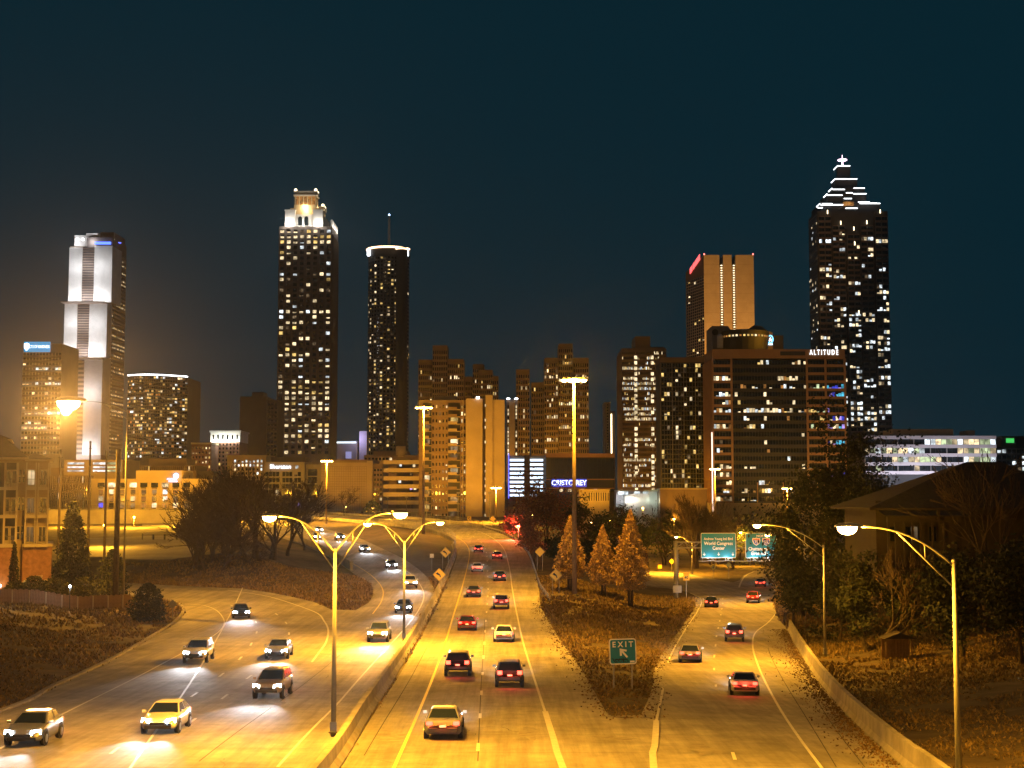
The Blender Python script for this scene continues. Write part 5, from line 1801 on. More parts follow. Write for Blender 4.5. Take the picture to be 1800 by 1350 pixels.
B.box('attic', 0, B.X(655), .4, 30, B.Z(813), B.Z(808), 'b_brown')
jm = MB()
for i in range(23):
    x = B.X(564 + 4 * i)
    jm.box(x - .05, x + .05, -.04, .02, 0, B.Z(820))
for i in range(16):
    z = B.Z(820 + 4.4 * i)
    jm.box(.1, B.X(645), -.05, .015, z - .05, z + .05)
B.part('panel_joint', jm, 'b_brown')
B.box('corner_pier', B.X(645), B.X(655), -.6, 3, 0, B.Z(810), 'b_tan')
B.box('flank', B.X(655), B.W, 1, 30, 0, B.Z(815), 'b_brown')
B.F(B.X(656), B.W, B.Z(890), B.Z(822), 3, 8, y=1, wf=.6, hf=.5, lit=.08, pal='wd', pier='b_brown')
B.flood(12000, -26, 8, 2)
B.done()
B = Bld('parking_garage', 'open parking garage with pale deck bands left of the balcony apartments', 674, 738, 560, py=850)
for i in range(7):
    z = B.Z(811 + 14.2 * i)
    B.box('deck_band', 0, B.W, -.3, .4, z - 1.1, z + .5, 'b_cream')
    B.box('deck', 0, B.W, .4, 26, z - 1.1, z - .7, 'b_grey')
B.box('core', B.W * .3, B.W * .7, 10, 24, 0, B.Z(806), 'b_granite')
for px, py, k in ((703, 817, 'c'), (727, 818, 'w'), (702, 846, 'c'), (722, 858, 'v'), (729, 858, 'w'), (722, 833, 'd')):
    B.lit.append((Vector((B.X(px), 2, B.Z(py))), 0, 1.0, 1.2, k))
B.flood(9000, -22, 7, 2)
B.done()
B = Bld('tank_roofs', 'flat dark roofs with a round rooftop tank behind the parking garage', 640, 738, 680, py=800)
B.box('wall', 0, B.W, 0, 26, 0, B.Z(800), 'b_brown')
B.box('upper_roof', B.X(655), B.X(715), 4, 22, B.Z(800), B.Z(793), 'b_brown')
B.part('tank', MB().lathe([(2.4, 0), (2.4, B.Z(785) - B.Z(803)), (2.1, B.Z(784) - B.Z(803))], 18, (B.X(704), 2, B.Z(803))), 'b_tan', smooth=True)
B.F(B.X(640), B.X(690), B.Z(812), B.Z(802), 8, 1, wf=.7, hf=.5, lit=.2, pal='wc', pier='b_brown')
B.flood(9000, -20, 9, 1)
B.done()
B = Bld('violet_block', 'small violet-lit block and lit terrace at the foot of the cylindrical hotel', 592, 646, 900, py=790)
B.box('terrace', 0, B.X(628), 0, 18, 0, B.Z(775), 'b_grey')
B.box('terrace_light', 0, B.X(626), -.6, .2, B.Z(779), B.Z(776.5), emit('terrace_white', (.8, .95, 1), 1.6))
B.box('violet_slab', B.X(632), B.X(645), -2, 10, 0, B.Z(758), 'b_lilac')
B.box('billboard', B.X(608), B.X(618), -1.4, -.8, B.Z(806), B.Z(794), emit('billboard', (.45, .45, .8), .5))
lamp('flood_bulb', B.root, (B.X(630), -9, B.Z(772)), 4000, (.6, .55, 1), .3)
B.done()

# yellow hotel on the left with its rear wings
B = Bld('yellow_hotel', 'yellow-lit low hotel with rows of square windows and a small blue roof sign', 160, 352, 470, py=860)
zt = B.Z(843)
B.box('wall', 0, B.W, 0, 20, 0, zt, 'b_cream')
B.box('sign_wall', B.X(239), B.X(320), -.3, 16, zt - .5, B.Z(827), 'b_cream')
B.box('coping', -.1, B.W + .1, -.25, 20, zt, zt + .3, 'b_cream')
for i in range(11):
    px = 234 + (i - 4) * 18.8
    if not 165 < px < 346:
        continue
    for r, py in enumerate((852.5, 864.5, 876.5, 888)):
        w = 2.3 if r == 0 else 1.5
        k = B.rng.choice('kdddwwcookb') if r else B.rng.choice('kkkdw')
        (B.dark if k == 'k' else B.lit).append((Vector((B.X(px), -.02, B.Z(py))), 0, w, 1.5, k))
        B.box('window_sill', B.X(px) - w * .35, B.X(px) + w * .35, -.35, 0, B.Z(py) - 1.25, B.Z(py) - .8, 'b_granite')
    B.box('wall_rib', B.X(px + 9.4) - .08, B.X(px + 9.4) + .08, -.18, .05, 0, zt - .4, 'b_cream')
bl = emit('blue_sign', (.35, .55, 1.0), 3)
B.part('sign_globe', MB().lathe([(.1, -.95), (.7, -.65), (.95, 0), (.7, .65), (.1, .95)], 12, (B.X(310), -.9, B.Z(836.5))), bl, smooth=True)
sm = MB()
rs = random.Random(8)
for r, (pa, pb, py) in enumerate(((294, 312, 842), (297, 313, 846))):
    for i in range(8):
        x = B.X(pa + (pb - pa) * i / 8)
        z = B.Z(py)
        sm.tube([(x, -.6, z - .3), (x + .1, -.6, z + .3), (x + .25, -.6, z + rs.uniform(-.3, .3))], .07, 5)
B.part('sign_strokes', sm, bl)
B.flood(9000, -22, 7, 3)
B.done()
B = Bld('rear_wing', 'brown upper wing with louvred parapet behind the yellow hotel', 222, 372, 560, py=820)
B.box('wall', 0, B.X(345), 0, 20, 0, B.Z(818), 'b_brown')
B.box('roof_house', B.X(258), B.X(325), 3, 18, B.Z(818), B.Z(806), 'b_brown')
B.box('side_block', B.X(345), B.W, 2, 18, 0, B.Z(828), 'b_granite')
B.F(B.X(225), B.X(345), B.Z(829), B.Z(818), 34, 1, wf=.6, hf=.7, lit=.05, pal='wy', pier='b_brown')
B.flood(6000, -20, 12, 2)
B.done()
B = Bld('left_office', 'brown low office with white-lit floor bands right of the apartment house', 86, 216, 500, py=850)
B.box('wall', 0, B.X(118), 2, 22, 0, B.Z(822), 'b_brown')
B.box('main_block', B.X(112), B.W, 0, 22, 0, B.Z(808), 'b_tan')
for i in range(3):
    z = B.Z(814.5 + 6.3 * i)
    for a, b2, k in ((118, 147, 'c'), (163, 185, 'c'), (188, 212, 'g')):
        B.lit.append((Vector(((B.X(a) + B.X(b2)) / 2, -.02, z)), 0, B.X(b2) - B.X(a), .75, k))
    B.box('floor_band', B.X(112), B.W, -.35, 0, z - 1.05, z - .45, 'b_tan')
B.F(B.X(88), B.X(165), B.Z(893), B.Z(836), 22, 4, y=-.02, wf=.4, hf=.8, lit=.06, pal='cwd', pier='b_brown', pproud=.3)
B.flood(10000, -24, 10, 2)
B.done()

# ------------------------------------------------------------------ apartment house on the left bank
M['siding'] = mat('siding_cream', (0.3, 0.23, 0.15), 0.8, 0.1, .6, .1)
M['trim'] = mat('trim_paint', (0.42, 0.36, 0.27), 0.6, 0.06, 1)
M['shingle'] = mat('roof_shingle', (0.04, 0.032, 0.03), 0.95, 0.35, 2.2, 0.4)
M['brick'] = mat('brick', (0.24, 0.12, 0.08), 0.9, 0.3, 2.0, .2)
M['brick_pale'] = mat('pale_brick', (0.34, 0.28, 0.24), 0.9, 0.3, 2.0, .2)
B = Bld('apartment_house', 'three-storey cream apartment house with balconies, corner turret and brick base', -60, 86, 190, 'house', py=900, zb=None)
A = B
zs = [B.Z(1012), B.Z(956), B.Z(905), B.Z(856), B.Z(808)]
x32, x45, x85 = B.X(32), B.X(45), B.X(86)
B.box('wall', 0, x45, 2.2, 14, 0, zs[4], 'siding')
B.box('brick_base', -.05, x32, .1, 2.3, 0, zs[1] - .3, 'brick')
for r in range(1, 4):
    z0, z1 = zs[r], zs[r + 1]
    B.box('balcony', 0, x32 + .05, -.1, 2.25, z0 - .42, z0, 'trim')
    B.box('shade_panel', 0, x32 - .1, 2.05, 2.15, z0, z1 - .42, 'b_dark')  # dark panel standing in for the shade at the back of the balcony
    for px in (16, 27):
        w = B.box('door', B.X(px) - .45, B.X(px) + .35, 1.95, 2.04, z0, z0 + 2.3, 'trim')
        MB().box(B.X(px) - .3, B.X(px) + .2, 1.9, 1.96, z0 + .5, z0 + 2.1).build('pane', M['glass'], w)
    for px in (-30, -8, 12, 32):
        B.box('column', B.X(px) - .13, B.X(px) + .13, -.12, .16, z0, z1 - .42, 'trim')
    B.box('top_rail', 0, x32, -.04, .03, z0 + 1.02, z0 + 1.09, 'dark_steel')
    bars = MB()
    k = int(x32 / .16)
    for i in range(k):
        bars.box(i * .16, i * .16 + .025, -.02, .01, z0, z0 + 1.03)
    B.part('baluster', bars, 'dark_steel')
    tag(B.root.children[-1], kind=None)
    for px in (35.5, 42):
        w = B.box('window', B.X(px) - .2, B.X(px) + .2, 2.12, 2.2, z0 + .55, z0 + 2.35, 'trim')
        for dz in (.6, 1.5):
            MB().box(B.X(px) - .15, B.X(px) + .15, 2.08, 2.13, z0 + dz, z0 + dz + .8).build('pane', M['glass'], w)
# corner turret
B.box('turret', x45, x85 - .05, 1.4, 12, zs[1], zs[4], 'siding')
B.box('turret_base', x45 - .1, x85 + .5, .6, 12, 0, zs[1] - .35, 'brick')
B.box('base_cap', x45 - .2, x85 + .7, .4, 12, zs[1] - .35, zs[1], 'trim')
mb = MB()
for i in range(20):
    for j in range(9):
        mb.box(B.X(63) + j * .125 + (.06 if i % 2 else 0), B.X(63) + j * .125 + .11 + (.06 if i % 2 else 0), .52, .62, i * .17 + .2, i * .17 + .34)
tag(B.part('pale_brick', mb, 'brick_pale'), kind='stuff')
for px, m in ((51, LIT['y']), (83, M['glass'])):
    w, z0, z1 = .42, .9, 2.5
    poly = [(B.X(px) - w, z0), (B.X(px) + w, z0)] + [(B.X(px) + w * math.cos(q), z1 + w * math.sin(q)) for q in np.linspace(0, math.pi, 9)]
    ww = MB().slab([(a + (a - B.X(px)) * .2, c + (.1 if c > 1 else -.1)) for a, c in poly], .5, .58).build('arched_window', M['trim'], B.root)
    MB().slab(poly, .46, .5).build('pane', m, ww)
for r in range(1, 4):
    z0, z1 = zs[r], zs[r + 1]
    for pa, pb in ((46, 64), (66, 85)):
        xa, xb = B.X(pa), B.X(pb)
        B.box('balcony', xa, xb, -.05, 1.4, z0 - .4, z0, 'trim')
        B.box('top_rail', xa, xb, .0, .06, z0 + 1.0, z0 + 1.07, 'dark_steel')
        bars = MB()
        for i in range(int((xb - xa) / .15)):
            bars.box(xa + i * .15, xa + i * .15 + .022, .02, .045, z0, z0 + 1.0)
        B.part('baluster', bars, 'dark_steel')
        for x in (xa, xb - .16):
            B.box('column', x, x + .16, -.06, .14, z0, z1 - .4, 'trim')
        cxm = (xa + xb) / 2
        dr = B.box('door', cxm - .5, cxm + .5, 1.28, 1.38, z0, z0 + 2.35, 'trim')
        MB().box(cxm - .4, cxm - .04, 1.22, 1.3, z0 + .3, z0 + 2.2).box(cxm + .04, cxm + .4, 1.22, 1.3, z0 + .3, z0 + 2.2).build('pane', LIT['w'] if (pa == 46 and r == 3) else (LIT['d'] if pa == 46 else M['glass']), dr)
def hip(B, x0, x1, y0, y1, z, h, rx0, rx1, ry, m='shingle', name='roof'):
    """hipped roof: eaves rectangle and a ridge from rx0 to rx1"""
    mb = MB()
    mb.add([(x0, y0, z), (x1, y0, z), (x1, y1, z), (x0, y1, z), (rx0, ry, z + h), (rx1, ry, z + h)], [(0, 1, 5, 4), (1, 2, 5), (2, 3, 4, 5), (3, 0, 4), (3, 2, 1, 0)])
    r = B.part(name, mb, m)
    MB().box(x0 + .02, x1 - .02, y0 + .02, y1 - .02, z - .22, z - .01).build('fascia', M['trim'], r)
    return r
hip(B, -.8, x45 + .35, -.9, 15, zs[4] + .25, 2.9, 1.0, B.X(8), 7)
hip(B, x45 - .1, x85 + .4, -.5, 12, zs[4] + .05, .95, B.X(56), B.X(62), 5)
# taller wing behind
zb2 = zs[4]
B.box('rear_wall', 0, B.X(82, 20), 20, 30, 0, B.Z(778, 20), 'siding')
hip(B, -6, B.X(100, 20), 18.5, 32, B.Z(774, 20), B.Z(736, 20) - B.Z(774, 20), -2, B.X(-2, 20), 25)
for px in (8, 30, 46, 62, 76):
    w = B.box('window', B.X(px, 20) - .4, B.X(px, 20) + .4, 19.9, 20.0, B.Z(798, 20), B.Z(784, 20), 'trim')
    MB().box(B.X(px, 20) - .32, B.X(px, 20) + .32, 19.86, 19.92, B.Z(797, 20), B.Z(785, 20)).build('pane', M['glass'], w)
pl = MB().cbox((B.X(2), -.3, 2.0), (.3, .25, .45)).build('porch_lamp', LIT['W'], B.root)
lamp('bulb', B.root, (B.X(2), -.7, 2.0), 160, (1, .75, .35), .1)
B.done()
th = math.radians(18)          # the house stands square to the sight line past its turret
B.root.rotation_euler = (0, 0, th)
B.root.location = (B.x0 + x85 * (1 - math.cos(th)), B.d - x85 * math.sin(th), B.zb)

# picket fence on the bank
f0, f1 = G(-70, 141), G(232, 161)
fn = thing('picket_fence', 'low brown board fence along the top of the left grass bank', 'fence', (f0.x, f0.y, f0.z))
M['fence_wood'] = mat('fence_wood', (0.2, 0.13, 0.09), 0.9, 0.35, 3, .2)
Ln = int((f1 - f0).length / .2)
bm_board = MB().box(0, .17, 0, .03, -.6, 1.45).mesh('board'); bm_board.materials.append(M['fence_wood'])
for i in range(Ln):
    t = i / Ln
    p = f0.lerp(f1, t)
    o = link('board', bm_board, None, fn, (p.x - f0.x, p.y - f0.y, gz(p.x, p.y) - f0.z + .06 * math.sin(i * 1.7)), (0, 0, math.atan2(f1.y - f0.y, f1.x - f0.x)))
    if i % 11 == 0:
        MB().box(-.06, .06, -.12, -.02, -.6, 1.42).build('post', M['trim'], fn, loc=(p.x - f0.x, p.y - f0.y, gz(p.x, p.y) - f0.z))

# dark house on the right hill
B = Bld('dark_house', 'unlit house with a broad hipped roof and porch behind the right hill trees', 1555, 1900, 135, 'house', py=950, dz=0, zb=4.0)
M['dark_siding'] = mat('dark_siding', (0.045, 0.032, 0.024), 0.85, 0.15, 1, .1)
zev = B.Z(893)
B.box('wall', 0, B.W, 3, 16, 0, zev, 'dark_siding')
mb = MB()
for i in range(26):
    z = .2 + i * .28
    mb.box(-.03, B.W, 2.93, 2.99, z, z + .22)
tag(B.part('siding_board', mb, 'dark_siding'), kind='stuff')
hr_ = hip(B, B.X(1535), B.W + 2, 1.2, 18, zev, B.Z(812, 10) - zev, B.X(1700, 10), B.W - 4, 9.5, 'shingle')
hr_.children[0].data.materials[0] = M['dark_siding']
B.box('porch_beam', B.X(1560), B.X(1690), -.2, .3, B.Z(918), B.Z(908), 'dark_siding')
for px in (1562, 1575, 1590, 1605, 1620, 1640, 1660):
    B.box('porch_post', B.X(px) - .09, B.X(px) + .09, -.05, .15, -2, B.Z(917), 'dark_siding')
B.part('porch_roof', MB().add([(B.X(1552), -.8, B.Z(906)), (B.X(1700), -.8, B.Z(906)), (B.X(1700), 3, B.Z(892)), (B.X(1552), 3, B.Z(892))], [(0, 1, 2, 3)]).box(B.X(1552), B.X(1700), -.8, -.7, B.Z(908), B.Z(906)), 'shingle')
for px in (1648, 1716):
    B.box('chimney_post', B.X(px) - .12, B.X(px) + .12, -.6, -.3, B.Z(915), B.Z(896), 'dark_siding')
for px, lit_ in ((1585, 0), (1610, 0), (1622, 1), (1655, 0)):
    w = B.box('window', B.X(px) - .4, B.X(px) + .4, 2.86, 2.95, B.Z(955), B.Z(925), 'dark_siding')
    MB().box(B.X(px) - .32, B.X(px) + .32, 2.8, 2.88, B.Z(953), B.Z(927)).build('pane', LIT['d'] if lit_ else M['glass'], w)
B.done()
# small shed between trees
B = Bld('garden_shed', 'small open slatted shed glimpsed at the crest of the right hill', 1556, 1606, 118, 'shed', py=1090, zb=float(ground_z(np.array([31.5]), np.array([118.0]))[0]) - .3)
for i in range(9):
    B.box('slat', B.W * i / 9, B.W * i / 9 + .13, -.03, .03, 0, 2.0 - abs(i - 4) * .06, 'fence_wood')
B.box('back_wall', 0, B.W, 1.4, 1.5, 0, 2.0, 'fence_wood')
B.part('roof', MB().add([(-.2, -.3, 2.0), (B.W + .2, -.3, 2.0), (B.W + .2, 1.7, 2.0), (-.2, 1.7, 2.0), (B.W / 2, -.3, 2.5), (B.W / 2, 1.7, 2.5)], [(0, 1, 4), (2, 3, 5), (1, 2, 5, 4), (3, 0, 4, 5), (3, 2, 1, 0)]), 'shingle')
B.done()
# far street lamps in the city, like the small lights between the trees
CITY = [(1185, 330, 912), (655, 505, 893), (607, 520, 902), (1106, 360, 906), (1072, 380, 915), (1130, 470, 893), (183, 300, 923), (1040, 345, 918), (690, 470, 900), (935, 400, 905), (120, 400, 905), (235, 402, 912), (322, 405, 910), (420, 445, 908), (500, 455, 905)]
CL = ['left of the gantry', 'by the bare spreading tree', 'before the blank hall', 'behind the tallest conical tree', 'behind the middle conical tree', 'below the white-lit podium', 'behind the cedar', 'behind the first conical tree', 'before the parking garage', 'behind the red-leaved tree', 'behind the apartment house by the tall wall', 'at the tall wall below the yellow hotel', 'at the tall wall beside the copse', 'behind the copse', 'behind the lone bare tree']
for (px, d, py), cl in zip(CITY, CL):
    b = G(px, d)
    r = thing('post_lamp', 'small distant street lamp on a slim post ' + cl, 'street lamp', b, 0, 'distant street lamps beyond the trees')
    h = max(3.0, zat(py, d) - b.z)
    MB().tube([(0, 0, -.3), (0, 0, h)], [.1, .06], 7).build('pole', M['dark_steel'], r)
    hd = MB().lathe([(.1, .25), (.3, .1), (.3, 0)], 8, (0, 0, h)).build('lamp_head', M['housing'], r)
    MB().lathe([(.28, 0), (.2, -.2), (.05, -.28)], 8, (0, 0, h)).build('lens', M['lens_far'], hd)
    lamp('bulb', r, (0, -.6, h + .1), 45000 if px in (120, 235, 322, 420, 500) else (24000 if px == 183 else 1500), SODIUM, .2)
    if px not in (120, 235, 322, 420, 500):
        lamp('bulb', r, (0, -.1, h - .5), 6000, SODIUM, .2, 'SPOT', (0, 0, 0), math.radians(150), .5)
# ------------------------------------------------------------------ vegetation
def leaf_mesh(name, pts, size, seed, aspect=1.5, up=0.0):
    """one quad leaf (or spray) per point, random orientation"""
    rs = np.random.RandomState(seed)
    n = len(pts)
    a = rs.normal(size=(n, 3)); a /= np.linalg.norm(a, axis=1)[:, None]
    a[:, 2] += up
    b = rs.normal(size=(n, 3))
    b -= a * (a * b).sum(1)[:, None] / (a * a).sum(1)[:, None]
    a /= np.linalg.norm(a, axis=1)[:, None]
    b /= np.linalg.norm(b, axis=1)[:, None]
    s = size * rs.uniform(.55, 1.35, n)[:, None]
    a = a * s * aspect / 2; b = b * s / 2
    V = np.stack([pts - a, pts + b * .8, pts + a, pts - b * .8], 1).reshape(-1, 3)
    return np_mesh(name, V, np.arange(n * 4).reshape(n, 4), False)
def branch_tree(seed, h, spread=.5, depth=5, trunk_r=None, stems=1, lean=.1, up=.25, kids=3, first=.28, ratio=.68, droop=0.0, rmin=.022):
    """limbs as tapered tubes; returns (MB limbs, MB twigs, tips)"""
    rs = random.Random(seed)
    limbs, twigs, tips = MB(), MB(), []
    r0 = trunk_r or h * .016
    def grow(p, d, L, r, lv):
        n = 3 if lv < 3 else 2
        pts, rad = [p], [r]
        q = p.copy()
        dd = d.copy()
        for i in range(n):
            dd = (dd + Vector((rs.gauss(0, .13), rs.gauss(0, .13), rs.gauss(0, .08) + up * .12 - droop * lv * .02))).normalized()
            q = q + dd * (L / n)
            pts.append(q.copy()); rad.append(r * (1 - .45 * (i + 1) / n))
        rad = [max(q_, rmin) for q_ in rad]
        (limbs if lv < 3 else twigs).tube(pts, rad, 7 if lv == 0 else (5 if lv < 3 else 3), cap=False)
        if lv >= depth:
            tips.append(q.copy())
            return
        for k in range(kids + (1 if lv < 2 else 0)):
            t = rs.uniform(.35, 1.0) if k else 1.0
            j = min(n, max(1, int(round(t * n))))
            a = rs.uniform(0, 2 * math.pi)
            side = dd.orthogonal().normalized()
            side.rotate(Matrix.Rotation(a, 3, dd))
            ang = spread * rs.uniform(.6, 1.3) * (.4 if k == 0 else 1)
            nd = (dd * math.cos(ang) + side * math.sin(ang) + Vector((0, 0, up * .5))).normalized()
            grow(pts[j].copy(), nd, L * ratio * rs.uniform(.8, 1.15), rad[j] * (.72 if k else .85), lv + 1)
    for s in range(stems):
        d = Vector((rs.gauss(0, lean), rs.gauss(0, lean), 1)).normalized()
        off = Vector((rs.gauss(0, .35), rs.gauss(0, .3), -.3)) if stems > 1 else Vector((0, 0, -.3))
        grow(off, d, h * first, r0, 0)
    top = max((t.z for t in tips), default=h)
    k = h / top
    for mb in (limbs, twigs):
        mb.v = [(x * k, y * k, z * k) for x, y, z in mb.v]
    return limbs, twigs, [t * k for t in tips]
def tree(name, label, loc, limbs, twigs, crown=None, leafm=None, group=None, rz_=0.0):
    root = thing(name, label, 'tree', loc, rz_, group)
    t = limbs.build('trunk', M['bark'], root, smooth=True) if isinstance(limbs, MB) else link('trunk', limbs, M['bark'], root)
    if twigs is not None:
        (twigs.build('twigs', M['twig'], root) if isinstance(twigs, MB) else link('twigs', twigs, M['twig'], root))
    if crown is not None:
        link('crown', crown, leafm, root)
    return root
M['leaf_brown'] = leaf_mat('leaf_brown', (0.2, 0.125, 0.05), (0.44, 0.29, 0.12))
M['leaf_red'] = leaf_mat('leaf_red', (0.10, 0.03, 0.02), (0.24, 0.08, 0.04))
M['leaf_dark'] = leaf_mat('leaf_dark', (0.02, 0.03, 0.018), (0.05, 0.065, 0.03))
M['leaf_cedar'] = leaf_mat('leaf_cedar', (0.018, 0.026, 0.016), (0.04, 0.045, 0.026))
M['leaf_hedge'] = leaf_mat('leaf_hedge', (0.03, 0.035, 0.018), (0.08, 0.08, 0.035))

# --- bare trees on the mound: four shapes, each tree its own object
protos = []
for s, (sp, st) in enumerate(((.5, 1), (.42, 2), (.55, 1), (.45, 3))):
    li, tw, tips = branch_tree(20 + s, 13.0, sp, 6, .24, st, .07, .22, 3 if st < 3 else 2, .24, .74, rmin=.026)
    protos.append((li.mesh('trunk'), tw.mesh('twigs')))
for a, b_ in protos:
    a.materials.append(M['bark']); b_.materials.append(M['twig'])
MOUND = [(505, 978, 838, 'lone bare tree standing right of the wooded mound near the retaining wall'), (455, 986, 810, 'tall bare tree on the mound right beside a forked one'), (438, 990, 818, 'bare forked tree in the middle of the mound copse'),
         (417, 972, 823, 'slim bare tree in the mound copse in front of the lit road'), (404, 968, 830, 'bare tree on the back of the mound copse'), (395, 978, 826, 'bare tree with dense twigs on the mound'),
         (372, 990, 838, 'bare tree on the left side of the mound copse'), (352, 985, 850, 'low bushy bare tree at the left edge of the mound'), (362, 1008, 900, 'small bare thicket tree low on the mound flank'), (340, 1000, 895, 'small spreading bare tree beside the side street'), (388, 1005, 890, 'small bare tree low in front of the copse')]
MOUND += [(478, 984, 836, 'bare tree between the copse and the lone tree'), (535, 968, 872, 'small bare tree right of the lone tree by the wall')]
for i, (px, py, pt, lab) in enumerate(MOUND):
    b = ghit(px, py)
    h = zat(pt, b.y) - b.z
    k = h / 13.0
    a, c = protos[i % 4]
    r = thing('bare_tree', lab, 'tree', b, i * 1.3, 'bare trees on the mound')
    r.scale = (k * (1.3 if h < 9 else 1.15), k * (1.3 if h < 9 else 1.15), k)
    link('trunk', a, None, r); link('twigs', c, None, r)
def bare(px, d, pt, seed, lab, sp=.5, st=1, depth=5, wide=1.0, grp='bare trees between the roads and the city', py=None):
    b = ghit(px, py) if py else G(px, d)
    h = zat(pt, b.y) - b.z
    li, tw, tips = branch_tree(seed, h, sp, depth, h * .014, st, .12, .25, 3, .26, .7)
    r = tree('bare_tree', lab, b, li, tw, group=grp, rz_=seed)
    r.scale = (wide, wide, 1)
    return r
bare(605, 515, 853, 51, 'broad spreading bare tree in front of the blank concrete hall', .8, 1, 5, 1.25)
bare(1222, 330, 862, 52, 'tall upright bare tree left of the overhead signs', .35, 4, 5)
bare(1250, 345, 870, 53, 'upright bare tree behind the left green board', .35, 3, 5)
bare(1286, 335, 882, 54, 'round bare tree between the two green boards', .5, 2, 5)
bare(1165, 350, 885, 55, 'bare tree rising behind the right conical tree', .45, 2, 5)
bare(1035, 330, 880, 56, 'bare tree behind the first conical tree', .5, 1, 5)
bare(1085, 345, 888, 57, 'bare tree between the conical trees and the yellow annex', .5, 2, 5)
bare(1540, 122, 960, 58, 'faint bare tree on the right hill crest', .55, 1, 5)
bare(1735, 128, 770, 59, 'thin bare tree over the dark house roof', .5, 1, 5)

# --- brown-leaved conical trees
def conical(px, py, pt, wpx, seed, lab, n=12000):
    b = ghit(px, py)
    h = zat(pt, b.y) - b.z
    w = wpx * b.y / FPX / 2
    rs = np.random.RandomState(seed)
    t = rs.beta(1.05, 1.5, n)
    prof = np.interp(t, [0, .1, .22, .5, .8, 1], [.62, .92, 1.0, .74, .33, .03])
    rr = np.sqrt(rs.uniform(.12, 1.05, n)) * prof * w
    q = rs.uniform(0, 2 * np.pi, n)
    lump = 1 + .17 * np.sin(q * 5 + t * 19) + .12 * np.sin(q * 9 - t * 31 + 1) + .1 * np.sin(t * 57 + q * 3)
    P = np.stack([rr * lump * np.cos(q), rr * lump * np.sin(q), h * (.17 + .83 * t)], -1)
    li, tw = MB(), MB()
    r2 = random.Random(seed)
    for s in range(3):
        a = s * 2.1 + seed
        li.tube([(.25 * math.cos(a), .25 * math.sin(a), -.3), (.3 * math.cos(a), .3 * math.sin(a), h * .3), (.1 * math.cos(a), .1 * math.sin(a), h * .92)], [.2, .15, .02], 7)
    for i in range(120):
        t_ = r2.uniform(.1, .95)
        a = r2.uniform(0, 6.28)
        L = float(np.interp(t_, [0, .1, .22, .5, .8, 1], [.62, .92, 1.0, .74, .33, .03])) * w
        z = h * (.1 + .8 * t_)
        tw.tube([(0, 0, z), (L * .6 * math.cos(a), L * .6 * math.sin(a), z + L * .5), (L * math.cos(a), L * math.sin(a), z + L * 1.0)], [.04, .025, .008], 3, cap=False)
    return tree('conical_tree', lab, b, li, tw, leaf_mesh('crown', P, .165, seed, 1.7), M['leaf_brown'], 'brown conical trees')
conical(1003, 1040, 906, 50, 1, 'brown-leaved conical tree crossed by the high mast pole')
conical(1060, 1050, 922, 48, 2, 'shortest brown-leaved conical tree, standing between the other two')
conical(1109, 1066, 895, 60, 3, 'tallest brown-leaved conical tree nearest the ramp', 14500)

def clump_tree(name, px, d, pt, wpx, seed, lab, leafm, n=5200, size=.32, base=.25, group=None, clumps=38, depth=4, flat=1.0, py=None, cat='tree'):
    """limbs with leaf clumps gathered at the branch ends, gaps between them"""
    b = ghit(px, py) if py else G(px, d)
    h = zat(pt, b.y) - b.z
    w = wpx * b.y / FPX / 2
    li, tw, tips = branch_tree(seed, h * .93, .55, depth, h * .018, 1, .08, .2, 3, .3, .68)
    T = np.array([list(t) for t in tips])
    m = max(abs(T[:, :2]).max(), .1)
    k = w / m
    for mb in (li, tw):
        mb.v = [(x * (1 + (k - 1) * min(1, z / (h * .5))), y * (1 + (k - 1) * min(1, z / (h * .5))), z) for x, y, z in mb.v]
    T[:, :2] *= k
    T = T[T[:, 2] > h * base] if (T[:, 2] > h * base).sum() > 8 else T
    rs = np.random.RandomState(seed)
    C = T[rs.randint(0, len(T), clumps)]
    extra = rs.normal(size=(clumps // 2, 3)) * np.array([w * .5, w * .5, h * .2]) + np.array([0, 0, h * (base + 1) / 2])
    C = np.concatenate([C, extra])
    sz = rs.uniform(.5, 1.15, len(C)) * max(w, h * .25) * .27
    idx_ = rs.randint(0, len(C), n)
    P = C[idx_] + rs.normal(size=(n, 3)) * sz[idx_][:, None] * np.array([1, 1, .7 * flat])
    P = P[P[:, 2] > .2]
    r = tree(name, lab, b, li, tw, leaf_mesh('crown', P, size, seed), M[leafm], group)
    r['category'] = cat
    return r
RB = 'red-leaved trees by the guardrail'
clump_tree('red_leaved_tree', 962, 300, 852, 88, 61, 'large red-brown leaved tree below the blue school sign', 'leaf_red', 6500, .34, .25, RB)
clump_tree('red_leaved_tree', 924, 310, 868, 56, 62, 'red-leaved tree in front of the striped garage', 'leaf_red', 4000, .32, .2, RB)
clump_tree('red_leaved_tree', 938, 255, 915, 46, 63, 'small red-leaved tree close behind the guardrail', 'leaf_red', 3200, .25, .25, RB)
clump_tree('red_leaved_tree', 905, 330, 905, 34, 64, 'low red-leaved tree by the end of the guardrail curve', 'leaf_red', 2200, .3, .15, RB)
DB = 'dark trees behind the conical trees'
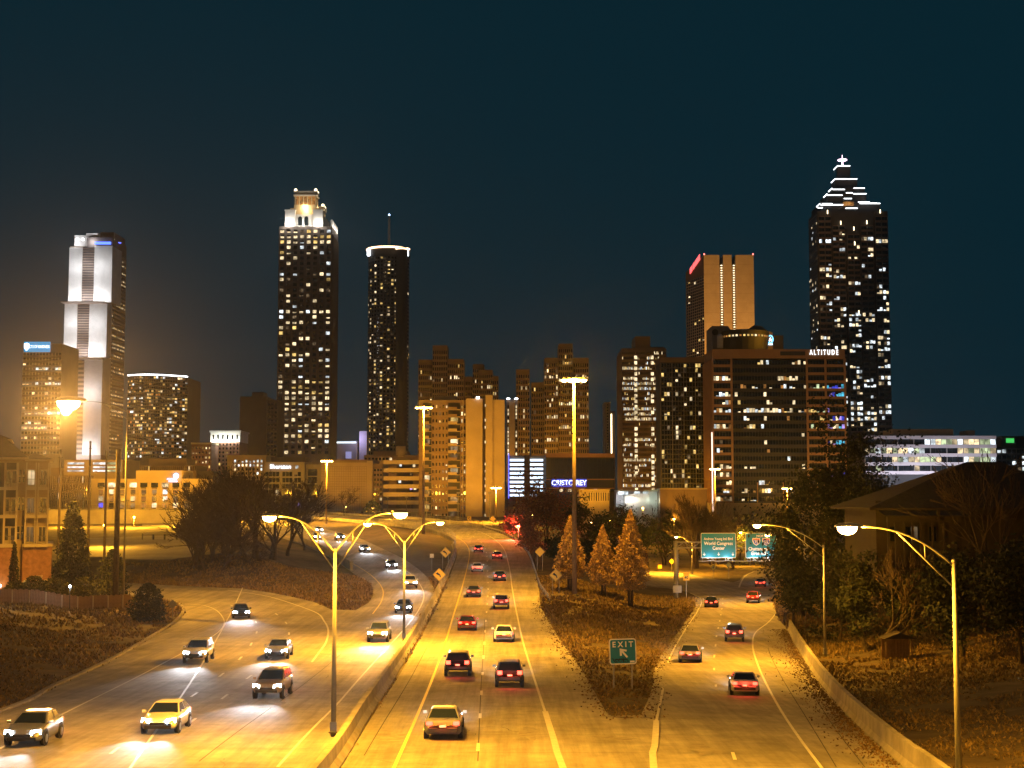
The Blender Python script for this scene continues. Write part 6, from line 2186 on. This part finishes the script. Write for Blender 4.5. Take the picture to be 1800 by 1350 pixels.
for i, (px, d, pt, w, lab) in enumerate(((1000, 320, 872, 60, 'dark tree between the red-leaved tree and the annex'), (1048, 315, 893, 52, 'low dark tree below the yellow annex'), (1092, 325, 884, 60, 'dark tree left of the tallest conical tree'), (1140, 335, 890, 60, 'dark tree behind the tallest conical tree'),
                                         (1180, 340, 893, 56, 'dark tree left of the gantry post'), (1225, 350, 905, 50, 'dark tree under the left green board'), (1262, 350, 915, 46, 'low dark tree under the boards'), (1300, 350, 912, 50, 'dark tree between the green boards'), (1340, 345, 905, 50, 'dark tree beyond the right fork'),
                                         (975, 270, 945, 34, 'small dark bushy tree behind the plain yellow diamond'), (1030, 275, 950, 40, 'dark shrubby tree between the first two conical trees'), (1085, 285, 945, 40, 'dark shrubby tree between the last two conical trees'))):
    clump_tree('dark_tree', px, d, pt, w, 70 + i, lab, 'leaf_dark', 2600, .42, .05, DB, 26)
PB = 'evergreens on the right bank'
clump_tree('pine_tree', 1462, 175, 772, 150, 90, 'big dark pine in front of the wide office block', 'leaf_cedar', 9000, .34, .3, PB, 46, 5)
clump_tree('pine_tree', 1537, 190, 795, 70, 91, 'slimmer dark pine against the pale banded building', 'leaf_cedar', 3800, .3, .45, PB, 22, 4)
clump_tree('pine_tree', 1408, 180, 862, 90, 92, 'low dark evergreen above the street lamp arm', 'leaf_cedar', 4500, .32, .2, PB, 30)
clump_tree('evergreen_shrub', 1392, 160, 935, 62, 93, 'dark evergreen hiding the edge of the right green board', 'leaf_cedar', 5200, .26, .03, PB, 34)
clump_tree('brown_shrub', 1374, 168, 1005, 46, 89, 'brown-leaved shrub leaning over the edge of the right fork', 'leaf_brown', 2600, .2, .02, PB, 26)
clump_tree('evergreen_shrub', 1415, 142, 985, 74, 94, 'dense dark shrub at the end of the right barrier', 'leaf_cedar', 5200, .24, .02, PB, 34)
clump_tree('evergreen_shrub', 1470, 138, 965, 90, 95, 'dark shrub mass behind the long-arm street lamp', 'leaf_cedar', 5000, .26, .02, PB, 34)
clump_tree('evergreen_shrub', 1520, 128, 985, 80, 96, 'dark shrub at the crest of the right hill', 'leaf_cedar', 4500, .25, .02, PB, 30)
clump_tree('evergreen_shrub', 1600, 128, 1000, 90, 97, 'dark shrub below the unlit house porch', 'leaf_cedar', 4500, .25, .02, PB, 30)
clump_tree('evergreen_shrub', 1690, 115, 965, 130, 98, 'broad dark shrub before the unlit house wall', 'leaf_cedar', 6000, .26, .02, PB, 36)
clump_tree('evergreen_shrub', 1790, 105, 950, 130, 99, 'dark shrub at the far end of the unlit house', 'leaf_cedar', 6000, .26, .02, PB, 36)

# --- cedar, hedges and clipped cypress by the apartment house
def dense_cone(px, py, pt, wpx, seed, lab, name='cedar_tree', n=9000, size=.2, prof=None, leafm='leaf_cedar'):
    b = ghit(px, py)
    h = zat(pt, b.y) - b.z
    w = wpx * b.y / FPX / 2
    rs = np.random.RandomState(seed)
    t = rs.beta(1.0, 1.25, n)
    pr = np.interp(t, *(prof or ([0, .12, .35, .6, .85, 1], [.85, 1, .92, .62, .4, .1])))
    q = rs.uniform(0, 2 * np.pi, n)
    lump = 1 + .16 * np.sin(q * 4 + t * 13 + seed) + .12 * np.sin(q * 7 - t * 23) + .1 * np.sin(t * 41 + q * 2)
    rr = np.sqrt(rs.uniform(.25, 1.0, n)) * pr * w * lump
    P = np.stack([rr * np.cos(q), rr * np.sin(q), .1 + (h - .1) * t], -1)
    li = MB().tube([(0, 0, -.3), (0, 0, h * .5), (.05, 0, h * .95)], [.05 * w + .08, .08, .02], 7)
    tw = MB()
    r2 = random.Random(seed)
    for i in range(40):
        t_ = r2.uniform(.05, .9); a = r2.uniform(0, 6.28)
        tw.tube([(0, 0, h * t_), (w * .7 * (1 - t_) * math.cos(a), w * .7 * (1 - t_) * math.sin(a), h * t_ + .3)], [.04, .01], 3, cap=False)
    return tree(name, lab, b, li, tw, leaf_mesh('crown', P, size, seed), M[leafm])
def on_bank(px, d):
    return G(px, d)
def ghit_bank(px, d):
    return G(px, d)
_gh = ghit
def placed(px, d, fn, *a, **k):
    global ghit
    ghit = lambda *_: G(px, d)
    try:
        return fn(px, 0, *a, **k)
    finally:
        ghit = _gh
placed(128, 165, dense_cone, 882, 66, 5, 'big dark cedar beside the apartment house turret', n=12000)
placed(26, 160, dense_cone, 952, 20, 6, 'slim dark clipped cypress in front of the brick base', 'cypress_tree', 2500, .14)
placed(199, 168, dense_cone, 966, 56, 7, 'round dark bush left of the tall lamp pole', 'round_bush', 4500, .18, ([0, .2, .5, .8, 1], [.8, 1, .95, .65, .15]))
placed(262, 150, dense_cone, 1025, 62, 8, 'dark bush at the end of the picket fence by the road bend', 'round_bush', 5000, .16, ([0, .2, .5, .8, 1], [.85, 1, .95, .65, .15]))
for i, (px, pt, w, lab) in enumerate(((30, 1022, 44, 'low clipped hedge bush behind the left end of the fence'), (62, 1012, 46, 'pale-leaved hedge bush below the brick turret base'), (100, 1016, 50, 'low hedge bush left of the white path lamp'), (150, 1014, 52, 'low hedge bush right of the white path lamp'), (196, 1018, 50, 'low hedge bush at the right end of the fence'))):
    placed(px, 152 + px * .07, dense_cone, pt, w, 30 + i, lab, 'hedge_bush', 2600, .15, ([0, .3, .7, 1], [1, 1, .8, .3]), 'leaf_hedge')
placed(655, 505, dense_cone, 880, 34, 40, 'dark bushy evergreen between the blank hall and the garage', 'round_bush', 2200, .45, ([0, .2, .5, .8, 1], [.7, 1, .9, .6, .2]), 'leaf_dark')

# --- dry grass and leaf litter on the banks (nobody could count it)
rs = np.random.RandomState(3)
n = 420000
gxr = rs.uniform(-62, 66, n)
gyr = 48 + (225 - 48) * rs.uniform(0, 1, n) ** 1.5
uu = gxr / gyr
ok = (np.abs(uu) < .39)
gxr, gyr = gxr[ok], gyr[ok]
zz, dd_ = ground_z(gxr, gyr, True)
patch = vnoise(gxr, gyr, 4.0, 7) + vnoise(gxr, gyr, 1.5, 8) * .7
ok = (dd_ > .5 * rs.uniform(-.5, 1, len(gxr))) & (patch > -.32) & (rs.uniform(size=len(gxr)) < .8)
gxr, gyr, zz = gxr[ok], gyr[ok], zz[ok]
n = len(gxr)
h = rs.uniform(.05, .17, n) * (1 + 1.0 * np.clip(patch[ok], 0, 1)) * np.clip(gyr / 75, 1, 2.2)
wd = rs.uniform(.03, .09, n) * np.clip(gyr / 70, 1, 2.5)
an = rs.uniform(0, np.pi, n)
lx, ly = rs.normal(0, .12, n), rs.normal(0, .12, n)
P0 = np.stack([gxr - np.cos(an) * wd, gyr - np.sin(an) * wd, zz - .02], -1)
P1 = np.stack([gxr + np.cos(an) * wd, gyr + np.sin(an) * wd, zz - .02], -1)
P2 = np.stack([gxr + lx, gyr + ly, zz + h], -1)
V = np.stack([P0, P1, P2], 1).reshape(-1, 3)
M['dry_grass'] = leaf_mat('dry_grass', (0.09, 0.065, 0.03), (0.27, 0.19, 0.09))
gr = link('dry_grass', np_mesh('dry_grass', V, np.arange(n * 3).reshape(n, 3), False), M['dry_grass'])
tag(gr, 'dry winter grass and leaf litter on the banks', 'grass', kind='stuff')
# leaves and grit swept against the right barrier and the gutters
n = 5000
E_ = [p for p in smooth(C_RIGHT[11:25], 1.0)]
ne = 2600
ie = rs.randint(0, len(E_), ne)
PE = np.array([[E_[i].x + rs.normal(0, .55), E_[i].y + rs.normal(0, .8), 0] for i in ie])
PE[:, 2] = road_z(PE[:, 0], PE[:, 1]) + .08
M['litter'] = leaf_mat('litter', (0.07, 0.045, 0.025), (0.2, 0.125, 0.06))
le = link('leaf_litter', leaf_mesh('leaf_litter', PE, .12, 19), M['litter'])
tag(le, 'dead leaves and grit spilling from the grass wedge onto the pavement', 'leaves', kind='stuff')
S_ = smooth(rt[:6], 1.0)
ii = rs.randint(0, len(S_) - 1, n)
P = np.array([[S_[i].x - abs(rs.gamma(1.2, .45)) - .35, S_[i].y + rs.uniform(-1, 1), 0] for i in ii])
P[:, 2] = road_z(P[:, 0], P[:, 1]) + .07
lt = link('leaf_litter', leaf_mesh('leaf_litter', P, .1, 9), M['litter'])
tag(lt, 'dead leaves drifted along the foot of the right barrier', 'leaves', kind='stuff')
# ------------------------------------------------------------------ cars (at rest in the lanes the traffic uses)
def paint(name, c, metal=.4):
    m, nt, b = new_mat(name)
    b.inputs['Base Color'].default_value = (*c, 1)
    b.inputs['Metallic'].default_value = metal
    b.inputs['Roughness'].default_value = .32
    b.inputs['Coat Weight'].default_value = .6
    b.inputs['Coat Roughness'].default_value = .08
    return m
PAINT = {'black': paint('car_black', (.012, .012, .014)), 'white': paint('car_white', (.7, .7, .69), 0), 'silver': paint('car_silver', (.42, .43, .44), .7), 'grey': paint('car_grey', (.13, .135, .14), .6),
         'red': paint('car_red', (.3, .02, .018)), 'blue': paint('car_blue', (.025, .06, .2)), 'green': paint('car_green', (.03, .09, .06)), 'tan': paint('car_tan', (.36, .29, .2))}
M['tyre'] = mat('tyre', (.018, .018, .018), .9, .2, 4)
M['rim'] = mat('rim', (.45, .45, .46), .35, .05, 4, metal=.9)
M['trim_black'] = mat('black_trim', (.015, .015, .015), .6, .1, 4)
M['head_lens'] = emit('headlight_lens', (.86, .93, 1.0), 60.0)
M['tail_lens'] = emit('tail_lens', (1.0, .05, .025), 9.0)
M['plate'] = mat('blank_plate', (.6, .6, .58), .5, .05, 3)
def car_mesh_set(kind):
    """returns list of (part name, mesh, material key or None for paint, parent part)"""
    suv = kind == 'SUV'
    hat = kind == 'hatchback'
    L = 4.75 if suv else (4.1 if hat else 4.65)
    k = L / 4.6
    up = .16 if suv else 0.0
    st = [(-2.3, .42, .70, .72), (-2.2, .3, .88, .84), (-1.75, .26, 1.0 if not suv else 1.06, .89), (-1.0, .24, 1.02, .91), (0, .24, 1.0, .91), (.85, .24, .98, .9), (1.5, .26, .9, .88), (2.05, .28, .8, .84), (2.25, .32, .68, .76), (2.3, .4, .58, .66)]
    mb = MB()
    ring = []
    for x, zb_, zt_, w in st:
        zb_, zt_ = zb_ + up, zt_ + up
        m_ = (zb_ + zt_) / 2
        half = [(w * .9, zb_), (w, zb_ + .12), (w * 1.0, m_ + .02), (w * .975, zt_ - .1), (w * .9, zt_ - .02), (w * .6, zt_ + .015)]
        pts = [(x * k, y, z) for y, z in half] + [(x * k, -y, z) for y, z in half[::-1]]
        ring.append(pts)
    n = len(ring[0])
    vs = [p for r in ring for p in r]
    fs = []
    for i in range(len(ring) - 1):
        for j in range(n):
            j2 = (j + 1) % n
            fs.append((i * n + j, (i + 1) * n + j, (i + 1) * n + j2, i * n + j2))
    fs += [tuple(range(n - 1, -1, -1)), tuple((len(ring) - 1) * n + j for j in range(n))]
    fs = [f[::-1] for f in fs]
    mb.add(vs, fs)
    parts = [('body', mb, None, None)]
    # greenhouse
    b0, b1 = (-2.15, 1.0) if suv else ((-2.05, 1.0) if hat else (-1.75, 1.02))
    t0, t1 = (-1.85, .12) if suv else ((-1.35, .1) if hat else (-.95, .08))
    zb_, zt_ = .97 + up, (1.68 if suv else 1.43)
    wb, wt = .82, .62 if not suv else .68
    b0, b1, t0, t1 = [v * k for v in (b0, b1, t0, t1)]
    A = [(b0, wb), (b1, wb), (b1, -wb), (b0, -wb)]
    T = [(t0, wt), (t1, wt), (t1, -wt), (t0, -wt)]
    def lerp(a, b, t):
        return tuple(a[i] + (b[i] - a[i]) * t for i in range(3))
    bb = [(x, y, zb_ - .03) for x, y in A]
    tt = [(x, y, zt_ - .05) for x, y in T]
    cab = MB().add(bb + tt, [(0, 4, 5, 1), (1, 5, 6, 2), (2, 6, 7, 3), (3, 7, 4, 0), (4, 7, 6, 5)])
    parts.append(('cabin', cab, None, None))
    rf = MB()
    rf.add([(t0 - .02, wt + .01, zt_ - .055), (t1 + .02, wt + .01, zt_ - .055), (t1 + .02, -wt - .01, zt_ - .055), (t0 - .02, -wt - .01, zt_ - .055), (t0 + .12, wt - .1, zt_), (t1 - .12, wt - .1, zt_), (t1 - .12, -wt + .1, zt_), (t0 + .12, -wt + .1, zt_)],
           [(0, 1, 5, 4), (1, 2, 6, 5), (2, 3, 7, 6), (3, 0, 4, 7), (4, 5, 6, 7)])
    parts.append(('roof', rf, None, None))
    def glass(name, c0, c1, c2, c3, ins=.07, push=.012):
        c = [Vector(q) for q in (c0, c1, c2, c3)]
        ce = sum(c, Vector()) / 4
        nrm = (c[1] - c[0]).cross(c[3] - c[0]).normalized()
        if nrm.dot(ce - Vector((0, 0, .8))) < 0:
            nrm = -nrm
        q = [p + (ce - p) * ins + nrm * push for p in c]
        r = [p + (ce - p) * ins - nrm * .01 for p in c]
        m = MB().add(q + r, [(0, 1, 2, 3), (7, 6, 5, 4), (0, 4, 5, 1), (1, 5, 6, 2), (2, 6, 7, 3), (3, 7, 4, 0)])
        parts.append((name, m, 'glass', None))
    glass('windshield', bb[1], bb[2], tt[2], tt[1], .09)
    glass('rear_window', bb[3], bb[0], tt[0], tt[3], .1)
    for a, b in ((0, 1), (2, 3)):
        mB, mT = lerp(bb[a], bb[b], .48), lerp(tt[a], tt[b], .45)
        glass('side_window', bb[a], mB, mT, tt[a], .1)
        glass('side_window', mB, bb[b], tt[b], mT, .1)
    # wheels
    r = .37 if suv else .33
    for sx in (-1.38 * k, 1.4 * k):
        for sy in (-1, 1):
            yy = sy * .80
            parts.append(('wheel_well_shade', MB().lathe([(r + .09, -.015), (r + .09, .015)], 18, (sx, sy * .905, r + .03), 'y'), 'trim_black', None))  # flat dark disc standing in for the shaded wheel well
            parts.append(('wheel', MB().lathe([(r * .62, -.12), (r * .95, -.12), (r, -.07), (r, .07), (r * .95, .12), (r * .62, .12)], 20, (sx, sy * .83, r), 'y'), 'tyre', None))
            rim = MB().lathe([(r * .6, -.015), (r * .6, .015), (r * .2, .03)], 16, (sx, sy * .945, r), 'y')
            for q in range(5):
                a = q * 1.2566
                rim.cbox((sx + r * .32 * math.cos(a), sy * .962, r + r * .32 * math.sin(a)), (r * .5, .02, .06), Matrix.Rotation(-a, 3, 'Y'))
            parts.append(('rim', rim, 'rim', 'wheel'))
    xf, xr = 2.22 * k, -2.26 * k
    for sy in (-1, 1):
        parts.append(('headlight', MB().add([(xf - .12, sy * .46, .57 + up), (xf + .1, sy * .44, .57 + up), (xf - .1, sy * .85, .6 + up), (xf - .12, sy * .46, .76 + up), (xf + .06, sy * .44, .76 + up), (xf - .16, sy * .85, .8 + up)], [(0, 1, 2), (3, 5, 4), (0, 3, 4, 1), (1, 4, 5, 2), (2, 5, 3, 0)]), 'head_lens', None))
        parts.append(('tail_light', MB().box(xr - .03, xr + .16, min(sy * .5, sy * .8), max(sy * .5, sy * .8), .74 + up, .9 + up + (.07 if suv else 0)), 'tail_lens', None))
        parts.append(('mirror', MB().cbox((.78 * k, sy * 1.0, 1.02 + up), (.12, .2, .14)), None, None))
        parts.append(('door_handle', MB().cbox((-.25 * k, sy * .915, .88 + up), (.2, .03, .035)), 'trim_black', None))
    parts.append(('grille', MB().box(xf + .03, xf + .09, -.4, .4, .46 + up, .6 + up), 'trim_black', None))
    parts.append(('front_bumper', MB().box(xf - .05, xf + .11, -.66, .66, .3 + up, .45 + up), 'trim_black', None))
    parts.append(('rear_bumper', MB().box(xr - .08, xr + .1, -.68, .68, .4 + up, .58 + up), 'trim_black', None))
    parts.append(('number_plate', MB().box(xr - .06, xr + .02, -.16, .16, .64 + up, .74 + up), 'plate', None))
    out = []
    for nme, m, key, par in parts:
        me = m.mesh(nme)
        if nme in ('body', 'wheel'):
            me.polygons.foreach_set('use_smooth', [True] * len(me.polygons))
        out.append((nme, me, key, par))
    return out, xf, xr, up
CARS = {k: car_mesh_set(k) for k in ('sedan', 'SUV', 'hatchback')}
_painted = {}
def car(kind, colour, pos, yaw, label, group, head=True):
    parts, xf, xr, up = CARS[kind]
    root = thing('car', label, 'car', pos, yaw, group)
    last = {}
    for nme, me, key, par in parts:
        kk = (id(me), colour if key is None else key)
        if kk not in _painted:
            m2 = me.copy()
            m2.materials.append(PAINT[colour] if key is None else M[key])
            _painted[kk] = m2
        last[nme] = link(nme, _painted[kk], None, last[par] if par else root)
    for sy in (-.62, .62):
        lamp('headlight_beam', root, (xf + .15, sy, .68 + up), 2800, (.85, .92, 1.0), .06, 'SPOT', (0, -math.pi / 2 + math.radians(2), 0), math.radians(40), 1.0)
    lamp('tail_glow', root, (xr - .25, 0, .8 + up), 60, (1, .06, .03), .2)
    return root
_cars = []
def lane_cars(px, ats, spec, phrase, group, away, ext=None):
    P = H(px)
    if ext:
        P = [W(*e) for e in ext] + P
    S = smooth(P, 1.0)
    acc = [0.0]
    for a, b in zip(S, S[1:]):
        acc.append(acc[-1] + (b - a).length)
    for t, (colour, kind) in zip(ats, spec):
        j = min(range(len(acc)), key=lambda i: abs(acc[i] - t))
        if any((S[j] - q).length < 6.5 for q in _cars):
            continue
        _cars.append(S[j])
        a, b = S[max(j - 2, 0)], S[min(j + 2, len(S) - 1)]
        d = (b - a) if away else (a - b)
        o = car(kind, colour, (S[j].x, S[j].y, S[j].z + .045), math.atan2(d.y, d.x), '%s %s %s' % (colour, kind, phrase), group)
        o.rotation_euler = Euler((0, -math.asin(max(-.2, min(.2, d.z / d.length))), math.atan2(d.y, d.x)), 'XYZ')
G1 = 'cars driving towards the city'
G2 = 'cars coming from the city'
C1 = [(767, 1350), (803, 1197), (817, 1130), (828, 1073), (836, 1030), (840, 990), (840, 968), (830, 952), (810, 941)]
C2 = [(915, 1350), (894, 1197), (886, 1132), (882, 1087), (879, 1030), (875, 990), (870, 967), (860, 951), (840, 940)]
R1 = [(1222, 1350), (1210, 1197), (1222, 1130), (1240, 1090), (1252, 1060), (1240, 1046), (1215, 1036)]
R2 = [(1368, 1350), (1300, 1197), (1291, 1130), (1300, 1100), (1318, 1070), (1335, 1040), (1338, 1010)]
B1 = [(545, 930), (620, 960), (680, 994), (717, 1028), (722, 1050), (704, 1085), (645, 1150), (570, 1228), (450, 1335)]
B2 = [(520, 935), (600, 966), (655, 998), (690, 1028), (695, 1052), (675, 1085), (600, 1145), (480, 1225), (330, 1320)]
A1 = [(340, 1052), (390, 1062), (418, 1078), (424, 1098), (410, 1120), (330, 1175), (200, 1240), (60, 1305)]
A2 = [(345, 1046), (430, 1058), (500, 1075), (530, 1100), (525, 1120), (480, 1165), (400, 1220), (250, 1310)]
lane_cars(C1, [8, 42, 74, 112, 158, 205, 255], [('white', 'SUV'), ('silver', 'sedan'), ('black', 'SUV'), ('red', 'hatchback'), ('grey', 'sedan'), ('white', 'sedan'), ('black', 'hatchback')], 'with red tail lights in the lane beside the yellow line', G1, True, [(-3.1, 30)])
lane_cars(C2, [0, 62, 96, 136, 182, 232], [('black', 'sedan'), ('grey', 'SUV'), ('white', 'hatchback'), ('silver', 'SUV'), ('blue', 'sedan'), ('red', 'sedan')], 'with red tail lights along the white line of the centre road', G1, True, [(.4, 34)])
lane_cars(R1, [58, 140], [('silver', 'hatchback'), ('black', 'sedan')], 'with red tail lights in the left lane of the exit ramp', G1, True)
lane_cars(R2, [34, 82, 150, 200], [('white', 'sedan'), ('grey', 'SUV'), ('red', 'SUV'), ('silver', 'sedan')], 'with red tail lights in the right lane of the exit ramp', G1, True)
lane_cars(B1, [20, 62, 105, 150, 190, 228, 262], [('white', 'sedan'), ('black', 'SUV'), ('silver', 'sedan'), ('grey', 'hatchback'), ('white', 'SUV'), ('blue', 'sedan'), ('silver', 'SUV')], 'with headlights on in the lane beside the median', G2, True)
lane_cars(B2, [40, 84, 128, 168, 246, 286], [('grey', 'sedan'), ('white', 'hatchback'), ('black', 'sedan'), ('silver', 'SUV'), ('white', 'sedan'), ('tan', 'SUV')], 'with headlights on in the inner lane of the merging curve', G2, True)
lane_cars(A1, [30, 75, 125], [('black', 'sedan'), ('white', 'SUV'), ('silver', 'hatchback')], 'with headlights on in the kerbside lane below the grass bank', G2, True)
lane_cars(A2, [36, 80, 122], [('blue', 'SUV'), ('silver', 'sedan'), ('white', 'hatchback')], 'with headlights on in the bend around the mound tip', G2, True)
# ------------------------------------------------------------------ thin night haze over the whole place
hz_m = bpy.data.materials.new('haze')
hz_m.use_nodes = True
nt = hz_m.node_tree
nt.nodes.clear()
o_ = nt.nodes.new('ShaderNodeOutputMaterial')
pv = nt.nodes.new('ShaderNodeVolumePrincipled')
pv.inputs['Color'].default_value = (0.9, 0.93, 0.95, 1)
pv.inputs['Density'].default_value = 0.000045
pv.inputs['Anisotropy'].default_value = 0.9
nt.links.new(pv.outputs[0], o_.inputs['Volume'])
hb = MB().box(-2990, 2990, -55, 3150, -14, 330).build('haze', hz_m)
tag(hb, 'thin night haze hanging over the city', 'haze', kind='stuff')
